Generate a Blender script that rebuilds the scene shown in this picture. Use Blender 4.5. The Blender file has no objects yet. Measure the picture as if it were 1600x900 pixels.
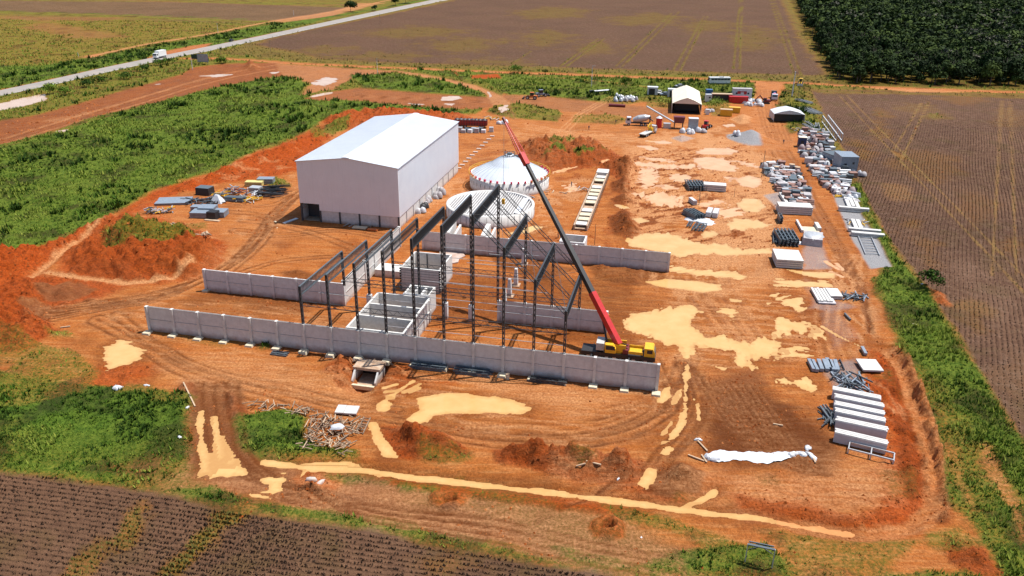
import bpy, math, random
import numpy as np
from mathutils import Vector, Matrix
random.seed(7); RNG = np.random.default_rng(11)
R = math.radians
scene = bpy.context.scene

# ---------------------------------------------------------------- camera
F, H, PITCH, ROLL, TH = 1260.0, 66.0, R(23.84), R(.81), R(-11.84)
cam = bpy.data.objects.new('camera', bpy.data.cameras.new('camera'))
scene.collection.objects.link(cam); scene.camera = cam
cam.data.sensor_width = 36; cam.data.lens = F / 1600 * 36
cam.data.clip_start = 1; cam.data.clip_end = 9000
cam.matrix_world = Matrix.Translation((0, 0, H)) @ Matrix.Rotation(math.pi/2 - PITCH, 4, 'X') @ Matrix.Rotation(ROLL, 4, 'Z')

# ---------------------------------------------------------------- light
SUN_D = Vector((.393, .122, 1)).normalized()
world = bpy.data.worlds.new('World'); scene.world = world; world.use_nodes = True
wn = world.node_tree; bg = wn.nodes['Background']
sky = wn.nodes.new('ShaderNodeTexSky'); sky.sky_type = 'NISHITA'; sky.sun_disc = False
sky.sun_elevation = math.asin(SUN_D.z); sky.sun_rotation = math.atan2(SUN_D.x, SUN_D.y)
sky.dust_density = 1.2
wn.links.new(sky.outputs[0], bg.inputs[0]); bg.inputs[1].default_value = .10
sl = bpy.data.lights.new('sun', 'SUN'); sl.energy = 5.0; sl.angle = R(.5); sl.color = (1, .95, .88)
so = bpy.data.objects.new('sun', sl); scene.collection.objects.link(so)
so.rotation_euler = SUN_D.to_track_quat('Z', 'Y').to_euler(); so.location = (60, 60, 200)
vs = scene.view_settings
vs.view_transform = 'Standard'; vs.look = 'None'; vs.gamma = 1; vs.use_curve_mapping = False; vs.exposure = .42

# ---------------------------------------------------------------- survey: photograph position -> point on level z
def G(x, y, z=0.0):
    a, b = (x-800)/F, (y-450)/F
    c, s = math.cos(ROLL), math.sin(ROLL)
    X, dy = c*a+s*b, s*a-c*b
    d = (X, math.cos(PITCH)+dy*math.sin(PITCH), -math.sin(PITCH)+dy*math.cos(PITCH))
    t = (z-H)/d[2]
    return Vector((d[0]*t, d[1]*t, z))
ORG = G(236, 517)
UU = Vector((math.cos(TH), math.sin(TH), 0)); VV = Vector((-math.sin(TH), math.cos(TH), 0))
def W(u, v, z=0.0): return ORG + UU*u + VV*v + Vector((0, 0, z))

# ---------------------------------------------------------------- nodes
def N(nt, t, **kw):
    n = nt.nodes.new(t)
    for k, v in kw.items():
        if k.startswith('i_'): n.inputs[int(k[2:]) if k[2:].isdigit() else k[2:]].default_value = v
        else: setattr(n, k, v)
    return n
def L(nt, a, b): nt.links.new(a, b)
def noise(nt, vec, scale, detail=4, rough=.6):
    n = N(nt, 'ShaderNodeTexNoise'); n.inputs['Scale'].default_value = scale
    n.inputs['Detail'].default_value = detail; n.inputs['Roughness'].default_value = rough
    L(nt, vec, n.inputs['Vector']); return n.outputs['Fac']
def ramp(nt, fac, lo, hi, a=0.0, b=1.0):
    m = N(nt, 'ShaderNodeMapRange', i_1=lo, i_2=hi, i_3=a, i_4=b); L(nt, fac, m.inputs[0]); return m.outputs[0]
def mix(nt, fac, a, b, mode='MIX'):
    m = N(nt, 'ShaderNodeMix', data_type='RGBA', blend_type=mode)
    for v, i in ((fac, 0), (a, 6), (b, 7)):
        if hasattr(v, 'links'): L(nt, v, m.inputs[i])
        elif i == 0: m.inputs[0].default_value = v
        else: m.inputs[i].default_value = (*v, 1)
    return m.outputs[2]
def mth(nt, op, a, b=0.0):
    m = N(nt, 'ShaderNodeMath', operation=op)
    for v, i in ((a, 0), (b, 1)):
        if hasattr(v, 'links'): L(nt, v, m.inputs[i])
        else: m.inputs[i].default_value = v
    return m.outputs[0]
_mats = {}
def mat(name, col, rough=.7, col2=None, scale=2.0, metal=0.0, bump=0.0, bscale=None, spec=.5, dirt=0.0):
    """painted / cast / rolled surface: base colour broken up by world-sized noise"""
    if name in _mats: return _mats[name]
    m = bpy.data.materials.new(name); m.use_nodes = True; nt = m.node_tree; b = nt.nodes['Principled BSDF']
    tc = N(nt, 'ShaderNodeTexCoord').outputs['Object']
    if col2 is None: col2 = tuple(c*.78 for c in col)
    f = ramp(nt, noise(nt, tc, scale, 5, .65), .35, .65)
    c = mix(nt, f, col, col2)
    if dirt:      # soil splashed up from the ground, and faint run marks
        sx = N(nt, 'ShaderNodeSeparateXYZ'); L(nt, tc, sx.inputs[0])
        z = mth(nt, 'SUBTRACT', sx.outputs[2], mth(nt, 'MULTIPLY', noise(nt, tc, .8, 5, .7), dirt*2.2))
        c = mix(nt, ramp(nt, z, -dirt, dirt*.5, .75, 0), c, (.30, .13, .06))
        mp = N(nt, 'ShaderNodeMapping'); mp.inputs['Scale'].default_value = (2.2, 2.2, .12); L(nt, tc, mp.inputs['Vector'])
        c = mix(nt, ramp(nt, noise(nt, mp.outputs[0], 1, 5, .7), .55, .75, 0, .35), c, tuple(q*.6 for q in col))
    L(nt, c, b.inputs['Base Color'])
    b.inputs['Roughness'].default_value = rough; b.inputs['Metallic'].default_value = metal
    b.inputs['Specular IOR Level'].default_value = spec
    if bump:
        bn = N(nt, 'ShaderNodeBump', i_0=bump); bn.inputs['Distance'].default_value = .1
        L(nt, noise(nt, tc, bscale or scale*4, 3), bn.inputs['Height']); L(nt, bn.outputs[0], b.inputs['Normal'])
    _mats[name] = m; return m

# ---------------------------------------------------------------- numpy noise
def _hash(ix, iy, s):
    n = (ix.astype(np.int64)*374761393 + iy.astype(np.int64)*668265263 + s*2147483647) & 0xffffffff
    n = ((n ^ (n >> 13))*1274126177) & 0xffffffff
    return ((n ^ (n >> 16)) & 0xffff)/65535.0
def vnoise(x, y, s=0):
    ix, iy = np.floor(x), np.floor(y); fx, fy = x-ix, y-iy
    fx = fx*fx*(3-2*fx); fy = fy*fy*(3-2*fy)
    a = _hash(ix, iy, s); b = _hash(ix+1, iy, s); c = _hash(ix, iy+1, s); d = _hash(ix+1, iy+1, s)
    return (a*(1-fx)+b*fx)*(1-fy)+(c*(1-fx)+d*fx)*fy
def fbm(x, y, size, oct=4, s=0, gain=.5):
    """0..1, feature size in metres"""
    t = 0; amp = 1; tot = 0; f = 1/size
    for o in range(oct):
        t = t+amp*vnoise(x*f+o*17.3, y*f-o*9.1, s+o*31); tot += amp; amp *= gain; f *= 2.03
    return t/tot
def sstep(a, b, x):
    t = np.clip((x-a)/(b-a), 0, 1); return t*t*(3-2*t)
# ================================================================ ground sheet
def lines(lo, mid_lo, mid_hi, hi, step, grow):
    out = list(np.arange(mid_lo, mid_hi+1e-6, step)); s = step; a = out[-1]
    while a < hi: s *= grow; a += min(s, 250); out.append(a)
    s = step; a = out[0]; pre = []
    while a > lo: s *= grow; a -= min(s, 250); pre.append(a)
    return np.array(pre[::-1]+out)
GX = lines(-3000, -118, 122, 3000, .36, 1.018)
ys = [48.0]
while ys[-1] < 3400: ys.append(ys[-1]+min(120, max(.3, .3*(ys[-1]/130)**1.75)))
GY = np.array([-400., -100., 0., 30.]+ys)
nx, ny = len(GX), len(GY)
X, Y = np.meshgrid(GX, GY)           # [ny, nx]
CH = {k: np.zeros_like(X) for k in ('veg', 'dry', 'field', 'red', 'dark', 'pale', 'grey', 'mud', 'rowb', 'ylw')}
Z = np.zeros_like(X)
n1 = fbm(X, Y, 9, 5, 3)-.5; n2 = fbm(X, Y, 3.2, 5, 5)-.5; n3 = fbm(X, Y, 28, 4, 8)-.5; n4 = fbm(X, Y, 1.2, 3, 9)-.5
# streaky noise along the yard's long axes
ul = (X-ORG.x)*UU.x+(Y-ORG.y)*UU.y; vl = (X-ORG.x)*VV.x+(Y-ORG.y)*VV.y
st_u = fbm(ul/5, vl, .9, 4, 21)-.5; st_v = fbm(ul, vl/4, .9, 4, 22)-.5
cr = (ul+vl)*.7; cs_ = (ul-vl)*.7
st_d = fbm(cr/5, cs_, .8, 4, 23)-.5

n5_ = fbm(X, Y, .75, 2, 14)-.5
def box_of(P, m):
    i0 = max(0, np.searchsorted(GX, P[:, 0].min()-m)-1); i1 = min(nx, np.searchsorted(GX, P[:, 0].max()+m)+1)
    j0 = max(0, np.searchsorted(GY, P[:, 1].min()-m)-1); j1 = min(ny, np.searchsorted(GY, P[:, 1].max()+m)+1)
    return slice(j0, j1), slice(i0, i1)
def sdf(P, x, y, closed=True):
    n = len(P); d2 = np.full(x.shape, 1e18); ins = np.zeros(x.shape, bool)
    for i in range(n if closed else n-1):
        ax, ay = P[i]; bx, by = P[(i+1) % n]; ex, ey = bx-ax, by-ay
        t = np.clip(((x-ax)*ex+(y-ay)*ey)/(ex*ex+ey*ey+1e-9), 0, 1)
        d2 = np.minimum(d2, (x-ax-t*ex)**2+(y-ay-t*ey)**2)
        if closed:
            c = ((ay > y) != (by > y)) & (x < (bx-ax)*(y-ay)/(by-ay+1e-12)+ax); ins ^= c
    d = np.sqrt(d2)
    return np.where(ins, -d, d) if closed else d
def gp(pts, ref='px'):
    return np.array([(G(*p)[:2] if ref == 'px' else W(*p)[:2]) for p in pts])
COVER = ('veg', 'dry', 'field', 'grey')
def region(pts, edge=1.0, rag=1.0, nz=None, width=None, ref='px'):
    """weight of a polygon (or of a band round an open line when width is given)"""
    P = gp(pts, ref); m = (width or 0)+edge*3+rag*2+2
    sl_ = box_of(P, m); x, y = X[sl_], Y[sl_]
    d = sdf(P, x, y, width is None)
    if width is not None: d = d-width
    nn = (n1[sl_]+.7*n2[sl_]) if nz is None else nz[sl_]
    d = d+rag*2*nn
    return sl_, sstep(edge, -edge, d), d
def paint(pts, edge=1.0, rag=1.0, nz=None, width=None, amt=1.0, ref='px', **ch):
    sl_, w, d = region(pts, edge, rag, nz, width, ref); w = w*amt
    if any(k in COVER for k in ch) or ch.get('soil'):
        for k in COVER: CH[k][sl_] *= (1-w)
        for k in COVER:
            if k in ch: CH[k][sl_] += w*ch[k]
    for k, v in ch.items():
        if k in COVER or k == 'soil': continue
        CH[k][sl_] = CH[k][sl_]*(1-w)+w*v
    return sl_, w, d
def heap(pts, hgt, edge=3.0, rag=1.0, rough=.35, ref='px', width=None, **ch):
    sl_, w, d = region(pts, .1, rag, None, width, ref)
    prof = sstep(0, -edge, d)
    Z[sl_] += prof*hgt*(1+rough*2*(n2[sl_]*1.2+n4[sl_])+rough*n1[sl_])
    if ch: paint(pts, .6, rag, None, width, 1.0, ref, **ch)
# ---- everything outside the site
CH['veg'][:] = .7; CH['dry'][:] = .3
# far left fields
paint([(-400, 20), (-100, 17), (0, 18), (200, 24), (400, 33), (520, 27), (545, 12), (300, 4), (0, 1), (-400, -4)], 3, 2, field=.9, veg=.1, mud=.8)
paint([(-400, 13), (0, 17), (200, 23), (400, 31)], 1, 1, width=1.5, veg=.9, dark=1)
paint([(-400, 20), (0, 22), (300, 32), (400, 36), (400, 39), (300, 35), (0, 25), (-400, 23)], 3, 2, dry=.8, veg=.2)
paint([(-300, 92), (-200, 26), (0, 24), (250, 33), (392, 41), (370, 52), (240, 72), (130, 92), (60, 105), (-300, 118)], 3, 3, veg=.6, dry=.3, ylw=.7)
paint([(70, 34), (200, 58), (120, 62), (40, 44)], 6, 8, amt=.6, field=.7)
paint([(0, 25), (200, 28), (150, 33), (0, 31)], 6, 8, amt=.7, field=.8)
paint([(0, 0), (300, 3), (600, 5), (700, -20), (0, -30)], 4, 3, veg=.5, dry=.5)
paint([(110, -2), (420, 9), (560, 8)], 2, 1, width=4, amt=.8, field=.9)
# sandy track on the far side of the road
paint([(132, 90), (170, 82), (225, 70), (300, 58), (345, 50), (385, 41), (440, 31), (500, 22), (560, 10), (640, -6)], 1, .6, width=1.6, soil=1, pale=.8, mud=.4)
paint([(130, 88), (150, 85), (170, 88), (150, 94)], 1, .6, soil=1, pale=.5, red=.4)
paint([(420, 33), (520, 17), (560, 5), (600, 5), (520, 25), (440, 36)], 3, 2, soil=1, pale=.6, mud=.5, amt=.8)
# verge beyond the road
paint([(-300, 118), (0, 103), (60, 104), (130, 93), (180, 84), (300, 62), (390, 44), (500, 28), (600, 12), (640, 3), (690, -3), (520, 28), (400, 58), (240, 92), (0, 145), (-300, 205)], 2, 1.5, veg=.95, dry=.05, dark=.2)
paint([(225, 92), (215, 98), (250, 82), (300, 72), (330, 68), (320, 76), (260, 88)], 1, 1, soil=1, red=.7, pale=.35)
# ---- big brown field behind the site
paint([(345, 84), (400, 62), (520, 36), (690, 1), (760, -25), (1240, -25), (1232, 0), (1262, 60), (1300, 131), (1100, 119), (800, 111), (500, 99)], 2, 2, dry=.75, veg=.25)
paint([(440, 78), (400, 70), (425, 60), (540, 36), (700, 3), (770, -25), (1225, -25), (1222, 0), (1250, 60), (1292, 118), (1100, 113), (820, 104), (600, 98), (500, 92)], 4, 4, field=.95, dry=.05, dark=.6)
for a, b in (((962, 104), (1050, 20)), ((972, 104), (1062, 18)), ((1052, 110), (1100, 25)), ((1063, 110), (1106, 25)), ((1146, 108), (1157, -6)), ((1156, 108), (1160, -6)),
             ((875, 104), (935, 60)), ((885, 104), (945, 60)), ((1203, -4), (1241, 118)), ((1208, -4), (1252, 118)), ((800, 100), (830, 80))):
    paint([a, b], .6, .5, width=.5, amt=.75, veg=.55, dry=.4, ylw=.5)
for a in ((1010, 30, 60, 10), (1100, 40, 40, 10), (720, 70, 60, 12), (650, 50, 80, 10), (500, 80, 60, 8), (860, 20, 60, 10), (580, 88, 90, 7), (760, 98, 60, 5), (1180, 60, 30, 20), (850, 60, 40, 14), (930, 75, 30, 10)):
    x0, y0, w_, h_ = a
    paint([(x0-w_, y0), (x0, y0-h_), (x0+w_, y0-h_*.4), (x0+w_*.6, y0+h_*.7), (x0-w_*.5, y0+h_)], 12, 18, amt=.45, dry=.7, veg=.3, ylw=.4)
# right-hand field
RF = [(1268, 141), (1330, 141), (1600, 149), (2300, 175), (2300, 1000), (1700, 800), (1600, 692), (1520, 566), (1452, 455), (1400, 392), (1345, 300), (1318, 235), (1290, 185)]
paint([(1255, 138), (1400, 138), (2300, 160), (2300, 1100), (1800, 1000), (1600, 740), (1500, 560), (1430, 440), (1380, 380), (1330, 300), (1300, 220), (1270, 170)], 1, 1, dry=.6, veg=.4)
paint(RF, 1, .8, field=1, rowb=0, dark=.3)
paint([(1268, 141), (1600, 149), (1700, 152), (1700, 158), (1600, 154), (1400, 147), (1290, 147)], 1.5, 2, amt=.7, dry=.6, veg=.4)
for a, b in (((1312, 150), (1640, 500)), ((1322, 148), (1656, 490)), ((1440, 160), (1396, 235)), ((1452, 158), (1408, 250)), ((1565, 158), (1550, 430)), ((1578, 158), (1588, 430))):
    paint([a, b], .3, .25, width=.25, amt=.6, dry=.9, veg=.1, pale=.8, ylw=.1)
paint([(1395, 236), (1412, 248)], 1, 1, width=.4, dry=.5)
for x0, y0, w_, h_, am, ch in ((1460, 182, 14, 4, .8, dict(veg=.9)), (1430, 170, 30, 8, .3, dict(veg=.8)), (1450, 260, 60, 25, .4, dict(dry=.9, ylw=.7)), (1375, 195, 14, 25, .6, dict(dry=.9, ylw=.8)),
             (1425, 345, 14, 18, .7, dict(dry=.8, ylw=.9)), (1345, 235, 10, 14, .7, dict(dry=.8, ylw=.9)), (1524, 500, 16, 26, .7, dict(dry=.7, veg=.2, ylw=1)), (1450, 400, 16, 25, .5, dict(dry=.8, ylw=.9)),
             (1500, 155, 40, 8, .5, dict(dry=.8, ylw=.6)), (1580, 190, 30, 20, .3, dict(veg=.6)), (1400, 300, 22, 16, .6, dict(dry=.7, pale=.7)), (1510, 420, 30, 26, .5, dict(pale=.8, field=.9)), (1560, 480, 40, 30, .4, dict(pale=.8, field=.9)),
             (1580, 380, 14, 16, .5, dict(dry=.9, ylw=.8)), (1520, 330, 30, 30, .3, dict(dry=.8, ylw=.8)), (1590, 600, 30, 50, .5, dict(pale=.7, dry=.4, field=.6))):
    paint([(x0-w_, y0), (x0-w_*.3, y0-h_), (x0+w_*.8, y0-h_*.6), (x0+w_, y0+h_*.4), (x0, y0+h_)], 3.5, 5, amt=am*.55, **ch)
# woodland floor
paint([(1230, -25), (1233, 0), (1262, 60), (1302, 133), (1600, 141), (2300, 160), (2300, -25)], 2, 2, veg=.4, dark=1)
# ---- the site's bare soil
SITE = [(-60, 410), (0, 392), (60, 385), (110, 370), (150, 345), (190, 330), (235, 300), (270, 281), (310, 275), (350, 265), (370, 250), (400, 236), (440, 226), (470, 210), (500, 196), (497, 182), (560, 172), (700, 177), (742, 178),
        (770, 160), (790, 143), (820, 140), (880, 158), (960, 150), (1010, 160), (1100, 165), (1180, 158), (1196, 130), (1225, 133), (1212, 165), (1225, 190), (1262, 200), (1290, 215), (1305, 245), (1330, 300), (1350, 350), (1388, 400),
        (1365, 440), (1385, 500), (1412, 560), (1440, 600), (1462, 680), (1480, 780), (1530, 830), (1575, 905), (1300, 905), (1040, 905), (1000, 880), (700, 840), (420, 790), (330, 760), (270, 750), (295, 700), (300, 655), (255, 648), (240, 610), (180, 605), (130, 600), (60, 585), (-60, 570)]
paint(SITE, .8, 1.6, soil=1, pale=.05)
# large soil tones
paint([(215, 325), (300, 300), (440, 280), (520, 200), (700, 190), (900, 160), (1200, 160), (1260, 205), (1260, 250), (1180, 300), (1000, 240), (880, 240), (850, 300), (700, 330), (470, 380), (330, 440), (250, 400)], 6, 5, amt=.35, pale=.35)
paint([(300, 470), (470, 490), (560, 440), (480, 432), (330, 455)], 2, 2, dark=.75)
paint([(293, 602), (372, 602), (392, 660), (420, 715), (440, 740), (300, 745), (305, 660)], 1, 1, dark=.75, mud=.5, pale=0)
paint([(250, 560), (420, 560), (600, 600), (560, 640), (420, 620), (300, 600)], 4, 3, amt=.7, pale=.55)
paint([(700, 575), (860, 600), (1000, 625), (1030, 640), (900, 640), (760, 612)], 3, 2, amt=.8, pale=.6)
paint([(640, 590), (720, 590), (700, 612), (600, 612)], 2, 2, amt=.6, red=.6)
paint([(560, 480), (930, 540), (1000, 545), (990, 440), (800, 430), (700, 430)], 2, 2, dark=.55, pale=0)
paint([(680, 420), (860, 440), (1060, 470), (1000, 500), (900, 460), (700, 460)], 3, 2, amt=.8, dark=.5)
paint([(1100, 600), (1180, 590), (1260, 640), (1310, 700), (1290, 740), (1150, 735), (1095, 690)], 3, 3, dark=1, mud=.1, pale=0)
paint([(1110, 585), (1180, 578), (1200, 600), (1130, 615)], 2, 2, mud=.6, dark=.5)
paint([(870, 735), (960, 722), (1100, 745), (1180, 740), (1300, 745), (1400, 770), (1440, 800), (1350, 825), (1100, 780), (900, 750)], 3, 3, amt=.7, pale=.5, red=.3)
paint([(1345, 545), (1410, 545), (1440, 600), (1465, 700), (1478, 790), (1440, 830), (1340, 835), (1180, 805), (1165, 785), (1340, 800), (1390, 760), (1370, 650)], 2, 2.5, red=.95, pale=0)
paint([(1290, 720), (1400, 720), (1420, 780), (1300, 800)], 5, 4, amt=.6, pale=.65, mud=.15)
paint([(0, 392), (110, 372), (200, 332), (240, 300), (310, 276), (400, 238), (470, 212), (500, 198), (520, 240), (440, 275), (330, 290), (215, 320), (160, 350), (70, 400), (60, 430), (190, 445), (300, 430), (340, 380), (200, 360), (100, 420), (200, 445), (60, 500), (0, 530), (-60, 530), (-60, 410)], 2, 2.5, red=.95, pale=0)
paint([(100, 380), (240, 335), (330, 365), (345, 405), (280, 440), (180, 444), (90, 430)], 3, 3, red=.9)
paint([(60, 425), (240, 440), (150, 470), (60, 500)], 5, 4, amt=.5, mud=.35)
# mauve churned mud along the bottom
paint([(290, 600), (360, 600), (395, 690), (430, 722), (560, 745), (700, 770), (900, 795), (1000, 830), (1120, 870), (1100, 910), (950, 895), (760, 850), (560, 815), (440, 790), (330, 765), (265, 758), (300, 700), (305, 650)], 2, 2, soil=1, mud=.8, pale=.35)
paint([(300, 604), (368, 604), (390, 660), (415, 715), (430, 738), (305, 742), (310, 660)], 1, 1, dark=.7, mud=.5, pale=0, soil=1)
paint([(900, 720), (1040, 735), (1060, 760), (900, 760)], 2, 2, amt=.8, red=.5, dark=.4)
# long spoil banks (red) with relief
heap([(495, 182), (560, 172), (650, 176), (735, 182), (745, 195), (600, 200), (520, 205)], 2.0, 5, 2, .5, red=1, dark=.1)
heap([(200, 335), (310, 280), (370, 255), (440, 230), (500, 205), (520, 215), (450, 245), (370, 272), (240, 320)], 1.9, 5, 2.5, .6, red=1)
heap([(-60, 400), (60, 392), (140, 352), (200, 335), (215, 345), (150, 370), (90, 400), (40, 430), (-60, 450)], 2.2, 4, 2.5, .6, red=1)
heap([(100, 395), (170, 350), (240, 345), (330, 365), (350, 395), (310, 430), (250, 440), (180, 438), (110, 425)], 2.6, 6, 2, .5, red=.95, dark=.2)
heap([(-60, 490), (0, 450), (60, 435), (90, 450), (70, 480), (110, 520), (40, 545), (-60, 560)], 1.8, 4, 2, .5, red=1, dark=.15)
heap([(240, 425), (330, 385), (350, 405), (300, 440)], 1.3, 3, 1.5, .5, red=.8, dark=.2)
heap([(28, 480), (60, 472), (95, 485), (60, 500), (30, 494)], 1.6, 4, .6, .25, mud=.7, dark=.3, red=.1)
heap([(60, 455), (110, 440), (150, 455), (110, 470), (70, 470)], 1.2, 4, 1, .25, mud=.6, dark=.3, red=.3)
heap([(130, 470), (150, 465), (160, 475), (140, 482)], .6, 2, .6, .3, mud=.4)
paint([(185, 560), (235, 565), (240, 590), (190, 606), (130, 600), (150, 575)], 1.5, 1.5, red=.8)
heap([(590, 665), (660, 662), (725, 695), (740, 712), (690, 722), (620, 715), (600, 695)], 2.6, 4.0, 1.0, .5, red=1, dark=.3)
heap([(770, 705), (830, 700), (930, 712), (1005, 718), (1010, 745), (985, 765), (880, 742), (780, 722)], 2.7, 3.0, 1.0, .5, red=1, dark=.4)
heap([(1030, 735), (1060, 722), (1095, 738), (1085, 765), (1040, 778), (1000, 768), (1018, 755)], 2.1, 3.0, .8, .5, dark=.95, red=.3)
heap([(800, 225), (860, 220), (930, 218), (960, 240), (1000, 262), (980, 290), (930, 262), (860, 268), (825, 250)], 2.2, 6, 2, .6, red=.9, dark=.3)
for P in ([(960, 262), (985, 250), (1003, 262), (990, 280), (965, 278)], [(955, 285), (978, 277), (1000, 292), (985, 303), (958, 300)], [(955, 312), (975, 302), (998, 312), (1000, 320), (962, 320)], [(950, 340), (975, 325), (1002, 345), (1008, 362), (985, 375), (955, 365)], [(1090, 308), (1105, 300), (1120, 312), (1100, 316)]):
    heap(P, 2.3, 5.0, .7, .3, red=.75, dark=.8)
gc = G(1173, 217); i_ = box_of(np.array([[gc.x-12, gc.y-12], [gc.x+12, gc.y+12]]), 2); d_ = np.hypot(X[i_]-gc.x, (Y[i_]-gc.y)*.8)*(1+.25*n2[i_]+.2*n1[i_]); Z[i_] += 3.4*np.clip(1-d_/8.0, 0, 1)**1.15
CH['grey'][i_] = np.maximum(CH['grey'][i_], sstep(8.3, 7.2, d_))
heap([(1140, 186), (1160, 178), (1178, 184), (1180, 192), (1155, 194)], 1.7, 5, .4, .15, soil=1, pale=1, mud=.3)
heap([(1047, 216), (1065, 211), (1085, 216), (1065, 222)], .8, 3, .5, .2, grey=.6, pale=.9)
heap([(372, 108), (390, 94), (412, 105), (405, 112)], 3.2, 7, .5, .2, soil=1, dark=.9, red=.35)
heap([(1422, 448), (1445, 446), (1478, 462), (1482, 478), (1455, 470), (1430, 455)], 1.5, 3, .8, .3, soil=1, red=.75, pale=.2)
heap([(1480, 838), (1540, 860), (1575, 905), (1500, 905), (1470, 860)], 1.4, 4, 1.5, .5, red=.9, dark=.3)
heap([(285, 600), (300, 602), (298, 640), (312, 690), (300, 700), (270, 660), (255, 640)], .8, 2, 1, .6, red=.7, dark=.4)
heap([(350, 608), (375, 625), (388, 648), (370, 655), (355, 640)], 1.1, 2, .8, .6, red=.8, dark=.4)
heap([(400, 722), (420, 735), (440, 745), (420, 752), (390, 745), (375, 728)], 1.0, 2, .8, .8, dark=.9, mud=.3, red=.1)
heap([(520, 560), (560, 556), (566, 590), (545, 602), (520, 592)], 1.2, 2.5, 1, .6, red=.6, dark=.2)
heap([(598, 575), (640, 580), (650, 600), (610, 610), (596, 596)], .8, 2, 1, .6, red=.6, dark=.2)
# dark patches of damp earth behind the walls
for P in ([(440, 425), (470, 420), (490, 430), (460, 436)], [(765, 400), (830, 405), (900, 420), (860, 440), (780, 420)], [(915, 410), (1020, 425), (1060, 440), (1000, 448), (930, 436)]):
    heap(P, .9, 3, 1, .4, dark=.6, mud=.1)
# ditches
def ditch(pts, depth, w, edge=1.2, rag=.5, ref='px'):
    sl_, ww, d = region(pts, .1, rag, None, w, ref)
    Z[sl_] -= depth*sstep(edge, -edge, d)
ditch([(1385, 545), (1408, 580), (1432, 640), (1450, 700), (1458, 760), (1440, 800), (1400, 822), (1340, 832), (1250, 820)], .8, 1.6, 1.2)
paint([(1385, 545), (1412, 570), (1438, 640), (1462, 720), (1468, 790), (1430, 822), (1340, 835), (1250, 820), (1160, 803)], .8, .4, width=1.2, red=.35, pale=.5, mud=0, dark=0)
heap([(1408, 545), (1425, 590), (1448, 650), (1465, 710), (1478, 780)], .7, 1.5, .6, .6, width=1.1, red=1, dark=.3)
heap([(1165, 785), (1250, 800), (1345, 818)], 1.0, 1.6, .6, .7, width=1.2, red=.85, dark=.2)
heap([(1350, 600), (1380, 590), (1400, 620), (1390, 640)], .5, 2, 1, .6, red=.9)
heap([(1420, 640), (1445, 700), (1450, 760)], .9, 1.8, .8, .7, width=1.4, red=.9, dark=.3)
heap([(600, 742), (760, 768), (900, 785), (1010, 805)], .7, 1.2, .6, .7, width=.8, red=.95)
heap([(900, 745), (960, 757), (1060, 778)], .5, 1.2, .6, .6, width=.8, red=.8, pale=.2)
paint([(70, 425), (105, 432), (200, 443), (270, 436), (300, 422)], .6, .6, width=.6, pale=.9, red=0)
ditch([(50, 432), (110, 380), (175, 345), (200, 340)], .6, 1.0)
paint([(45, 435), (110, 385), (150, 360), (175, 346), (205, 340)], .6, .5, width=.7, pale=.8, red=.2)
# pits of red earth dug for poles
def pit(px, py, r, h, hole=.9, dig=1.2, **ch):
    c = G(px, py); P = [(px-1, py), (px+1, py), (px, py+1)]
    i = box_of(gp(P), r*3); d = np.hypot(X[i]-c.x, Y[i]-c.y)*(1+.35*n2[i])
    Z[i] += h*np.exp(-((d-r*.55)/(r*.3))**2)*(1+n4[i]) - dig*sstep(hole*1.5, hole*.6, d)
    w = sstep(r*1.15, r*.85, d+1.5*n2[i])
    for k in COVER: CH[k][i] *= 1-w
    for k in ('red', 'dark', 'pale', 'mud'): CH[k][i] = CH[k][i]*(1-w)+w*ch.get(k, 0)
pit(703, 782, 2.3, .7, .7, 1.6, red=.8, pale=.12); pit(951, 826, 2.3, .7, .7, 1.6, red=.8, pale=.12); pit(494, 753, 3.0, .5, .1, 0, red=.8, pale=.45)
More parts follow.
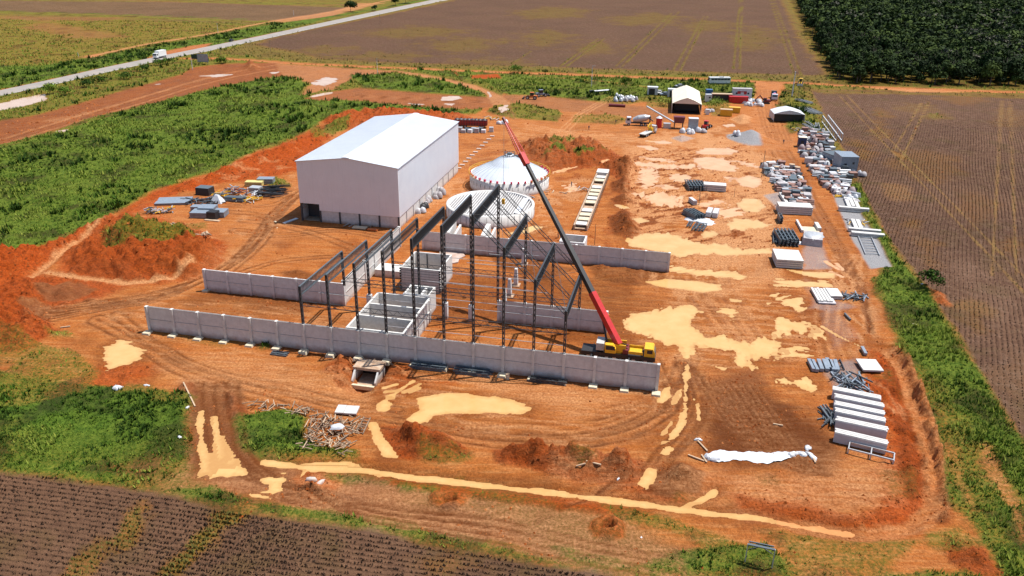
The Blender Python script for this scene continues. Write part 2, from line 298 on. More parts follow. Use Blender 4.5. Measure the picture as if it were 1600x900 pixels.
# ---- greens inside the site
GREEN = [
 ([(510, 196), (552, 190), (545, 202), (520, 212), (505, 208)], .8), ([(485, 200), (500, 198), (510, 215), (490, 222)], .7),
 ([(455, 215), (470, 218), (462, 226)], .6),
 ([(165, 378), (190, 362), (240, 358), (290, 368), (308, 380), (260, 385), (230, 400), (200, 405), (170, 398)], .75),
 ([(288, 350), (320, 348), (325, 358), (296, 362)], .5), ([(412, 285), (430, 276), (448, 282), (452, 292), (420, 292)], .8),
 ([(853, 232), (872, 222), (882, 228), (860, 236)], .8), ([(880, 220), (892, 216), (898, 224), (886, 228)], .8), ([(857, 240), (872, 232), (885, 246), (870, 246)], .85), ([(893, 246), (915, 238), (928, 244), (905, 250)], .85),
 ([(845, 252), (855, 243), (862, 250)], .8), ([(912, 222), (925, 215), (930, 222)], .5), ([(935, 240), (948, 238), (950, 244)], .6),
 ([(0, 590), (40, 560), (60, 545), (110, 545), (140, 565), (152, 585), (125, 612), (0, 640)], .6), ([(70, 520), (110, 515), (118, 528), (75, 532)], .7),
 ([(10, 520), (60, 535), (90, 545), (60, 560), (0, 570), (-60, 560), (-60, 525)], .5),
 ([(200, 600), (235, 604), (230, 614), (190, 612)], .6), ([(370, 655), (410, 645), (455, 640), (475, 655), (470, 690), (500, 700), (560, 705), (560, 722), (440, 722), (400, 712), (372, 690)], .97),
 ([(258, 772), (330, 762), (390, 785), (440, 792), (560, 808), (770, 845), (760, 858), (640, 840), (560, 828), (430, 806), (310, 795)], .85),
 ([(870, 858), (930, 872), (1000, 885), (1000, 900), (900, 885)], .7), ([(500, 725), (560, 722), (640, 740), (600, 755), (520, 750)], .75), ([(620, 738), (760, 752), (900, 768), (760, 760), (640, 745)], .5),
 ([(700, 748), (720, 744), (730, 755), (708, 758)], .7), ([(728, 760), (760, 752), (830, 770), (860, 785), (780, 782), (740, 775)], .55), ([(625, 755), (640, 752), (645, 765), (628, 768)], .8), ([(660, 758), (675, 754), (680, 765), (664, 768)], .8),
 ([(940, 785), (1000, 800), (1100, 830), (1160, 850), (1100, 860), (1040, 830), (960, 810)], .6), ([(890, 720), (920, 712), (930, 730), (905, 736)], .4), ([(700, 700), (740, 706), (735, 718), (700, 715)], .4),
 ([(1060, 860), (1130, 850), (1200, 850), (1230, 875), (1240, 905), (1020, 905), (1000, 885)], .9), ([(1180, 825), (1300, 835), (1440, 845), (1420, 880), (1380, 905), (1230, 905), (1220, 860)], .55),
 ([(1440, 830), (1500, 825), (1530, 850), (1500, 870), (1450, 855)], .6), ([(1060, 775), (1090, 780), (1080, 790), (1050, 785)], .5), ([(660, 702), (690, 710), (740, 712), (720, 722), (660, 722)], .5),
 ([(1180, 745), (1215, 742), (1220, 758), (1190, 758)], .3), ([(1380, 740), (1430, 735), (1440, 770), (1390, 780)], .3), ([(1370, 575), (1395, 580), (1390, 600), (1365, 592)], .35),
 ([(1100, 130), (1110, 150), (1190, 140), (1190, 130)], .9), ([(1225, 165), (1262, 160), (1270, 200), (1240, 205), (1225, 190)], .8), ([(1216, 196), (1250, 195), (1255, 206), (1225, 210)], .8),
 ([(1300, 660), (1310, 650), (1330, 655)], .2), ([(240, 615), (300, 622), (295, 635), (240, 625)], .7), ([(300, 640), (315, 650), (312, 668), (298, 660)], .5),
 ([(405, 537), (420, 528), (425, 545), (408, 548)], .9), ([(236, 512), (290, 520), (350, 527), (400, 535), (345, 540), (240, 520)], .35),
 ([(775, 165), (800, 158), (850, 160), (880, 178), (870, 190), (800, 185), (760, 175)], .8), ([(895, 180), (960, 178), (985, 188), (960, 194), (895, 192)], .6), ([(1010, 160), (1045, 155), (1050, 178), (1015, 178)], .6), ([(1105, 165), (1140, 160), (1145, 180), (1110, 182)], .6),
 ([(940, 148), (1010, 148), (1005, 160), (960, 165), (930, 160)], .6),
]
paint([(-60, 560), (0, 590), (60, 600), (130, 606), (240, 612), (300, 622), (290, 650), (300, 700), (290, 742), (250, 755), (160, 755), (70, 745), (-60, 738)], 1, 1.2, veg=1, dry=0)
paint([(-60, 660), (60, 690), (200, 705), (290, 700), (280, 742), (200, 755), (60, 745), (-60, 740)], 4, 4, amt=.6, veg=.8, dry=.2)
paint([(160, 735), (240, 715), (300, 722), (330, 762), (300, 790), (250, 770)], 1.5, 2, amt=.8, veg=.3, dry=.3, mud=.6)
paint([(1345, 285), (1365, 340), (1400, 400), (1450, 460), (1520, 570), (1600, 700), (1650, 800), (1650, 905), (1568, 905), (1530, 830), (1490, 780), (1470, 690), (1438, 590), (1395, 500), (1368, 440), (1385, 425), (1375, 385), (1350, 330), (1325, 290)], .8, 1.0, veg=.95, dry=.05)
paint([(1395, 560), (1440, 590), (1480, 640), (1540, 740), (1590, 880), (1540, 830), (1490, 760), (1465, 680), (1430, 600)], 3, 3, amt=.6, veg=.45, dry=.5)
paint([(1540, 700), (1560, 740), (1585, 800), (1600, 850)], 1, 1.5, width=.7, soil=1, pale=.5, red=.3, amt=.7)
paint([(1480, 700), (1500, 760), (1520, 800)], 1, 1, width=.6, soil=1, pale=.4, amt=.5)
for P, a in GREEN: paint(P, .7, 1.1, amt=min(1, a+.1), veg=a, dry=(1-a)*.6)
paint([(660, 740), (760, 752), (1200, 880), (1200, 905), (900, 870), (620, 760)], 4, 4, amt=.25, veg=.4, dry=.6)
# dirt road on the left and loops behind the hall
paint([(-300, 300), (-60, 210), (0, 190), (60, 180), (130, 160), (200, 140), (280, 118), (300, 106), (350, 100), (430, 98), (480, 112), (410, 124), (335, 138), (245, 160), (150, 182), (60, 213), (0, 238), (-60, 262), (-300, 360)], 1.2, 1.2, soil=1, red=.35, mud=.55, dark=.25)
paint([(60, 190), (160, 170), (260, 140), (330, 122), (300, 130), (200, 158), (100, 192)], 2, 3, amt=.6, pale=.5)
paint([(-60, 240), (60, 213), (150, 184), (240, 163), (330, 140), (400, 126), (480, 118), (500, 128), (485, 152), (545, 158), (600, 164), (735, 176), (735, 180), (600, 172), (500, 190), (470, 210), (400, 236), (370, 250), (310, 275), (235, 300), (150, 345), (60, 385), (-60, 410)], 1.2, 1.5, veg=.95, dry=.05)
paint([(430, 100), (500, 104), (620, 112), (560, 120), (540, 128), (520, 140), (470, 150), (485, 130), (440, 118)], 1.5, 2, soil=1, mud=.55, pale=.3, red=.1)
paint([(545, 118), (620, 116), (700, 128), (757, 146), (750, 151), (660, 145), (570, 137)], 1, .8, veg=.95)
paint([(475, 155), (520, 143), (560, 138), (660, 146), (765, 153), (775, 165), (740, 172), (640, 166), (560, 158), (500, 158)], 1, .8, soil=1, mud=.55, red=.35, dark=.2, pale=.1)
paint([(600, 104), (700, 112), (800, 116), (1000, 124), (1130, 128), (1195, 133), (1188, 152), (1130, 150), (1060, 140), (1010, 152), (960, 160), (870, 156), (800, 153), (755, 128), (690, 118)], 1.2, 1, veg=.9, dry=.1)
paint([(610, 110), (660, 116), (700, 124), (745, 134), (785, 150), (800, 163), (770, 165), (757, 146), (700, 128), (640, 118)], .8, .6, soil=1, mud=.5, pale=.5)
paint([(780, 148), (850, 150), (960, 163), (1050, 170), (1040, 190), (960, 180), (890, 175), (800, 160)], 1, 1.2, soil=1, mud=.6, pale=.2, dark=.2)
for P in ([(735, 118), (780, 116), (782, 123), (740, 124)], [(708, 114), (716, 114), (715, 119)]): paint(P, .7, 1, soil=1, red=1)
paint([(830, 119), (920, 126), (1015, 137)], .5, .4, width=.7, soil=1, pale=.7, amt=.8)
# orange haul road
OR = [(290, 92), (340, 92), (400, 95), (450, 99), (520, 102), (600, 106), (700, 110), (800, 114), (900, 117), (1000, 121), (1100, 124), (1200, 129), (1260, 131), (1350, 136), (1420, 139), (1600, 145), (2200, 165)]
paint(OR, 1.0, .8, width=3.2, soil=1, red=.45, pale=.35)
paint([(1180, 127), (1200, 128), (1225, 131), (1205, 150), (1215, 185), (1230, 205), (1245, 225), (1200, 240), (1170, 195), (1180, 165)], 1, .8, soil=1, red=.15, pale=.35, mud=0)
paint([(1350, 137), (1450, 140), (1520, 145), (1420, 144)], 1, 1, soil=1, pale=.6)
# gravel pads of the storage yard
paint([(1195, 305), (1265, 290), (1272, 325), (1215, 328)], .5, .4, grey=.7, pale=.4)
paint([(1300, 300), (1328, 302), (1355, 350), (1378, 385), (1393, 417), (1360, 420), (1338, 385), (1318, 345)], .4, .3, grey=1, pale=.15)
paint([(1255, 380), (1285, 382), (1292, 418), (1258, 420)], .8, 1, amt=.8, grey=.7)
paint([(1268, 465), (1300, 468), (1340, 480), (1300, 490), (1262, 482)], .8, 1, amt=.7, grey=.5)
paint([(1290, 575), (1335, 560), (1345, 615), (1310, 612)], .8, 1, amt=.8, grey=.6, dark=.6)
paint([(1258, 435), (1330, 512), (1345, 530), (1300, 545)], 1, 1.5, amt=.4, grey=.4)
heap([(35.5, -6.5), (39.5, -6), (39.8, -.5), (36, -1)], .8, 2.6, .5, .5, ref='uv', red=.8, dark=.2)
heap([(45.2, -.6), (50, -.8), (49, -5), (45.4, -7)], .7, 2.6, .5, .5, ref='uv', red=.6, dark=.3)
ditch([(39.6, -8.5), (45.6, -8.5), (45.4, -.9), (39.9, -.9)], 2.3, None, 1.6, .3, ref='uv')
ditch([(40.5, -11), (44.5, -11), (44.5, -7), (40.5, -7)], 1.0, None, 2.2, .5, ref='uv')
# soil dug away along the outer foot of the long wall
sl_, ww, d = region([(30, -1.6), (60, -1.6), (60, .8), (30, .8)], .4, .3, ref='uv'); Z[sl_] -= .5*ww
paint([(22, -1.8), (90, -1.6), (90, 0.5), (22, .5)], .5, .6, amt=.7, dark=.8, ref='uv')  # darkness at the dug-out wall foot, painted into the soil colour
# highway bed
_hw = [(-420, 233), (-200, 187), (0, 145), (80, 128), (160, 110), (240, 93), (320, 77), (400, 60), (520, 35), (600, 18), (660, 5), (698, -3), (785, -20)]
HWY = region(_hw, .5, 0, None, 5.0)
# ---- relief that goes with the cover
Z += CH['veg']*(.25+.9*np.clip(n2+.1, 0, 1)+.8*np.clip(n1, 0, 1)) + CH['dry']*(.1+.35*np.clip(n2, 0, 1))
near = sstep(420, 120, Y)
Z += (1-CH['veg'])*(1-CH['grey']*.8)*(.10*n1+.10*n2+.10*n4+.06*st_u)*(.3+.7*near)
Z += CH['red']*(1-CH['veg'])*(.9*np.abs(n2)*2+.9*n4+.5*n5_)*(.4+.6*near)
Z += CH['dark']*(1-CH['veg'])*(.25*n4+.25*n5_)*near

# ---- wheel tracks: ruts pressed along lines
def track(pts, nr=2, gap=2.2, depth=.13, w=.36, tone='dark', amt=.7, wob=.6, ref='px'):
    P0 = gp(pts, ref)
    # smooth
    for _ in range(3):
        Q = [P0[0]]
        for a, b in zip(P0[:-1], P0[1:]): Q += [a*.75+b*.25, a*.25+b*.75]
        P0 = np.array(Q+[P0[-1]])
    sl_ = box_of(P0, nr*gap+3); x, y = X[sl_], Y[sl_]
    n = len(P0); best = np.full(x.shape, 1e9); sd = np.full(x.shape, 1e9)
    for i in range(n-1):
        ax, ay = P0[i]; bx, by = P0[i+1]; ex, ey = bx-ax, by-ay; l = math.hypot(ex, ey)+1e-9
        t = np.clip(((x-ax)*ex+(y-ay)*ey)/(l*l), 0, 1)
        d = np.hypot(x-ax-t*ex, y-ay-t*ey); s = ((x-ax)*ey-(y-ay)*ex)/l
        u = d < best; best = np.where(u, d, best); sd = np.where(u, np.sign(s)*d, sd)
    sd = sd+wob*2*n1[sl_]
    for k in range(nr):
        o = (k-(nr-1)/2)*gap+random.uniform(-.2, .2)
        q = np.exp(-((sd-o)/w)**2); q2 = np.exp(-((sd-o)/(w*2.2))**2)-q
        bare = 1-CH['veg'][sl_]*.5
        Z[sl_] += (-depth*q+depth*.5*np.clip(q2, 0, 1))*bare
        am = np.clip(q*amt*(1.1+1.2*n2[sl_]+1.0*n4[sl_]), 0, 1)
        for c2 in ('veg', 'dry'): CH[c2][sl_] *= 1-am*.8
        CH[tone][sl_] = CH[tone][sl_]*(1-am)+am
        if tone == 'dark': CH['pale'][sl_] *= (1-am)
        o2 = np.clip(q2*amt*.5, 0, 1)
        if tone == 'dark': CH['pale'][sl_] = CH['pale'][sl_]*(1-o2)+o2*.7
T = track
for k in range(5):
    T([(60+k*8, 505-k*6), (170, 480-k*2), (250, 470-k*3), (330, 430+k), (385, 400-k*2), (430, 340-k*3), (470, 300)], 2, 2.0)
T([(150, 500), (200, 525), (280, 575), (380, 610), (480, 640), (600, 660), (760, 690), (900, 690), (1010, 670), (1060, 620), (1075, 560)], 3, 1.6, .12)
T([(180, 490), (240, 540), (340, 585), (440, 605), (520, 625), (620, 640)], 2, 2.0, .12)
T([(700, 665), (850, 680), (980, 665), (1040, 625), (1062, 585)], 5, 1.1, .07, amt=.4)
T([(560, 640), (720, 672), (860, 690), (990, 680), (1060, 640), (1085, 580)], 4, 1.2, .08, amt=.4)
T([(760, 640), (900, 650), (1000, 640), (1045, 600)], 3, 1.3, .06, amt=.3)
T([(1070, 570), (1085, 600), (1090, 640), (1070, 680), (1040, 710), (1020, 740)], 4, 1.0, .2, .5)
T([(1015, 560), (1030, 600), (1040, 640)], 4, 1.0, .1)
for k in range(6): T([(280+k*4, 470+k*4), (420, 478+k*6), (560+k*5, 500+k*5)], 1, 1, .04, .5, amt=.35)
T([(370, 360), (440, 370), (520, 355), (600, 370)], 3, 1.5, .09); T([(380, 345), (430, 350), (500, 365), (560, 395)], 2, 2, .09)
T([(350, 330), (410, 335), (430, 350), (400, 390), (350, 430)], 2, 2, .12); T([(340, 320), (420, 325), (470, 300)], 2, 2, .12)
T([(600, 385), (540, 400), (440, 405), (380, 425)], 2, 2, .1, amt=.7)
for k in range(7):
    T([(1205+k*5, 235), (1235+k*5, 290), (1275+k*4, 350), (1320+k*3, 420), (1345+k*2, 470), (1360, 520)], 1, 1, .06, .5, amt=.45, tone='mud' if k % 2 else 'dark')
for k in range(9):
    T([(1290+k*6, 590-k), (1270+k*5, 500), (1290+k*8, 440), (1330+k*3, 400)], 1, 1, .06, .35, amt=.35, tone='pale' if k % 3 == 0 else 'dark')
for k in range(9):
    T([(1090+k*11, 590+k*2), (1130+k*10, 650), (1200+k*8, 720), (1260+k*4, 740)], 2, .9, .09, .3, amt=.4)
for k in range(6):
    T([(1110, 610+k*20), (1190, 640+k*15), (1290, 640+k*18)], 1, .9, .06, .3, amt=.3)
for k in range(12):
    T([(1060+k*9, 380), (1050+k*8, 430), (1100+k*7, 500), (1160+k*5, 560)], 1, 1, .07, .35, amt=.4, tone=('dark', 'mud', 'pale')[k % 3])
for k in range(10):
    T([(975+k*14, 235+k*3), (1010+k*14, 275+k*2), (1040+k*12, 330)], 1, 1, .08, .35, amt=.4)
    T([(880, 430+k*8), (960, 440+k*9), (1060, 450+k*8)], 1, 1, .05, .3, amt=.3)
for k in range(8):
    T([(1165+k*6, 235), (1175+k*5, 300), (1190+k*3, 360), (1180+k*4, 430)], 1, 1, .06, .35, amt=.45, tone=('mud', 'dark')[k % 2])
for k in range(7): T([(1183+k*5, 140), (1185+k*6, 180), (1200+k*6, 220)], 1, 1, .05, .5, amt=.35)
for k in range(5): T([(720, 260-k*7), (800, 250-k*9), (900, 215-k*3), (1000, 215-k*4)], 1, 1, .06, .5, amt=.3, tone='pale' if k % 2 else 'dark')
for k in range(4): T([(820, 192+k*3), (900, 210+k*2), (1000, 214+k*2), (1080, 225)], 1, 1, .05, .5, amt=.7, tone='pale')
T([(880, 205), (905, 180), (930, 165), (960, 152)], 3, 1.6, .1, tone='pale'); T([(800, 150), (790, 165), (800, 185)], 2, 2, .1, tone='mud')
for k in range(8): T([(310+k*9, 598), (306+k*11, 660), (330+k*10, 730), (420+k*12, 760+k*2), (560, 775+k*5), (760, 800+k*7)], 1, 1, .18, .35, wob=.8, amt=.6, tone='dark' if k % 2 else 'mud')
for k in range(8): T([(440, 770+k*2), (620, 790+k*5), (800, 815+k*7), (960, 850+k*6), (1060, 880+k*6)], 1, 1, .12, .25, wob=.8, amt=.65, tone=('dark', 'mud')[k % 2])
for k in range(5): T([(980+k*8, 760-k*8), (900, 790), (840, 800+k*5)], 1, 1, .08, .25, amt=.4)
for k in range(7): T([(0, 215+k*3), (100, 185+k*3), (220, 150+k*3), (330, 115+k*3), (430, 100+k*2)], 1, 1, .07, .6, amt=.4, tone=('mud', 'pale', 'dark')[k % 3])
T([(560, 150), (660, 155), (770, 160)], 4, 1.6, .06, tone='dark', amt=.5)
for k in range(4): T([(1340, 560+k*20), (1400, 600+k*20), (1430, 700)], 1, 1, .1, .3, amt=.4, tone='pale')
for k in range(4): T([(1150, 745+k*8), (1260, 752+k*10), (1380, 750+k*14)], 1, 1, .06, .3, amt=.35, tone='pale')

heap([(1405, 535), (1422, 575), (1446, 640), (1464, 710), (1482, 790), (1470, 815)], 1.3, .9, .9, .7, width=.55, red=.5, dark=.9)
heap([(620, 752), (760, 775), (900, 792), (960, 800)], .8, 1.0, .9, .6, width=.7, red=1, pale=0, mud=0)
heap([(1400, 650), (1425, 660), (1440, 720), (1445, 760), (1425, 790), (1405, 760)], 1.0, 3, 1.5, .6, red=1, dark=.45, pale=0)
heap([(1385, 560), (1405, 570), (1420, 610), (1400, 625), (1380, 600)], .8, 2, 1.2, .6, red=1, dark=.35, pale=0)
paint([(1392, 545), (1412, 575), (1436, 640), (1456, 720), (1462, 790), (1425, 822), (1340, 835), (1250, 820)], .5, .35, width=1.3, red=.2, pale=.35, mud=0, dark=0, soil=1)
# ---- furrows of the fields (rows run along the yard axes)
ang = TH+R(1.5)
rowc = (X*(-math.sin(ang))+Y*math.cos(ang))      # rows parallel to the long wall
BL = [(-200, 720), (-60, 732), (0, 738), (70, 744), (130, 752), (250, 772), (330, 792), (420, 806), (560, 826), (700, 856), (860, 884), (980, 905), (1100, 1000), (-400, 1200)]
sl_, w, d = paint(BL, .7, .7, field=1, rowb=1, mud=.2)
Z[sl_] = Z[sl_]*(1-w)+w*(.12*np.sin(rowc[sl_]/.78*2*math.pi)+.1*n4[sl_])
for P, am in (([(185, 835), (205, 785), (232, 780), (225, 810), (205, 850)], .7), ([(95, 900), (150, 840), (185, 845), (160, 880), (130, 905)], .6), ([(240, 900), (290, 850), (330, 800), (385, 790), (395, 800), (360, 830), (330, 860), (290, 905)], .9), ([(650, 870), (720, 865), (760, 890), (680, 900)], .3)):
    paint(P, 1, 1.6, amt=am, nz=n2*1.6, dry=.5, veg=.25, ylw=1)
FIELD_ROWS = [(BL, 1)]

i_, w_, d_ = HWY; w_ = sstep(3, 0, d_); Z[i_] = Z[i_]*(1-w_)+.02*w_
for k in COVER: CH[k][i_] *= 1-sstep(.8, 0, d_)
# ================================================================ standing water
WET = np.zeros(X.shape, bool)
PUDS = []     # (sdf-slice, d, level, tone)
def puddle(pts, lvl=-.03, rag=.55, nz=None, width=None, dep=.16, tone='cream', bank=0.0, name='puddle'):
    P = gp(pts); m = (width or 0)+4+bank*3
    sl_ = box_of(P, m); x, y = X[sl_], Y[sl_]
    d = sdf(P, x, y, width is None)-(width or 0)
    q = (n2 if nz is None else nz)[sl_]
    d = d+rag*(4.2*q+2.6*n4[sl_]+1.8*n1[sl_]+1.8*n5[sl_])
    Z0_ = Z[sl_].copy()
    # level the rim, then press the bed in so the shore is where ground and water meet
    rim = sstep(3.5, .5, d)
    flat = lvl+.03+np.clip(d, 0, 3)*.05
    if bank: flat = lvl+.05+np.clip(d, 0, 3)*bank
    Z[sl_] = Z[sl_]*(1-rim)+rim*np.minimum(Z[sl_], flat) if not bank else np.where(d < 3, np.minimum(Z[sl_], flat), Z[sl_])
    lvl -= .006*(len(PUDS) % 7); old = WET[sl_]
    zn = np.where(d < .05, lvl+np.clip(d*.35, -dep, 0)-.01, np.where(d < 1.4, np.maximum(Z[sl_], lvl+.015+np.clip(d, 0, .5)*.06), Z[sl_]))
    Z[sl_] = np.where(old, Z0_, zn); d = np.where(old, 9.0, d); WET[sl_] |= d < .05
    wet = sstep(2.6, 0, d)*.75*(1 if tone not in ('pink', 'pale') else .35)
    for c2 in ('veg', 'dry'): CH[c2][sl_] *= 1-wet*.8
    CH['pale'][sl_] *= 1-wet*.6
    CH['dark'][sl_] = np.maximum(CH['dark'][sl_], wet*.5)
    PUDS.append((sl_, d, lvl, tone, name))
n5 = fbm(ul/2.5, vl, .5, 3, 77)-.5; st_v = st_v*1.5; st_u = st_u*1.5; st_d = st_d*1.5
st_mix = st_u*.5+st_v*.9
p = puddle
# canal along the south ditch
p([(412, 718), (470, 726), (560, 730), (640, 741), (760, 755), (850, 765), (900, 771), (990, 782), (1060, 792), (1130, 801), (1190, 806)], -.45, .16, width=.62, dep=.4, bank=.35, name='canal')
p([(1190, 806), (1260, 820), (1330, 831)], -.45, .25, width=.55, dep=.3, bank=.35, tone='orange', name='canal')
p([(1060, 793), (1100, 775), (1120, 765)], -.45, .2, width=.3, dep=.2, bank=.4)
p([(590, 740), (545, 722), (500, 722), (470, 722)], -.4, .25, width=.35, bank=.3)
p([(470, 740), (478, 728)], -.4, .2, width=.25, bank=.3)
p([(578, 660), (590, 662), (597, 680), (612, 700), (620, 714), (595, 712), (585, 690), (580, 672)], .0, .25)
p([(158, 545), (190, 528), (215, 540), (230, 550), (222, 560), (172, 577), (160, 560)], rag=.4, nz=st_u)
p([(632, 655), (655, 640), (652, 622), (672, 614), (700, 613), (750, 619), (800, 626), (835, 637), (825, 644), (800, 646), (720, 645), (680, 648), (672, 660), (650, 664)], rag=.3)
p([(588, 632), (600, 625), (612, 631), (606, 642), (592, 640)], rag=.2); p([(604, 618), (618, 614), (614, 622), (604, 624)], rag=.2)
for a in ([(620, 612), (645, 596)], [(632, 612), (656, 600)], [(640, 613), (655, 606)], [(602, 612), (625, 610)], [(600, 606), (620, 600)]): p(a, rag=.15, width=.28)
p([(314, 643), (312, 660), (314, 690), (318, 715), (320, 735)], -.05, .15, width=.35)
p([(334, 652), (338, 680), (340, 715)], -.05, .15, width=.35)
p([(347, 683), (352, 700), (360, 720)], -.05, .15, width=.35)
p([(312, 738), (318, 715), (330, 705), (345, 700), (358, 708), (372, 725), (384, 740), (365, 741), (345, 745), (330, 747), (316, 744)], -.05, .3, nz=st_v)
p([(412, 746), (444, 745), (450, 760), (438, 765), (430, 778), (400, 772), (412, 764), (405, 755)], -.02, .5, nz=st_u)
p([(995, 757), (1012, 732), (1026, 736), (1022, 752), (1010, 765)], .1, .2)
p([(1030, 708), (1042, 695), (1052, 700), (1045, 712)], .0, .25)
p([(1078, 565), (1076, 600), (1075, 640), (1068, 668), (1052, 688), (1034, 694), (1056, 668), (1066, 640), (1067, 600), (1070, 567)], -.05, .25)
p([(1076, 615), (1092, 624), (1082, 628)], -.05, .2); p([(1027, 628), (1036, 605), (1048, 602), (1048, 620), (1036, 630)], rag=.2); p([(1047, 632), (1056, 612), (1066, 606), (1066, 620), (1054, 634)], rag=.2)
p([(1034, 680), (1050, 658)], rag=.15, width=.3); p([(1090, 630), (1092, 655)], -.03, .15, width=.2)
p([(978, 497), (995, 488), (1030, 483), (1060, 478), (1084, 478), (1098, 488), (1080, 500), (1090, 515), (1098, 523), (1130, 525), (1150, 533), (1165, 535), (1190, 528), (1205, 530), (1225, 535), (1215, 548), (1198, 556), (1185, 560), (1170, 560), (1172, 574), (1160, 572), (1150, 566), (1155, 552), (1140, 544), (1110, 541), (1088, 540), (1085, 556), (1072, 560), (1066, 545), (1050, 538), (1010, 525), (985, 520), (975, 510)], rag=.55, nz=st_v)
p([(1205, 530), (1215, 520), (1210, 500), (1222, 497), (1258, 505), (1262, 516), (1250, 520), (1240, 512), (1232, 522)], rag=.6, nz=st_v)
p([(1225, 545), (1250, 540), (1262, 545), (1240, 556), (1215, 560)], rag=.9, nz=st_u)
p([(1010, 440), (1040, 436), (1090, 440), (1125, 445), (1128, 452), (1100, 457), (1070, 452), (1030, 448)], rag=.25)
p([(1048, 415), (1100, 422), (1150, 425), (1165, 432), (1158, 437), (1125, 432), (1080, 428), (1050, 424)], rag=.5, nz=st_d)
p([(1120, 484), (1150, 480), (1155, 488), (1145, 498), (1138, 494)], rag=.5, nz=st_u)
p([(1140, 466), (1160, 468), (1158, 472), (1142, 471)], rag=.15); p([(1195, 472), (1206, 473), (1200, 478)], rag=.1)
p([(1197, 460), (1240, 464), (1255, 472), (1258, 484), (1248, 490), (1225, 474)], rag=.8, nz=st_d)
p([(1205, 437), (1240, 438), (1290, 440), (1300, 448), (1250, 448), (1215, 446)], rag=.6, nz=st_u)
p([(1230, 421), (1260, 426), (1305, 427), (1303, 434), (1270, 433)], rag=.35, nz=st_u)
p([(1265, 510), (1290, 520), (1300, 535), (1270, 525)], rag=.7, nz=st_v)
p([(1285, 510), (1310, 525), (1345, 541)], rag=.15, width=.28)
p([(1215, 595), (1240, 590), (1262, 582), (1275, 602), (1262, 608), (1240, 600)], rag=.8, nz=st_v)
p([(1110, 570), (1135, 575), (1130, 578)], rag=.2)
# upper yard: the big sheets of pale water
p([(978, 375), (1000, 366), (1030, 363), (1060, 368), (1085, 378), (1110, 382), (1130, 380), (1160, 390), (1200, 388), (1205, 394), (1150, 398), (1100, 397), (1060, 400), (1045, 396), (1000, 388), (980, 385)], rag=.5, nz=st_v)
p([(1095, 365), (1115, 361), (1120, 368), (1100, 372)], rag=.4); p([(1135, 352), (1145, 342), (1170, 342), (1205, 350), (1200, 355), (1160, 358), (1140, 357)], rag=.5, nz=st_v)
p([(1148, 280), (1170, 274), (1188, 278), (1192, 288), (1178, 293), (1160, 290)], rag=.3, tone='pink'); p([(1152, 318), (1165, 309), (1185, 312), (1195, 322), (1185, 332), (1165, 330), (1158, 325)], rag=.4)
p([(992, 302), (1030, 300), (1065, 305), (1066, 316), (1060, 323), (1030, 320), (1000, 310)], rag=1.1, nz=st_v, tone='pink')
p([(988, 253), (1020, 255), (1060, 258), (1085, 256), (1088, 262), (1040, 264), (1000, 260)], rag=.9, nz=st_v, tone='pink')
p([(1003, 264), (1020, 262), (1030, 272), (1022, 290), (1008, 294), (998, 285)], rag=.8, nz=st_d, tone='pink')
p([(1045, 272), (1070, 272), (1082, 276), (1072, 284), (1052, 282)], rag=.6, nz=st_d, tone='pink')
p([(1080, 248), (1100, 245), (1130, 248), (1152, 262), (1150, 268), (1120, 266), (1095, 262)], rag=.4, nz=st_u, tone='pink')
p([(1085, 238), (1100, 232), (1140, 231), (1155, 237), (1140, 241), (1100, 241)], rag=.4, nz=st_u, tone='pink')
p([(1000, 244), (1040, 248), (1070, 252), (1060, 255), (1020, 250)], rag=.7, nz=st_u, tone='pink')
p([(996, 228), (1015, 228), (1032, 233), (1015, 235)], rag=.3, nz=st_u, tone='pink'); p([(1010, 220), (1040, 220), (1050, 223), (1030, 225)], rag=.4, nz=st_u, tone='pink')
p([(985, 342), (1000, 340), (1015, 345), (1000, 349)], rag=.3); p([(958, 318), (975, 320), (985, 325), (968, 328)], rag=.3)
p([(934, 253), (948, 248), (954, 250), (945, 256)], rag=.2, tone='pink'); p([(1020, 288), (1050, 290), (1060, 294), (1040, 295)], rag=.5, nz=st_d, tone='pink')
p([(1128, 195), (1145, 193), (1150, 197), (1135, 198)], rag=.3, tone='pink'); p([(1130, 275), (1150, 278), (1140, 283)], rag=.4, nz=st_u, tone='pink')
p([(1090, 320), (1120, 312), (1130, 316), (1105, 324)], rag=.7, nz=st_u, tone='pink'); p([(1125, 330), (1150, 322), (1160, 335), (1140, 340), (1125, 338)], rag=1.0, nz=st_d, tone='pink')
p([(1145, 250), (1180, 256), (1185, 262), (1165, 258)], rag=.8, nz=st_u, tone='pink'); p([(800, 365), (835, 352), (850, 355), (840, 362), (820, 366)], rag=.5, nz=st_d)
p([(880, 292), (895, 288), (905, 295), (890, 299)], rag=.8, nz=st_d, tone='pink'); p([(860, 270), (880, 264), (900, 260), (880, 268)], rag=.4, nz=st_d, tone='pink')
for a in ([(1290, 408), (1310, 420)], [(1308, 412), (1320, 425)], [(1300, 425), (1316, 432)]): p(a, rag=.25, width=.3, tone='pink')
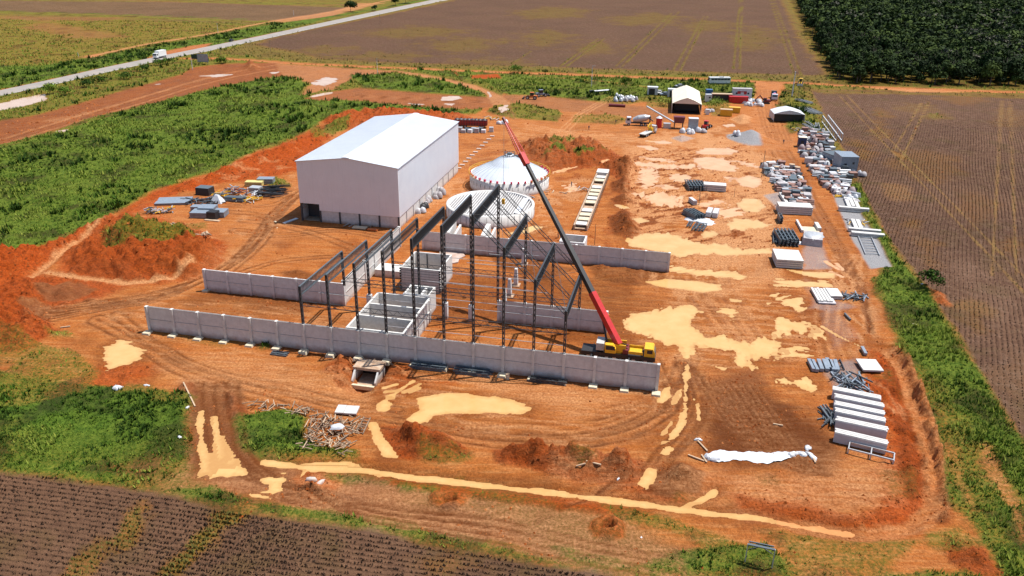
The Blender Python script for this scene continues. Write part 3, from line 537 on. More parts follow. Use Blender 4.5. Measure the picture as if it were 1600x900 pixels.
# far puddles
p([(0, 161), (40, 152), (68, 146), (72, 156), (40, 165), (0, 173), (-40, 180), (-40, 168)], rag=.5, tone='pale')
p([(500, 122), (515, 121), (528, 124), (520, 131), (505, 134), (482, 131), (495, 127)], rag=.8, nz=st_u, tone='pale'); p([(480, 152), (500, 146), (520, 143), (518, 146), (495, 151)], rag=.4, tone='pale')
p([(690, 151), (715, 150), (722, 153), (705, 157), (688, 157)], rag=.4, tone='pale'); p([(636, 161), (665, 163), (650, 164)], rag=.2, tone='pale'); p([(694, 162), (710, 162), (706, 165)], rag=.2, tone='pale')
p([(780, 168), (792, 164), (795, 172), (783, 176)], rag=.6, tone='pale'); p([(762, 143), (770, 150), (765, 152)], rag=.3, tone='pale'); p([(85, 205), (105, 202), (98, 207)], rag=.3, tone='pale')
p([(305, 119), (340, 116), (365, 117), (340, 120)], rag=.5, nz=st_u, tone='pale'); p([(242, 130), (252, 131), (245, 133)], rag=.2, tone='pale'); p([(422, 113), (436, 112), (432, 116)], rag=.4, tone='pale')

# the yard around the sheets of water: churned, paler, streaked
def churn(pts, nz, lo, amt, **ch):
    sl_, w, d = region(pts, 2, 2)
    q = sstep(lo, lo+.12, nz[sl_])*w*amt
    for k, v in ch.items(): CH[k][sl_] = CH[k][sl_]*(1-q)+q*v
churn([(975, 215), (1190, 205), (1230, 260), (1230, 440), (1100, 470), (1000, 420), (985, 330)], n1, -.12, .7, pale=.9, dark=0)
churn([(985, 225), (1160, 215), (1200, 250), (1220, 330), (1220, 400), (1000, 400), (985, 330)], st_u, -.10, .75, pale=.9, dark=0)
churn([(985, 235), (1160, 225), (1200, 250), (1220, 330), (1220, 400), (1130, 400), (1110, 330), (1040, 330), (985, 330)], st_v, -.06, .9, pale=1, dark=0)
churn([(985, 235), (1160, 225), (1220, 330), (1220, 400), (1000, 400)], st_d, .03, .9, dark=.75, red=.8, pale=0)
churn([(1110, 250), (1190, 240), (1210, 300), (1215, 400), (1125, 400), (1105, 350), (1140, 300)], n2, -.15, .85, pale=.9, mud=.25)
churn([(1020, 390), (1180, 395), (1140, 440), (1060, 470), (1010, 440)], st_v, -.05, .7, pale=.9, mud=.3)
churn([(1060, 440), (1260, 440), (1290, 560), (1100, 580), (1000, 540)], st_u, .02, .6, pale=.8)
churn([(1280, 400), (1345, 400), (1370, 520), (1340, 560), (1300, 470)], st_v, 0, .75, pale=.9, mud=.4)
churn([(1000, 560), (1060, 560), (1050, 650), (1010, 640)], st_v, 0, .6, pale=.9)
churn([(250, 450), (980, 560), (1080, 620), (900, 700), (560, 640), (300, 600), (150, 500)], st_u, .07, .55, pale=.7)
churn([(250, 450), (980, 560), (1080, 620), (900, 700), (560, 640), (300, 600), (150, 500)], n1, .08, .5, dark=.55)
churn([(330, 330), (600, 370), (560, 440), (320, 420)], n1, .05, .6, dark=.6, red=.3)
churn([(720, 200), (980, 240), (960, 400), (700, 380)], n2, .06, .6, dark=.6, red=.7)
churn([(1180, 220), (1260, 240), (1380, 420), (1400, 560), (1200, 560), (1190, 330)], n1, .03, .6, dark=.55, red=.3)
churn([(840, 290), (940, 270), (920, 370), (800, 370)], n2, .02, .7, pale=1)
churn([(700, 330), (860, 300), (890, 370), (660, 360)], n4, .05, .6, pale=1)
churn([(600, 340), (720, 270), (735, 300), (680, 330), (640, 355)], n2, -.05, .6, pale=1, mud=.2)
churn([(300, 250), (470, 220), (470, 330), (400, 430), (330, 420)], n2, .08, .5, pale=.8)
churn([(800, 195), (1080, 215), (1060, 235), (800, 230)], st_u, .05, .6, pale=.9)
churn([(1090, 190), (1140, 200), (1140, 235), (1040, 230), (1010, 210)], n2, -.05, .8, pale=1, mud=.2)
for k in CH: CH[k] = np.clip(CH[k], 0, 1)

# ================================================================ build the ground mesh
def grid_mesh(name, Xs, Ys, Zs, keep=None):
    h, w = Xs.shape
    co = np.stack([Xs, Ys, Zs], -1).reshape(-1, 3)
    j, i = np.meshgrid(np.arange(h-1), np.arange(w-1), indexing='ij')
    a = (j*w+i); f = np.stack([a, a+1, a+w+1, a+w], -1).reshape(-1, 4)
    if keep is not None:
        f = f[keep.reshape(-1)]; used, inv = np.unique(f, return_inverse=True); f = inv.reshape(-1, 4); co = co[used]
    me = bpy.data.meshes.new(name); me.vertices.add(len(co)); me.vertices.foreach_set('co', co.astype(np.float32).ravel())
    me.loops.add(f.size); me.loops.foreach_set('vertex_index', f.astype(np.int32).ravel())
    me.polygons.add(len(f)); me.polygons.foreach_set('loop_start', np.arange(0, f.size, 4, dtype=np.int32))
    me.polygons.foreach_set('use_smooth', np.ones(len(f), bool)); me.update(calc_edges=True)
    return me
gme = grid_mesh('ground', X, Y, Z)
for nm, keys in (('cover', ('veg', 'dry', 'field', 'grey')), ('soil', ('red', 'dark', 'pale', 'mud')), ('rows', ('rowb', 'ylw', 'ylw', 'ylw'))):
    at = gme.attributes.new(nm, 'FLOAT_COLOR', 'POINT')
    at.data.foreach_set('color', np.stack([CH[k].ravel() for k in keys], -1).astype(np.float32).ravel())
ground = bpy.data.objects.new('ground', gme); scene.collection.objects.link(ground); ground['kind'] = 'structure'
def zat(x, y):
    i = min(nx-2, max(0, np.searchsorted(GX, x)-1)); j = min(ny-2, max(0, np.searchsorted(GY, y)-1))
    tx = (x-GX[i])/(GX[i+1]-GX[i]); ty = (y-GY[j])/(GY[j+1]-GY[j])
    return float((Z[j, i]*(1-tx)+Z[j, i+1]*tx)*(1-ty)+(Z[j+1, i]*(1-tx)+Z[j+1, i+1]*tx)*ty)
def chat(k, x, y):
    return float(CH[k][min(ny-1, np.searchsorted(GY, y)), min(nx-1, np.searchsorted(GX, x))])

def ground_mat():
    m = bpy.data.materials.new('ground_earth'); m.use_nodes = True; nt = m.node_tree; b = nt.nodes['Principled BSDF']
    P = N(nt, 'ShaderNodeTexCoord').outputs['Object']
    def att(n):
        a = N(nt, 'ShaderNodeAttribute', attribute_name=n); s = N(nt, 'ShaderNodeSeparateColor'); L(nt, a.outputs['Color'], s.inputs[0])
        return s.outputs[0], s.outputs[1], s.outputs[2], a.outputs['Alpha']
    veg, dry, fld, gry = att('cover'); red, drk, pal, mud = att('soil'); rowb, ylw, _, _ = att('rows')
    nA = noise(nt, P, .09, 5, .65); nB = noise(nt, P, .5, 6, .7); nC = noise(nt, P, 2.6, 5, .7); nD = noise(nt, P, .025, 4, .6)
    def streak(scale, ang, sx):
        mp = N(nt, 'ShaderNodeMapping'); mp.inputs['Rotation'].default_value = (0, 0, ang); mp.inputs['Scale'].default_value = (sx, 1, 1)
        L(nt, P, mp.inputs['Vector']); return noise(nt, mp.outputs[0], scale, 6, .7)
    sU = streak(.9, -TH, .12); sV = streak(1.3, -TH-R(70), .15)
    def ws(w, n, k=.55):      # break up a mask's edge with noise
        s = mth(nt, 'SUBTRACT', n, .5); s = mth(nt, 'MULTIPLY', s, k*2)
        e = mth(nt, 'MULTIPLY', mth(nt, 'MULTIPLY', w, mth(nt, 'SUBTRACT', 1.0, w)), 4.0)
        return mth(nt, 'ADD', w, mth(nt, 'MULTIPLY', s, e))
    # soil tones
    base = mix(nt, ramp(nt, nB, .3, .7), (.48, .160, .036), (.33, .088, .016))
    base = mix(nt, ramp(nt, sU, .48, .62, 0, .65), base, (.56, .25, .085))
    base = mix(nt, ramp(nt, nA, .50, .64, 0, .6), base, (.21, .058, .010))
    pale = mix(nt, ramp(nt, nC, .35, .65), (.64, .33, .15), (.50, .225, .09))
    redc = mix(nt, ramp(nt, nC, .3, .7), (.45, .080, .010), (.24, .034, .005))
    redc = mix(nt, ramp(nt, nB, .5, .8, 0, .6), redc, (.52, .13, .025))
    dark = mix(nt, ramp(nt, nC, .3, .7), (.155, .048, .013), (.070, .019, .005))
    mudc = mix(nt, ramp(nt, nB, .3, .7), (.25, .115, .062), (.13, .055, .03))
    c = mix(nt, ws(red, nB), base, redc)
    c = mix(nt, mth(nt, 'MULTIPLY', ws(mud, nA), .9), c, mudc)
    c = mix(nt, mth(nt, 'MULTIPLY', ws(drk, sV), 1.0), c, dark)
    c = mix(nt, ws(pal, sV, .8), c, pale)
    # fine grain in the soil
    c = mix(nt, ramp(nt, nC, .38, .66, .0, .55), c, (.13, .034, .007))
    # gravel, concrete dust
    grav = mix(nt, ramp(nt, noise(nt, P, 5, 4, .8), .35, .65), (.34, .33, .335), (.2, .2, .21))
    c = mix(nt, ws(gry, nC, .4), c, grav)
    # stubble fields: rows + clods
    def rows(ang_, sp, k):
        mp = N(nt, 'ShaderNodeMapping'); mp.inputs['Rotation'].default_value = (0, 0, ang_); L(nt, P, mp.inputs['Vector'])
        w = N(nt, 'ShaderNodeTexWave', wave_type='BANDS', bands_direction='Y'); w.inputs['Scale'].default_value = 2*math.pi/20/sp
        w.inputs['Distortion'].default_value = 2.2; w.inputs['Detail'].default_value = 3; w.inputs['Detail Scale'].default_value = 2.2
        L(nt, mp.outputs[0], w.inputs['Vector']); return w.outputs['Fac']
    rA = rows(-(TH+R(1.5)), .78, 1); rB = rows(-(R(63)), .85, 1)
    fr = mix(nt, rowb, rB, rA)
    fcol = mix(nt, ramp(nt, nB, .3, .7), (.115, .060, .036), (.20, .108, .062))
    fcol = mix(nt, mth(nt, 'MULTIPLY', mth(nt, 'MULTIPLY', ramp(nt, fr, .35, .65), ramp(nt, nC, .3, .6)), .6), fcol, (.046, .024, .014))
    fcol = mix(nt, ramp(nt, nD, .4, .65, 0, .5), fcol, (.070, .036, .024))
    fcol = mix(nt, ramp(nt, nA, .52, .72, 0, .55), fcol, (.09, .068, .016))
    fcol = mix(nt, mth(nt, 'MULTIPLY', drk, .75), fcol, (.060, .034, .028))
    fcol = mix(nt, mth(nt, 'MULTIPLY', ramp(nt, nB, .5, .7, 0, .5), mth(nt, 'SUBTRACT', 1.0, rowb)), fcol, (.20, .13, .095))
    fcol = mix(nt, mth(nt, 'MULTIPLY', pal, .6), fcol, (.30, .20, .145))
    c = mix(nt, ws(fld, nB, .5), c, fcol)
    # dry and yellow growth
    dcol = mix(nt, ramp(nt, nC, .3, .7), (.125, .105, .028), (.058, .056, .014))
    ycol = mix(nt, ramp(nt, nC, .3, .7), (.115, .11, .012), (.06, .068, .008))
    dcol = mix(nt, ylw, dcol, ycol)
    c = mix(nt, ws(dry, nC, .9), c, dcol)
    # green growth: several kinds of plant, dark where taller weeds stand
    g1 = mix(nt, ramp(nt, nC, .3, .7), (.075, .145, .014), (.018, .046, .006))
    g2 = mix(nt, ramp(nt, nC, .3, .7), (.15, .215, .025), (.055, .10, .012))
    gr = mix(nt, ramp(nt, nB, .4, .62), g1, g2)
    gr = mix(nt, ramp(nt, nA, .50, .60, 0, .85), gr, (.026, .034, .009))
    gr = mix(nt, ramp(nt, nD, .5, .7, 0, .35), gr, (.09, .11, .015))
    c = mix(nt, ws(veg, nC, 1.0), c, gr)
    L(nt, c, b.inputs['Base Color'])
    wetness = mth(nt, 'MULTIPLY', mth(nt, 'SUBTRACT', 1.0, mth(nt, 'MAXIMUM', veg, fld)), ramp(nt, sV, .4, .6))
    L(nt, ramp(nt, wetness, 0, 1, .95, .62), b.inputs['Roughness']); b.inputs['Specular IOR Level'].default_value = .08
    nE = noise(nt, P, 8, 4, .75)
    hb = mth(nt, 'ADD', mth(nt, 'MULTIPLY', nE, .12), mth(nt, 'MULTIPLY', nC, .5))
    hb = mth(nt, 'ADD', mth(nt, 'MULTIPLY', nC, .0), hb)
    hb = mth(nt, 'ADD', hb, mth(nt, 'MULTIPLY', nB, .6))
    hb = mth(nt, 'ADD', hb, mth(nt, 'MULTIPLY', sV, .35))
    bn = N(nt, 'ShaderNodeBump', i_0=1.0); bn.inputs['Distance'].default_value = .6
    L(nt, hb, bn.inputs['Height']); L(nt, bn.outputs[0], b.inputs['Normal'])
    return m
ground.data.materials.append(ground_mat())

def water_mat(name, col, col2, rough=.12):
    m = bpy.data.materials.new(name); m.use_nodes = True; nt = m.node_tree; b = nt.nodes['Principled BSDF']
    P = N(nt, 'ShaderNodeTexCoord').outputs['Object']
    da = N(nt, 'ShaderNodeAttribute', attribute_name='depth').outputs['Fac']
    da = mth(nt, 'ADD', da, mth(nt, 'MULTIPLY', mth(nt, 'SUBTRACT', noise(nt, P, 1.6, 5, .7), .5), .9))
    cc = mix(nt, ramp(nt, noise(nt, P, .25, 4), .35, .65), col, col2)
    L(nt, mix(nt, ramp(nt, da, .0, .85), tuple(q*w for q, w in zip(col, (.74, .62, .52))), cc), b.inputs['Base Color'])
    b.inputs['Roughness'].default_value = rough; b.inputs['IOR'].default_value = 1.33
    bn = N(nt, 'ShaderNodeBump', i_0=.1); bn.inputs['Distance'].default_value = .02
    L(nt, noise(nt, P, 1.4, 3), bn.inputs['Height']); L(nt, bn.outputs[0], b.inputs['Normal'])
    return m
WM = {'cream': water_mat('silty_water_cream', (.55, .35, .145), (.49, .30, .11)), 'pink': water_mat('silty_water_pink', (.60, .36, .19), (.54, .30, .14)),
      'pale': water_mat('silty_water_pale', (.56, .40, .30), (.5, .34, .24)), 'orange': water_mat('silty_water_orange', (.6, .30, .12), (.5, .23, .08))}
for sl_, d, lvl, tone, nm in PUDS:
    xs, ys_, zs = X[sl_], Y[sl_], Z[sl_]
    low = (zs < lvl+.004) & (d < 1.2)
    k = low[:-1, :-1] | low[1:, :-1] | low[:-1, 1:] | low[1:, 1:]
    if not k.any(): continue
    me = grid_mesh(nm, xs, ys_, np.full_like(xs, lvl), k)
    used = np.unique(np.stack([(j_*xs.shape[1]+i_) for j_, i_ in [np.nonzero(k)]][0:1]+[ (np.nonzero(k)[0]+a_)*xs.shape[1]+np.nonzero(k)[1]+b_ for a_, b_ in ((0, 1), (1, 0), (1, 1))]))
    at = me.attributes.new('depth', 'FLOAT', 'POINT'); at.data.foreach_set('value', np.clip(-d.ravel()[used]/1.6+.3, 0, 1).astype(np.float32))
    o = bpy.data.objects.new(nm, me); scene.collection.objects.link(o); o['kind'] = 'structure'; me.materials.append(WM[tone])
# ================================================================ building kit
class MB:
    def __init__(s): s.v = []; s.f = []; s.sm = []
    def add(s, vs, fs, smooth=False):
        o = len(s.v); s.v += [tuple(q) for q in vs]; s.f += [tuple(i+o for i in f) for f in fs]; s.sm += [smooth]*len(fs); return s
    def box(s, c, d, rz=0.0, ry=0.0, rx=0.0, taper=1.0):
        """c = centre of the BASE, d = full size"""
        M = Matrix.Translation(c) @ Matrix.Rotation(rz, 4, 'Z') @ Matrix.Rotation(ry, 4, 'Y') @ Matrix.Rotation(rx, 4, 'X')
        x, y, z = d[0]/2, d[1]/2, d[2]; t = taper
        q = [(-x, -y, 0), (x, -y, 0), (x, y, 0), (-x, y, 0), (-x*t, -y*t, z), (x*t, -y*t, z), (x*t, y*t, z), (-x*t, y*t, z)]
        return s.add([M @ Vector(p) for p in q], [(0, 3, 2, 1), (4, 5, 6, 7), (0, 1, 5, 4), (1, 2, 6, 5), (2, 3, 7, 6), (3, 0, 4, 7)])
    def bar(s, a, b, w, h=None, up=(0, 0, 1)):
        a, b = Vector(a), Vector(b); h = h or w; d = (b-a)
        if d.length < 1e-6: return s
        d.normalize(); up = Vector(up)
        if abs(d.dot(up)) > .95: up = Vector((0, 1, 0)) if abs(d.y) < .9 else Vector((1, 0, 0))
        r = d.cross(up).normalized(); u = r.cross(d)
        q = [p+r*(sx*w/2)+u*(sz*h/2) for p in (a, b) for sx, sz in ((-1, -1), (1, -1), (1, 1), (-1, 1))]
        return s.add(q, [(0, 1, 2, 3), (7, 6, 5, 4), (0, 4, 5, 1), (1, 5, 6, 2), (2, 6, 7, 3), (3, 7, 4, 0)])
    def tube(s, a, b, r, r2=None, n=10, caps=True):
        a, b = Vector(a), Vector(b); r2 = r if r2 is None else r2; d = (b-a).normalized()
        t = Vector((0, 0, 1)) if abs(d.z) < .9 else Vector((1, 0, 0)); x = d.cross(t).normalized(); y = d.cross(x)
        q = []
        for p, rr in ((a, r), (b, r2)):
            q += [p+x*rr*math.cos(2*math.pi*i/n)+y*rr*math.sin(2*math.pi*i/n) for i in range(n)]
        s.add(q, [(i, i+n, (i+1) % n+n, (i+1) % n) for i in range(n)], True)
        if caps: s.add(q, [tuple(range(n)), tuple(range(2*n-1, n-1, -1))])
        return s
    def lathe(s, prof, c=(0, 0, 0), n=32, smooth=True):
        q = []; m = len(prof)
        for r, z in prof: q += [(c[0]+r*math.cos(2*math.pi*i/n), c[1]+r*math.sin(2*math.pi*i/n), c[2]+z) for i in range(n)]
        return s.add(q, [(k*n+i, k*n+(i+1) % n, (k+1)*n+(i+1) % n, (k+1)*n+i) for k in range(m-1) for i in range(n)], smooth)
    def prism(s, pts, axis, a, b):
        """extrude a 2-D outline along axis ('x','y','z') from a to b"""
        def P(p, t): return {'x': (t, p[0], p[1]), 'y': (p[0], t, p[1]), 'z': (p[0], p[1], t)}[axis]
        n = len(pts); q = [P(p, a) for p in pts]+[P(p, b) for p in pts]
        return s.add(q, [tuple(range(n))[::-1], tuple(range(n, 2*n))]+[(i, (i+1) % n, (i+1) % n+n, i+n) for i in range(n)])
    def sheet(s, rows, smooth=True):
        m, n = len(rows), len(rows[0])
        return s.add([p for r in rows for p in r], [(i*n+j, i*n+j+1, (i+1)*n+j+1, (i+1)*n+j) for i in range(m-1) for j in range(n-1)], smooth)
    def lump(s, c, d, seed=0, rough=.25, n=10, m=6):
        rr = random.Random(seed); q = []; ph = [rr.uniform(0, 6.28) for _ in range(6)]
        for k in range(m+1):
            th = math.pi/2*(1-k/m) if k < m else 0
            th = math.pi/2*k/m
            for i in range(n):
                a = 2*math.pi*i/n
                r = 1+rough*(math.sin(2*a+ph[0])*.5+math.sin(3*a+ph[1]+k)*.4+math.sin(5*a+ph[2]-k*1.7)*.35)+rr.uniform(-1, 1)*rough*.3
                q.append((c[0]+d[0]/2*r*math.cos(a)*math.cos(th), c[1]+d[1]/2*r*math.sin(a)*math.cos(th), c[2]+d[2]*math.sin(th)*(1+rr.uniform(-1, 1)*rough*.4)))
        return s.add(q, [(k*n+i, k*n+(i+1) % n, (k+1)*n+(i+1) % n, (k+1)*n+i) for k in range(m) for i in range(n)], True)
    def build(s, name, m, parent=None, **kw):
        me = bpy.data.meshes.new(name); me.from_pydata([tuple(q) for q in s.v], [], s.f); me.materials.append(m)
        me.polygons.foreach_set('use_smooth', s.sm); me.update()
        o = bpy.data.objects.new(name, me); scene.collection.objects.link(o)
        if parent: o.parent = parent
        for k, v in kw.items(): o[k] = v
        return o
def tag(o, label, cat, group=None, kind=None):
    if label: o['label'] = label
    if cat: o['category'] = cat
    if group: o['group'] = group
    if kind: o['kind'] = kind
    return o
def thing(name, label, cat, loc, rz=0.0, group=None):
    o = bpy.data.objects.new(name, None); scene.collection.objects.link(o); o.location = loc; o.rotation_euler = (0, 0, rz)
    o.empty_display_size = .3
    return tag(o, label, cat, group)
def copy_tree(o, loc=None, rz=None, label=None, group=None, parent=None, sc=None):
    c = o.copy(); scene.collection.objects.link(c)
    if parent: c.parent = parent
    if loc is not None: c.location = loc
    if rz is not None: c.rotation_euler = (0, 0, rz)
    if sc is not None: c.scale = (sc, sc, sc) if isinstance(sc, (int, float)) else sc
    if label: c['label'] = label
    if group: c['group'] = group
    for ch in list(o.children): copy_tree(ch, parent=c)
    return c
def gz(px, py, dz=0.0):
    p = G(px, py); return Vector((p.x, p.y, max(zat(p.x, p.y), -.02)+dz))
# materials of made things
M = dict(
 conc=mat('precast_concrete', (.62, .61, .605), .85, (.52, .51, .505), 1.1, bump=.25, dirt=.7), conc_new=mat('fresh_pale_concrete', (.62, .61, .59), .85, (.5, .49, .47), 1.4, dirt=.5),
 conc_warm=mat('cream_footing_concrete', (.60, .54, .40), .9, (.5, .42, .29), 2), conc_dirty=mat('mud_stained_concrete', (.46, .36, .27), .9, (.33, .2, .12), 1.2, bump=.2),
 joint=mat('dark_joint', (.13, .13, .14), .9), white=mat('white_sheet_cladding', (.62, .66, .72), .45, (.58, .62, .69), .3), paint_w=mat('white_vehicle_paint', (.78, .78, .78), .3, (.72, .72, .72), 1), roofw=mat('white_sheet_roof', (.60, .64, .69), .4, (.56, .60, .66), .25),
 wall_l=mat('light_grey_sheet_cladding', (.76, .745, .76), .5, (.72, .705, .72), .3, dirt=.01),  # copy of the hall cladding with the front's shaded tint in its colour
 steel=mat('dark_primed_steel', (.035, .042, .05), .5, (.05, .056, .065), 3), steel2=mat('slate_primed_steel', (.10, .125, .145), .45, (.07, .09, .105), 2), galv=mat('galvanised_steel', (.50, .52, .54), .4, (.38, .4, .43), 3, metal=.3),
 black=mat('black_plastic', (.014, .014, .016), .55, (.022, .022, .025), 4), tyre=mat('tyre_rubber', (.02, .02, .02), .85), yellow=mat('yellow_paint', (.72, .42, .02), .4, (.6, .34, .02), 2), red=mat('red_paint', (.50, .018, .018), .35, (.4, .014, .014), 1.5),
 orange=mat('orange_paint', (.62, .16, .03), .45), blue=mat('blue_paint', (.05, .14, .32), .5), glass=mat('dark_glass', (.02, .03, .04), .08), wood=mat('weathered_timber', (.30, .21, .14), .85, (.17, .11, .07), 3, bump=.3),
 wood2=mat('pale_timber', (.50, .37, .25), .85, (.36, .25, .16), 3), tarp=mat('white_tarpaulin', (.58, .60, .63), .5, (.47, .49, .53), 1.2, bump=.4, bscale=3), paper=mat('pale_wrapping', (.44, .42, .43), .7, (.28, .26, .27), 1.5),
 cream=mat('cream_canvas', (.72, .66, .55), .7, (.62, .55, .44), 1), darkred=mat('maroon_paint', (.16, .02, .025), .4), pink=mat('pink_red_paint', (.62, .05, .10), .5), grass=mat('green_leaf', (.05, .11, .012), .9),
 rock=mat('crushed_stone', (.26, .26, .27), .95, (.17, .17, .18), 3), blueg=mat('blue_grey_steel', (.27, .32, .38), .4, (.2, .24, .29), 2, metal=.2), skin=mat('skin', (.22, .11, .07), .6), navy=mat('navy_cloth', (.03, .05, .12), .85), cloth_o=mat('orange_cloth', (.7, .2, .03), .8), cloth_w=mat('pale_cloth', (.5, .5, .48), .8),
)
# ================================================================ the hall
BAY = 4.955
def base_at(u, v, dz=0.0): return W(u, v, dz)
hall = thing('warehouse', 'tall white sheet-clad hall with a low gabled roof and an open corner doorway', 'warehouse', W(-.6, 61.8), TH)
HW, HL, HE, HR = 25.6, 52.4, 15.0, 16.6      # width, length, eaves, ridge (local x = u, y = v)
cl = 3.0                                      # cladding starts here
def ribs(mb, a, b, z0, z1f, off, step=.5, w=.07):
    """vertical standing ribs of the sheeting between a and b"""
    a, b = Vector(a), Vector(b); n = int((b-a).length/step); d = (b-a).normalized(); o = Vector((d.y, -d.x, 0))*off
    for i in range(1, n):
        p = a+d*(i*step); t = (p-a).length/(b-a).length
        mb.bar(p+o+Vector((0, 0, z0)), p+o+Vector((0, 0, z1f(t))), w, w)
# front wall: with doorway (x 0..5.0, up to z 4.4)
f = MB(); f.prism([(0, 4.6), (5.0, 4.6), (5.0, cl), (HW, cl), (HW, HE), (HW/2, HR), (0, HE)], 'y', 0, .12)
f.build('front_cladding', M['wall_l'], hall)
f = MB(); f.prism([(0, cl), (HW, cl), (HW, HE), (HW/2, HR), (0, HE)], 'y', HL-.12, HL); f.build('rear_cladding', M['wall_l'], hall)
g = MB(); ribs(g, (0, 0, 0), (HW, 0, 0), 4.7, lambda t: HE-.15+(HR-HE)*(1-abs(2*t-1)), .0, .62, .05); ribs(g, (5.2, 0, 0), (HW, 0, 0), cl, lambda t: 4.8, .0, .62, .05)
g.build('cladding_ribs', M['wall_l'], hall)
f = MB(); f.box((HW-.06, HL/2, cl), (.12, HL-.26, HE-cl)); f.box((.06, HL/2, cl), (.12, HL-.26, HE-cl))
ribs(f, (HW, 0, 0), (HW, HL, 0), cl, lambda t: HE-.1, .0, .8, .05); f.build('side_cladding', M['white'], hall)
f = MB()
for sx in (0, 1):
    a = (-.25 if sx == 0 else HW+.25, HE-.03); b = (HW/2, HR+.03)
    f.prism([(a[0], a[1]), (b[0], b[1]), (b[0], b[1]+.12), (a[0], a[1]+.12)], 'y', -.25, HL+.25)
    for i in range(66):
        y = .4+i*.79; f.bar((a[0], y, a[1]+.15), (b[0], y, b[1]+.15), .07, .06)
f.build('roof', M['roofw'], hall)
f = MB(); f.prism([(HW/2-.9, HR-.1), (HW/2-.9, HR+.2), (HW/2, HR+.28), (HW/2+.9, HR+.2), (HW/2+.9, HR-.1)], 'y', -.3, HL+.3); f.build('ridge_cap', M['roofw'], hall)
f = MB()
f.box((15.2, .25, 0), (HW-5.4-.4, .22, cl-.05)); f.box((HW-.25, HL/2, 0), (.22, HL-.6, cl-.05)); f.box((.25, HL/2, 0), (.22, HL-.6, cl-.05)); f.box((HW/2, HL-.25, 0), (HW-.6, .22, cl-.05))
f.build('plinth_wall', M['conc_new'], hall)
for x in (5.15, 10.2, 15.3, 20.4, 25.3):
    MB().box((x, .1, 0), (.38, .3, cl+.02)).build('column', M['steel'], hall)
for i in range(1, 10): MB().box((HW-.08, i*5.2, 0), (.16, .22, cl-.02)).build('column', M['galv'], hall)
f = MB(); f.box((.2, .2, 0), (.4, .4, 4.6)); f.box((2.6, 3.5, 0), (5.2, .1, 4.4)); f.build('doorway_frame', M['steel'], hall)  # corner post, plus a dark panel standing in for the shaded interior
MB().box((HW/2, HL/2, .03), (HW-1, HL-1, .06)).build('floor_slab', M['conc_dirty'], hall)
MB().box((3.0, HL/2, 4.6), (.1, HL-1, .1)).build('beam', M['steel'], hall)

# ================================================================ precast walls
def precast_wall(name, label, n, loc, rz, hgt=4.9, foot=True, t=.28, post_skip=(), first=True, panels=2, bay=BAY, mw=None):
    """n bays of stacked panels between posts, running along local +x; footings in front (-y)"""
    r = thing(name, label, 'wall', loc, rz)
    mw = mw or M['conc']
    for i in range(n):
        for k in range(panels):
            h = hgt/panels
            p = MB(); x0, x1 = i*bay+.2, (i+1)*bay-.2; z0, z1 = k*h+(.02 if k else -.3), (k+1)*h-.03
            p.box(((x0+x1)/2, 0, z0), (x1-x0, t*.55, z1-z0)); p.box(((x0+x1)/2, 0, z1-.17), (x1-x0, t*.95, .17))
            if k == 0: p.box(((x0+x1)/2, 0, 0), (x1-x0, t*.8, .14))
            p.build('panel', mw, r)
    for i in range(n+1):
        if i in post_skip: continue
        MB().box((i*bay, -.06 if foot else 0, -.3), (.46, .62, hgt+.32)).build('post', M['conc_new'] if foot else mw, r)
        if foot:
            MB().box((i*bay, -1.0, -.25), (1.5, 1.5, .55), taper=.85).build('footing', M['conc_warm'], r)
    return r
precast_wall('precast_wall', 'long grey precast wall in front of the steel frame, posts with cream footings', 18, W(0, 0), TH)
precast_wall('precast_wall', 'short precast wall enclosing the dark levelled earth on the left', 6, W(0, 18.2), TH, 4.6, foot=False, bay=4.86)
precast_wall('precast_wall', 'precast wall under the right half of the steel frame, beside the crane', 4, W(59.4, 18.4), TH, 4.3, foot=False)
precast_wall('precast_wall', 'precast wall behind the frame, from the hall corner to the pale puddles', 11, W(34.6, 50.2), TH, 4.4, foot=False)
precast_wall('precast_wall', 'white-topped wall running back from the short wall toward the hall', 6, W(28.9, 18.9), TH+math.pi/2, 4.9, foot=False, t=.5, bay=5.25, mw=M['conc_new'])
MB().box((0, 0, -.1), (1.2, 1.0, .4)).build('footing', M['conc_warm'], [o for o in scene.objects if o.name.startswith('precast_wall')][1]).location = (0, -.4, 0)

# ================================================================ concrete bins and tanks
def bin_box(name, label, loc, w, d, h, t=.35, divs=(), m=None, cat='tank', rz=TH, bottom=True, courses=0):
    r = thing(name, label, cat, loc, rz); m = m or M['conc_new']
    f = MB(); f.box((w/2, t/2, 0), (w, t, h)); f.build('front_wall', m, r)
    f = MB(); f.box((w/2, d-t/2, 0), (w, t, h)); f.build('back_wall', m, r)
    f = MB(); f.box((t/2, d/2, 0), (t, d-2*t, h-.003)); f.build('side_wall', m, r)
    f = MB(); f.box((w-t/2, d/2, 0), (t, d-2*t, h-.003)); f.build('side_wall', m, r)
    for y in divs: MB().box((w/2, y, 0), (w-2*t, t, h-.05)).build('divider', m, r)
    if bottom: MB().box((w/2, d/2, .0), (w-2*t, d-2*t, .15)).build('floor', M['conc_dirty'], r)
    if courses:
        c = MB()
        for k in range(1, courses):
            z = h*k/courses; c.box((w/2, -.012, z), (w-.1, .025, .06))
        c.build('course_joints', M['joint'], r)
    return r
b = bin_box('concrete_bin', 'low open concrete bin of three cells just behind the long wall', W(36.9, 1.0), 10.3, 15.0, 4.6, .35, (5.3, 10.2))
f = MB()
for k in range(5): f.bar((10.32, 1.0+k*3.2, .2), (10.32, 1.0+k*3.2, 4.5), .3, .3)
f.box((10.4, 7.4, 2.2), (.14, 14.4, .2)); f.build('buttress', M['conc_new'], b)
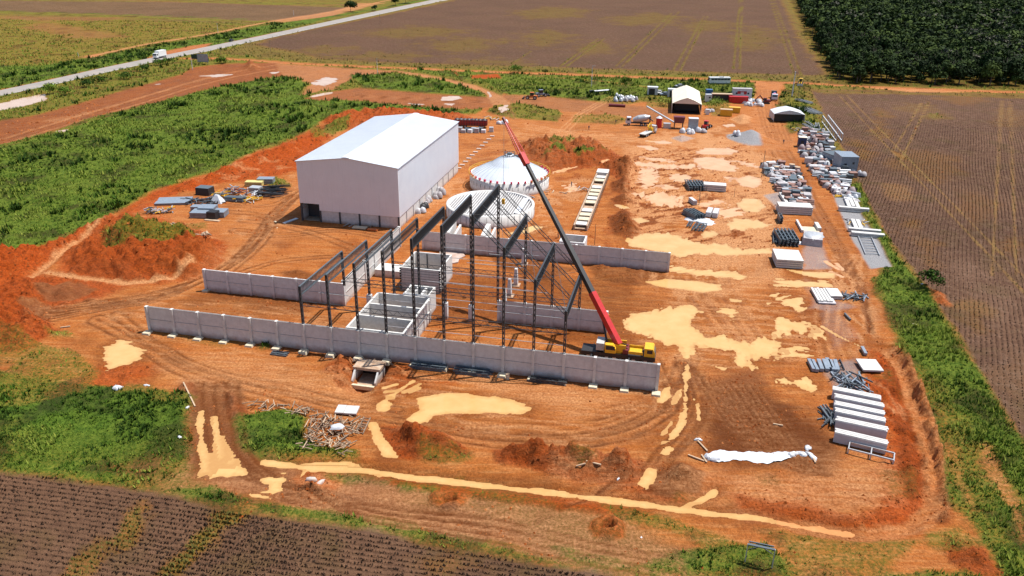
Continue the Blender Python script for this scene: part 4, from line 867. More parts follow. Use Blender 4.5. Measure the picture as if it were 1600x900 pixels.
b = bin_box('concrete_tank', 'tall open concrete tank made of stacked planks with notched corners', W(37.2, 27.8), 8.1, 8.9, 4.9, .32, (), None, 'tank', TH, True, 9)
for k in range(9):
    for x in (-.02, 8.12): MB().box((x, -.02, .2+k*.54), (.32, .3, .28)).build('corner_notch', M['black'], b)
MB().bar((.3, 4, 3.2), (7.8, 4, 3.2), .2, .3).build('inner_strut', M['steel'], b); MB().bar((2.8, 8.5, .3), (2.8, 8.5, 4.7), .2, .2).build('inner_strut', M['steel'], b)
b = thing('concrete_sump', 'small white block with two slots between the bin and the tank', 'sump', W(41.6, 16.8), TH)
f = MB(); f.box((2.4, .3, 0), (5.0, .5, 4.4)); f.box((.15, 2.3, 0), (.3, 3.4, 4.4)); f.box((4.75, 2.3, 0), (.3, 3.4, 4.4)); f.box((2.4, 4.2, 0), (5, .4, 4.4)); f.build('shell', M['conc_new'], b)
f = MB(); f.box((1.6, 2.3, 0), (.35, 3.2, 4.2)); f.box((3.2, 2.3, 0), (.5, 3.2, 4.2)); f.build('baffle', M['conc'], b)
b = thing('concrete_slab', 'low white slab between the tank and the white-topped wall', 'slab', W(29.4, 33.0), TH)
MB().box((3.4, 1.8, 0), (6.4, 3.8, 1.6)).build('slab', M['conc_new'], b)
b = thing('concrete_pad', 'pale concrete spill spread beside the tall tank', 'slab', W(40.5, 43.0), TH)
f = MB(); f.prism([(-2, 6.8), (.5, 6.9), (3.6, 6.6), (4.4, 5.3), (3.6, 3.3), (3.9, 1.2), (2.6, .2), (1, 1.6), (-1, 4)], 'z', 0, .25); f.build('pad', M['conc_new'], b)
bin_box('concrete_box', 'open square concrete box behind the rear wall, next to the crane boom', W(65.0, 53.5), 5.6, 5.0, 3.6, .35, (), M['conc'], 'box')

# ================================================================ steel frame
HS = [11.8, 14.4, 16.9, 19.5, 22.0, 24.6, 26.8, 21.9, 17.1, 12.3]
U0 = 6*BAY-.05
frame = thing('gable_steelwork', 'dark steel gable frame standing on the precast walls, half assembled', 'steel frame', W(U0, 0), TH)
def column(x, y, z0, z1, w=.44, d=.3, parent=frame):
    f = MB()
    for sx in (-1, 1): f.box((x+sx*(w/2-.07), y, z0), (.13, d, z1-z0))
    n = max(2, int((z1-z0)/.9)); zz = [z0+(z1-z0)*i/n for i in range(n+1)]
    for i in range(n): f.bar((x+(-1)**i*(w/2-.08), y, zz[i]), (x-(-1)**i*(w/2-.08), y, zz[i+1]), .1, d*.6)
    f.build('column', M['steel'], parent)
def lattice(a, b, dep, chord=.1, step=1.0, web=.05, side=(0, 0, 1), name='lattice_girder', parent=frame, m=None):
    a, b = Vector(a), Vector(b); dn = Vector(side)*dep; f = MB(); f.bar(a, b, chord); f.bar(a-dn, b-dn, chord)
    n = max(2, int((b-a).length/step))
    for i in range(n):
        p, q = a+(b-a)*(i/n), a+(b-a)*((i+1)/n)
        if i % 2: f.bar(p, q-dn, web)
        else: f.bar(p-dn, q, web)
    f.build(name, m or M['steel'], parent); return f
VR = 17.4
for i, h in enumerate(HS):
    x = i*BAY+.05
    column(x, 0, 4.95, h)
    z0 = 4.5 if i >= 6 or i == 0 else 3.2
    column(x, VR, z0, h-.4)
    # deep roof truss between the two columns: chords, close verticals
    dep = 1.6 if i < 3 else 1.75
    f = MB(); n = 34
    f.bar((x, -.1, h), (x, VR+.1, h-.3), .24, .14); f.bar((x, -.1, h-dep), (x, VR+.1, h-.3-dep), .24, .14)
    for k in range(n+1):
        y = VR*k/n; zt = h-.3*k/n
        f.bar((x-.1, y, zt), (x-.1, min(VR, y+.1), zt-dep), .07 if i < 4 else .2, .08); f.bar((x+.08, y, zt-dep), (x+.08, min(VR, y+VR/n), zt), .06, .06)
    f.build('roof_truss', M['steel2'] if i < 3 else M['steel'], frame)
XE = 9*BAY
for vy, zz in ((0, 6.9), (VR, 6.2)): lattice((0, vy, zz+2.2 if vy == 0 else zz), (XE, vy, zz+2.2 if vy == 0 else zz), .8, .09, .8)
lattice((2*BAY, VR, 10.4), (7*BAY, VR, 10.4), .7, .08, .8); lattice((2*BAY, 0, 13.6), (6*BAY, 0, 13.6), .6, .07, .8)
for vy, zs_ in ((0, (11.0,)), (VR, ())):
    for zq in zs_:
        f = MB(); x0 = max(0, (zq-9.3)/2.5*BAY); f.bar((x0, vy, zq), (XE-.1, vy, zq), .07); f.build('girt', M['galv'], frame)
for zq in (6.2, 12.2, 15.0, 16.9, 18.8, 20.6):
    lo = max(0, (zq-11.8)/2.5)*BAY+BAY*3; hi = min(9, 6+(26.8-zq)/4.85)*BAY
    if hi > lo: MB().bar((lo, .1, zq), (hi, .1, zq), .075).build('girt', M['galv'], frame)
for zq in (7.4, 9.2, 12.3, 14.2):
    MB().bar((4*BAY, VR-.2, zq), (7.5*BAY, VR-.2, zq), .07).build('girt', M['galv'], frame)
# sloping rafters right of the ridge
for vy in (0, 5.8, 11.6, VR):
    lattice((6*BAY+.1, vy, 26.6-.3*vy/VR), (9*BAY+.1, vy, 12.2-.3*vy/VR), .75, .1, 1.1, side=Vector((-.95, 0, .32)).normalized()*-1 if False else (0, 0, 1), name='rafter')
for a, b in (((6, 0), (7, VR)), ((7, 0), (8, VR)), ((8, 0), (9, VR)), ((7, 0), (6, VR)), ((8, 0), (7, VR)), ((9, 0), (8, VR))):
    hz = lambda i_: HS[i_]
    MB().bar((a[0]*BAY, a[1], hz(a[0])), (b[0]*BAY, b[1], hz(b[0])-.3), .05).build('brace_rod', M['steel'], frame)
# concrete pedestals under the rear row
for i in range(1, 6):
    r = thing('pedestal', f'{("second", "third", "fourth", "fifth", "sixth")[i-1]} rear column pedestal from the left of the frame, rough pale concrete', 'pedestal', W(U0+i*BAY, VR), TH, 'pedestals under the rear columns of the frame')
    MB().box((0, 0, -.2), (.9, .9, 3.4)).build('shaft', M['conc'], r); MB().box((0, 0, 3.2), (.6, .6, .06)).build('base_plate', M['galv'], r)
for k, (px, py) in enumerate(((818, 418), (806, 446), (796, 463), (788, 478))):
    q = gz(px, py); r = thing('pedestal', f'tapered free-standing concrete pedestal in the damp earth, {("farthest", "second farthest", "third farthest", "nearest")[k]} of four', 'pedestal', q, TH, 'free-standing tapered pedestals inside the frame')
    MB().box((0, 0, -.3), (.9, 1.1, 4.0), taper=.6).build('shaft', M['conc'], r); MB().box((0, 0, -.2), (1.7, 1.9, .4)).build('footing', M['conc_dirty'], r)

# ================================================================ silos
dome = thing('silo', 'finished round silo with a bright white conical roof and a yellow rail', 'silo', W(42.6, 104.5), TH)
RD = 11.2
MB().lathe([(RD, -.2), (RD, 3.6), (RD-.4, 3.6), (RD-.4, -.2)], n=72).build('drum', M['conc_new'], dome)
f = MB(); prof = [(RD-.3, 3.45), (RD-2.0, 4.6), (RD-4.2, 5.7), (5.4, 6.35), (5.3, 6.45), (3.1, 7.9), (1.3, 8.6)]
f.lathe(prof, n=72); f.lathe([(1.3, 8.6), (1.3, 8.9), (0.01, 8.9)], n=24); f.build('cone_roof', mat('white_silo_sheet', (.56, .61, .67), .35, (.50, .55, .62), .5), dome)
f = MB()
for k in range(36):
    a = 2*math.pi*k/36
    for (r0, z0), (r1, z1) in zip(prof[:-1], prof[1:]): f.bar((r0*math.cos(a), r0*math.sin(a), z0+.04), (r1*math.cos(a), r1*math.sin(a), z1+.04), .05)
f.build('roof_seam', M['galv'], dome)
for k in range(36):
    a = 2*math.pi*(k+.5)/36
    if -2.9 < (a if a < math.pi else a-2*math.pi) < .9: MB().box(((RD-.1)*math.cos(a), (RD-.1)*math.sin(a), 3.62), (.5, .5, .55), a).build('anchor_cap', M['pink'], dome)
for k in range(0, 44):
    a = 2*math.pi*k/44; MB().box(((RD+.02)*math.cos(a), (RD+.02)*math.sin(a), 1.6), (.05, .12, 1.0), a).build('slot', M['joint'], dome)
f = MB()
for k in range(48):
    a, a2 = math.pi*(-.28+1.55*k/48), math.pi*(-.28+1.55*(k+1)/48)
    for z in (4.0, 4.5): f.bar(((RD+.25)*math.cos(a), (RD+.25)*math.sin(a), z), ((RD+.25)*math.cos(a2), (RD+.25)*math.sin(a2), z), .08)
    f.bar(((RD+.25)*math.cos(a), (RD+.25)*math.sin(a), 3.4), ((RD+.25)*math.cos(a), (RD+.25)*math.sin(a), 4.5), .07)
f.build('guard_rail', M['yellow'], dome)
f = MB()
for k in range(14):
    a = 2*math.pi*k/14; f.bar((1.5*math.cos(a), 1.5*math.sin(a), 8.3), (1.5*math.cos(a), 1.5*math.sin(a), 9.6), .12); f.bar((1.5*math.cos(a), 1.5*math.sin(a), 9.5), (1.5*math.cos(a+.45), 1.5*math.sin(a+.45), 9.5), .1)
f.box((0, 0, 8.5), (1.2, 1.2, .9)); f.box((2.2, .6, 7.9), (1.6, .8, .8)); f.build('top_platform', M['steel2'], dome)

ring = thing('round_foundation', 'unfinished round silo base covered by parallel grey ribs and two white planks', 'silo base', W(43.4, 78.2), TH)
RB = 11.2
MB().lathe([(RB, -.2), (RB, 3.0), (RB-.7, 3.0), (RB-.7, -.2)], n=72).build('drum', M['conc_new'], ring)
MB().lathe([(RB-.7, 2.1), (0.01, 2.1)], n=48).build('deck', M['joint'], ring)  # deck coloured dark to stand for the shaded gaps between the ribs
f = MB()
for k in range(-17, 18):
    x = k*.66; l = math.sqrt(max(0, (RB-.75)**2-x*x)); f.box((x, 0, 2.15), (.22, 2*l-.1, .7))
f.build('ribs', M['conc'], ring)
for x in (-6.6, 8.1):
    l = math.sqrt(max(1, (RB-.8)**2-x*x)); MB().box((x, 0, 2.9), (1.3, 2*l-.8, .12)).build('plank', M['white'], ring)
for k in range(0, 40):
    a = 2*math.pi*k/40; MB().box(((RB+.02)*math.cos(a), (RB+.02)*math.sin(a), .4), (.04, .07, 2.4), a).build('drum_joint', M['joint'], ring)
for k, u in enumerate((38.2, 46.6)):
    r = thing('buttress_block', ('left', 'right')[k]+' white wedge-shaped concrete block behind the rear wall, below the ribbed silo base', 'block', W(u, 55.5), TH, 'wedge blocks at the silo base')
    MB().prism([(0, 0), (6, 0), (6, 3.4), (4.5, 3.4), (0, 2.6)], 'x', 0, 1.0).build('wedge', M['conc_new'], r); MB().prism([(0, 0), (5, 0), (5, 3), (0, 2.2)], 'x', 2.0, 2.5).build('wedge', M['conc_new'], r)

# ================================================================ trench channel
ch = thing('concrete_channel', 'long narrow concrete channel covered with slabs running back past the silos', 'channel', W(65.6, 71.5), TH)
LEN = 51
for sx in (-1, 1): MB().box((1.8+sx*1.55, LEN/2, -.3), (.35, LEN, 1.7)).build('side_wall', M['conc_dirty'], ch)
MB().box((1.8, LEN/2, .2), (2.7, LEN, .3)).build('channel_floor', M['conc_dirty'], ch)
MB().box((1.8, LEN-2, .6), (3.4, 4.0, 1.1)).build('end_block', M['conc_new'], ch)
for k in range(13):
    if k in (4, 10): continue
    MB().box((1.8+random.uniform(-.05, .05), 2+k*3.5, 1.05), (2.6, 2.3, .25), random.uniform(-.02, .02)).build('cover_slab', M['conc_warm'] if k % 3 else M['conc_new'], ch)
for k in range(34):
    for sx in (-1, 1): f = MB(); f.bar((1.8+sx*1.85, 1.2+k*1.48, 0), (1.8+sx*2.5, 1.2+k*1.48, -.1), .1); f.bar((1.8+sx*2.0, 1.2+k*1.48, 0), (1.8+sx*1.8, 1.2+k*1.48, 1.5), .08); f.build('formwork_prop', M['steel'], ch)
# culvert in front of the long wall
cv = thing('culvert', 'open concrete box culvert under the long wall, mouth facing the road of mud', 'culvert', W(40.3, -4.6, -1.55), TH)
for x in (.15, 4.1): MB().prism([(-1.6, -.8), (3.0, -.8), (3.0, 1.6), (-.2, 1.6), (-1.6, .4)], 'x', x, x+.28).build('wing_wall', M['conc_new'], cv)
MB().box((2.25, 1.5, 1.6), (4.7, 3.0, .45)).build('top_slab', M['conc_dirty'], cv); MB().box((2.25, .4, -.8), (3.6, 4.6, .3)).build('floor_slab', M['conc_dirty'], cv)
MB().box((2.25, 2.9, -.6), (3.6, .1, 2.3)).build('dark_end', M['black'], cv)  # black panel stands in for the darkness inside the culvert
MB().box((2.25, -1.9, -.75), (4.2, .5, .7)).build('sill', M['conc_warm'], cv)
# ================================================================ highway
lo = [(-420, 240), (-200, 193), (0, 150), (80, 133), (160, 114.5), (240, 97), (320, 81), (400, 64), (520, 38), (600, 21), (660, 8), (700, 0), (790, -18)]
hi = [(-420, 227), (-200, 182), (0, 141), (80, 124), (160, 106), (240, 89.5), (320, 73.5), (400, 57.5), (520, 32), (600, 15), (660, 3), (696, -5), (780, -22)]
def dens(P, k=8):
    out = []
    for a, b in zip(P[:-1], P[1:]): out += [(a[0]+(b[0]-a[0])*i/k, a[1]+(b[1]-a[1])*i/k) for i in range(k)]
    return out+[P[-1]]
rl = [G(*p_, .22) for p_ in dens(lo)]; rh = [G(*p_, .22) for p_ in dens(hi)]
f = MB(); f.sheet([[a, a.lerp(b, .5)+Vector((0, 0, .06)), b] for a, b in zip(rl, rh)])
road = f.build('road', mat('worn_asphalt', (.23, .215, .20), .9, (.30, .26, .23), .15), None, kind='structure')
f = MB(); f.sheet([[a.lerp(b, .05)+Vector((0, 0, .012)), a.lerp(b, .08)+Vector((0, 0, .016))] for a, b in zip(rl, rh)])
f.build('road_edge_line', mat('worn_white_line', (.5, .48, .44), .8), road)

# ================================================================ foliage
def foliage_mat(name, dark, mid, light):
    m = bpy.data.materials.new(name); m.use_nodes = True; nt = m.node_tree; b = nt.nodes['Principled BSDF']
    a = N(nt, 'ShaderNodeAttribute', attribute_name='tone').outputs['Fac']
    oi = N(nt, 'ShaderNodeObjectInfo').outputs['Random']
    t = mth(nt, 'ADD', a, mth(nt, 'MULTIPLY', mth(nt, 'SUBTRACT', oi, .5), .35))
    c = mix(nt, ramp(nt, t, 0, .5), dark, mid); c = mix(nt, ramp(nt, t, .5, 1), c, light)
    c = mix(nt, ramp(nt, a, 1.5, 2.0), c, (.10, .085, .085))
    L(nt, c, b.inputs['Base Color']); b.inputs['Roughness'].default_value = .75; b.inputs['Specular IOR Level'].default_value = .1
    return m
FM = foliage_mat('tree_foliage', (.008, .017, .005), (.021, .040, .009), (.060, .090, .018))
GM = foliage_mat('grass_blades', (.020, .045, .006), (.085, .160, .014), (.24, .27, .045))
DM = foliage_mat('dry_blades', (.07, .065, .016), (.15, .13, .035), (.24, .21, .08))
SM = foliage_mat('crop_stubble', (.034, .020, .013), (.065, .040, .026), (.13, .085, .055))
def quads_mesh(name, co, tone, m, k=4):
    """co: [n,k,3]"""
    n = len(co); me = bpy.data.meshes.new(name); me.vertices.add(n*k); me.vertices.foreach_set('co', co.astype(np.float32).ravel())
    me.loops.add(n*k); me.loops.foreach_set('vertex_index', np.arange(n*k, dtype=np.int32))
    me.polygons.add(n); me.polygons.foreach_set('loop_start', np.arange(0, n*k, k, dtype=np.int32)); me.update(calc_edges=True)
    a = me.attributes.new('tone', 'FLOAT', 'POINT'); a.data.foreach_set('value', np.repeat(tone, k).astype(np.float32)); me.materials.append(m)
    return me
def crown_pts(n, rx, h, z0, rng, lobes=7, size=.9, tone0=.5):
    """leaf clumps over several lobes; open underneath"""
    lc = rng.normal(0, 1, (lobes, 3)); lc /= np.linalg.norm(lc, axis=1)[:, None]; lc[:, 2] = np.abs(lc[:, 2])
    lc = lc*np.array([rx*.55, rx*.55, h*.35])*rng.uniform(.6, 1.1, (lobes, 1))
    lr = rx*rng.uniform(.38, .62, lobes); lt = rng.uniform(-.25, .25, lobes)
    w = rng.integers(0, lobes, n); d = rng.normal(0, 1, (n, 3)); d /= np.linalg.norm(d, axis=1)[:, None]; d[:, 2] = np.where(d[:, 2] < -.3, -d[:, 2], d[:, 2])
    r = lr[w]*rng.uniform(.72, 1.08, n); c = lc[w]+d*r[:, None]*np.array([1, 1, .85]); c[:, 2] = c[:, 2]+z0+h*.45
    nrm = d+rng.normal(0, .45, (n, 3)); nrm /= np.linalg.norm(nrm, axis=1)[:, None]
    t = np.cross(nrm, rng.normal(0, 1, (n, 3))); t /= np.linalg.norm(t, axis=1)[:, None]; u = np.cross(nrm, t)
    s = size*rng.uniform(.6, 1.3, n)[:, None]/2; s2 = s*rng.uniform(.5, 1, (n, 1))
    q = np.stack([c-t*s-u*s2, c+t*s-u*s2*.6, c+t*s*.7+u*s2, c-t*s*.8+u*s2*1.1], 1)
    return q, tone0+lt[w]+rng.uniform(-.25, .25, n)
def trunk_mb(h, r, rng, limbs=4):
    f = MB(); f.tube((0, 0, -.5), (0, 0, h*.55), r, r*.65, 8)
    for k in range(limbs):
        a = rng.uniform(0, 6.28); f.tube((0, 0, h*rng.uniform(.35, .5)), (math.cos(a)*h*.25, math.sin(a)*h*.25, h*rng.uniform(.65, .85)), r*.4, r*.12, 5)
    return f
BARK = mat('bark', (.13, .10, .08), .9, (.08, .06, .05), 3)
tproto = []
for k in range(7):
    rg = np.random.default_rng(100+k); hh = rg.uniform(9.5, 13); rr_ = rg.uniform(3.8, 5.2)
    r = thing('forest_tree', 'tree of the dark wood at the upper right', 'tree', (0, 0, 0))
    q, t = crown_pts(1100, rr_, hh*.95, -hh*.08, rg, 11, .85, (.35, .5, .3, .6, .45, .7, .25)[k]); o = bpy.data.objects.new('crown', quads_mesh('crown', q, t, FM)); scene.collection.objects.link(o); o.parent = r
    trunk_mb(hh, .28, rg).build('trunk', BARK, r); tproto.append((r, rr_, hh))
FP = gp([(1236, -28), (1240, 0), (1268, 62), (1306, 131), (1450, 133), (1620, 137), (1760, 142), (1760, -28)])
sp = 6.4; pts = []
rgf = np.random.default_rng(5)
xs_, ys2 = np.arange(FP[:, 0].min(), min(FP[:, 0].max(), 760), sp), np.arange(FP[:, 1].min(), min(FP[:, 1].max(), 1150), sp)
xx, yy = np.meshgrid(xs_, ys2); xx = xx.ravel()+rgf.uniform(-3.2, 3.2, xx.size); yy = yy.ravel()+rgf.uniform(-3.2, 3.2, yy.size)
ins = (sdf(FP, xx, yy) < -1.5) & (rgf.random(xx.size) < .9); xx, yy = xx[ins], yy[ins]
# camera-visible wedge only (with a margin)
vis = np.abs(xx) < yy*.66+25; xx, yy = xx[vis], yy[vis]
e1 = sdf(FP, xx, yy)*-1
od = np.argsort(np.hypot(xx, yy)+e1*3.0); xx, yy = xx[od], yy[od]
NT = 290; TREES = []
PLACE = ('beside the red haul road', 'in the front rank of the wood', 'at the wood\'s left edge beside the ploughed field')
for i in range(min(NT, len(xx))):
    pr, rr_, hh = tproto[i % 7]
    o = pr if i < 7 else copy_tree(pr)
    s = rgf.uniform(.65, 1.3); o.location = (xx[i], yy[i], 0); o.rotation_euler = (0, 0, rgf.uniform(0, 6.28)); o.scale = (s, s, s*rgf.uniform(.85, 1.15))
    o['group'] = 'trees at the edge of the wood'; TREES.append(o)
fr = sorted([o for o in TREES if sdf(gp([(1300, 134), (1450, 136), (1620, 140)]), np.array([o.location.x]), np.array([o.location.y]), False)[0] < 9], key=lambda o: o.location.x)
ORD = lambda k: f'{k}'+({1: 'st', 2: 'nd', 3: 'rd'}.get(k % 10, 'th') if k % 100 not in (11, 12, 13) else 'th')
for k, o in enumerate(fr): o['label'] = f'front-rank tree of the wood, {ORD(k+1)} from its left corner along the haul road'
lf = sorted([o for o in TREES if o not in fr and sdf(gp([(1304, 133), (1266, 60), (1238, 0)]), np.array([o.location.x]), np.array([o.location.y]), False)[0] < 9], key=lambda o: o.location.y)
for k, o in enumerate(lf): o['label'] = f'tree on the wood\'s left edge, {ORD(k+1)} counting away from the haul road'
for o in TREES:
    pass
rk_ = {}
for o in sorted([o for o in TREES if o not in fr and o not in lf], key=lambda o: o.location.x):
    b_ = int(sdf(gp([(1300, 134), (1450, 136), (1620, 140), (1800, 146)]), np.array([o.location.x]), np.array([o.location.y]), False)[0]/7)+1; rk_[b_] = rk_.get(b_, 0)+1
    o['label'] = f'inner tree of the wood, {ORD(rk_[b_])} from the left, {ORD(b_)} rank back from the haul road'
cq, ct = [], []
for i in range(NT, len(xx)):
    far = yy[i] > 560; n = 90 if far else 190
    q, t = crown_pts(n, rgf.uniform(3.2, 6.6), rgf.uniform(6, 12), 1.2, rgf, 6, 1.9 if far else 1.35, rgf.choice((.0, .15, .3, .45, .6, .85)))
    if vnoise(np.array([xx[i]/22.]), np.array([yy[i]/45.]), 4)[0] > .74: k_ = rgf.random(n) < .32; t[k_] = 1.85
    q = q+np.array([xx[i], yy[i], 0]); cq.append(q); ct.append(t)
me = quads_mesh('woodland', np.concatenate(cq), np.concatenate(ct), FM); o = bpy.data.objects.new('woodland', me); scene.collection.objects.link(o)
tag(o, 'dense dark green wood stretching away behind the trees at its edge', 'woodland', kind='stuff')

def tree(px, py, h, w, label, n=700, name='tree', tone=.4, trunk=True, size=.6, group=None, cat=None):
    q0 = gz(px, py); rg = np.random.default_rng(int(px*7+py)); r = thing(name, label, cat or name.replace('_', ' '), q0, 0, group)
    q, t = crown_pts(n, w/2/.8, h*.9, 0 if not trunk else h*.1, rg, 7, size, tone); o = bpy.data.objects.new('crown' if trunk else 'foliage', quads_mesh('crown', q, t, FM if trunk else GM)); scene.collection.objects.link(o); o.parent = r
    trunk_mb(h, .2 if trunk else .05, rg).build('trunk' if trunk else 'stem', BARK, r); return r
tree(548, 19, 8, 11, 'round dark tree on the far verge of the highway, leftmost of the verge trees', 900, size=1.0)
tree(586, 17, 4, 5, 'small dark shrub-like tree right of the round verge tree', 300, size=.8)
tree(618, 9, 6, 8, 'dark tree on the verge near the top edge, left of the tallest', 500, size=1.0)
tree(634, 6, 9, 12, 'widest dark tree on the highway verge at the top edge', 900, size=1.0)
tree(346, 100, 3.2, 6, 'dark rounded bush beside the billboards near the highway', 500, 'bush', .5, False, .5)
tree(805, 114, 3.0, 8, 'green bush at the edge of the haul road above the red patches', 400, 'bush', .5, False, .5)
tree(1448, 455, 3.4, 5.0, 'dark bushy shrub beside the orange mound in the green strip', 700, 'bush', .0, False, .35)
tree(1118, 172, 4.2, 8, 'olive scrubby bush right of the large cream tent', 600, 'bush', .9, False, .4)
tree(1040, 165, 3.0, 7, 'brownish scrub just left of the large cream tent', 400, 'bush', 1.1, False, .4)
tree(178, 92, 2.6, 4, 'dark bush on the verge at the sandy track', 200, 'bush', .1, False, .5)
tree(205, 96, 3.0, 5, 'dark bush on the verge left of the white truck', 260, 'bush', .0, False, .5)
tree(190, 97, 3.2, 5, 'second dark bush from the white truck on the far verge', 260, 'bush', .0, False, .5)
tree(80, 148, 4.0, 7, 'olive reedy clump at the right end of the roadside pond', 500, 'bush', .6, False, .5)
tree(100, 150, 3.5, 6, 'tall olive shrub right of the roadside pond', 400, 'bush', .4, False, .5)
for k, (a, b) in enumerate(((135, 137), (160, 131), (195, 125), (228, 112), (248, 103), (262, 101))):
    tree(a, b, 2.8, 6, f'dark shrub in the roadside thicket, {("first", "second", "third", "fourth", "fifth", "sixth")[k]} going right from the pond', 300, 'bush', .05, False, .5)

# ---- grass: tufts of blades sown where the ground is green (one object each kind)
GA = np.diff(GX)[None, :]*np.diff(GY)[:, None]
def sow(name, label, key, dens_fn, hfn, m, rng, blades=5, mask=None, tonefn=None, wide=.35, lean=.55):
    c = CH[key][:-1, :-1]; yy_ = Y[:-1, :-1]; xx_ = X[:-1, :-1]
    vis_ = (np.abs(xx_) < yy_*.68+12) & (yy_ > 60) & (yy_ < 640)
    ex = np.clip(c-.25, 0, 1)/.75*np.nan_to_num(dens_fn(np.maximum(yy_, 60)))*GA*vis_*(~WET[:-1, :-1])
    if mask is not None: ex = ex*mask[:-1, :-1]
    cnt = rng.poisson(np.clip(ex, 0, 60)); j, i = np.nonzero(cnt); rep = cnt[j, i]; j = np.repeat(j, rep); i = np.repeat(i, rep); n = len(j)
    fx, fy = rng.random(n), rng.random(n)
    px_ = GX[i]+fx*(GX[i+1]-GX[i]); py_ = GY[j]+fy*(GY[j+1]-GY[j])
    pz = (Z[j, i]*(1-fx)+Z[j, i+1]*fx)*(1-fy)+(Z[j+1, i]*(1-fx)+Z[j+1, i+1]*fx)*fy
    big = n2[j, i]; hh = hfn(py_)*(1+1.6*np.clip(big+.05, -.2, .6)+rng.uniform(-.3, .4, n)); ww = hh*wide
    tn = tonefn(j, i) if tonefn else .48+1.9*n1[j, i]+1.5*n3[j, i]
    out = []; tt = []
    for b_ in range(blades):
        a = rng.uniform(0, 2*math.pi, n); ln = hh*rng.uniform(.15, lean, n); o = rng.uniform(0, .45, n)*hh
        bx, by = px_+np.cos(a+1)*o, py_+np.sin(a+1)*o; s = ww*rng.uniform(.5, 1, n)
        dx, dy = -np.sin(a)*s/2, np.cos(a)*s/2
        z = pz-.05
        p0 = np.stack([bx-dx, by-dy, z], -1); p1 = np.stack([bx+dx, by+dy, z], -1)
        p2 = np.stack([bx+np.cos(a)*ln+dx*.25, by+np.sin(a)*ln+dy*.25, z+hh*rng.uniform(.6, 1, n)], -1)
        out.append(np.stack([p0, p1, p2], 1)); tt.append(tn+rng.uniform(-.3, .3, n))
    co = np.concatenate(out); tone = np.concatenate(tt)
    me_ = quads_mesh(name, co, np.clip(tone, 0, 1.3), m, 3); o_ = bpy.data.objects.new(name, me_); scene.collection.objects.link(o_)
    return tag(o_, label, name.replace('_', ' '), kind='stuff'), n
rg = np.random.default_rng(21)
_, na = sow('grass', 'thick green grass and weeds over the verges and meadows round the site', 'veg', lambda y: np.clip((95/y)**2.1*7, .12, 7), lambda y: .32+np.clip((y-90)/300, 0, 1)*.5, GM, rg, 5)
nw_ = fbm(X, Y, 8, 4, 61)*.6+fbm(X, Y, 24, 3, 62)*.4
_, nc = sow('tall_weeds', 'darker patches of tall weeds standing in the green growth', 'veg', lambda y: np.clip((95/y)**2*2.2, .16, 2.2), lambda y: .5+np.clip((y-90)/200, 0, 1)*.9, GM, rg, 7, mask=sstep(.52, .62, nw_)*sstep(.6, .8, CH['veg']), tonefn=lambda j, i: .12+.12*sstep(180, 90, Y[j, i])+.8*n3[j, i], wide=.5)
_, nd = sow('reeds', 'pale yellow-green tufts of taller grass among the green growth', 'veg', lambda y: np.clip((95/y)**2*2.2, .12, 2.2), lambda y: .55+np.clip((y-90)/200, 0, 1)*.5, GM, rg, 5, mask=sstep(.47, .41, nw_), tonefn=lambda j, i: 1.05+0*n1[j, i], wide=.4)
_, nb = sow('dry_grass', 'straw-coloured dry grass between the green and the bare soil', 'dry', lambda y: np.clip((95/y)**2.1*5, .05, 5), lambda y: .28+np.clip((y-90)/300, 0, 1)*.5, DM, rg, 4)
# stubble stands in rows
def stubble(poly, ang_, sp_, step_, hgt, rng, lim):
    P = gp(poly); c, s = math.cos(ang_), math.sin(ang_); Rm = np.array([[c, s], [-s, c]]); Q = P@Rm.T
    a = np.arange(Q[:, 0].min(), Q[:, 0].max(), step_); b = np.arange(Q[:, 1].min(), Q[:, 1].max(), sp_); A, B = np.meshgrid(a, b); A = A.ravel(); B = B.ravel()
    x = A*c-B*s; y = A*s+B*c; k = (np.abs(x) < y*.7+18) & (y > 56) & (y < lim); A, B = A[k], B[k]
    A = A+rng.uniform(-step_*.4, step_*.4, len(A)); B = B+rng.normal(0, sp_*.07, len(A))+.25*np.sin(A*.07)
    x = A*c-B*s; y = A*s+B*c; k = sdf(P, x, y) < -.4; x, y = x[k], y[k]
    keep = rng.random(len(x)) < (.95+1.0*(fbm(x, y, 3, 3, 55)-.45))*np.clip((lim+5-y)/90, 0, 1); x, y = x[keep], y[keep]
    ji = np.clip(np.searchsorted(GY, y), 0, ny-1); ii = np.clip(np.searchsorted(GX, x), 0, nx-1); k = (CH['field'][ji, ii] > .4) | (CH['ylw'][ji, ii] > .5); x, y, ji, ii = x[k], y[k], ji[k], ii[k]
    z = Z[ji, ii]; return x, y, z, CH['ylw'][ji, ii]
# clods and stones loose on the dug soil
wgt = np.clip(CH['red']*1.0+CH['dark']*.5+CH['mud']*.35+.05, 0, 1.3)*(1-CH['veg'])*(1-CH['field'])*(1-CH['grey'])*(~WET)
wgt = (wgt*(n1 > -.05))[:-1, :-1]*GA*((np.abs(X) < Y*.68+8) & (Y > 62) & (Y < 330))[:-1, :-1]*np.clip((95/np.maximum(Y, 60))**1.6*3.2, .2, 3.2)[:-1, :-1]
cnt = rg.poisson(np.clip(wgt, 0, 30)); j, i = np.nonzero(cnt); rp = cnt[j, i]; j = np.repeat(j, rp); i = np.repeat(i, rp); n = len(j)
fx, fy = rg.random(n), rg.random(n); cx_ = GX[i]+fx*(GX[i+1]-GX[i]); cy_ = GY[j]+fy*(GY[j+1]-GY[j]); cz_ = Z[j, i]*(1-fx)*(1-fy)+Z[j, i+1]*fx*(1-fy)+Z[j+1, i]*(1-fx)*fy+Z[j+1, i+1]*fx*fy
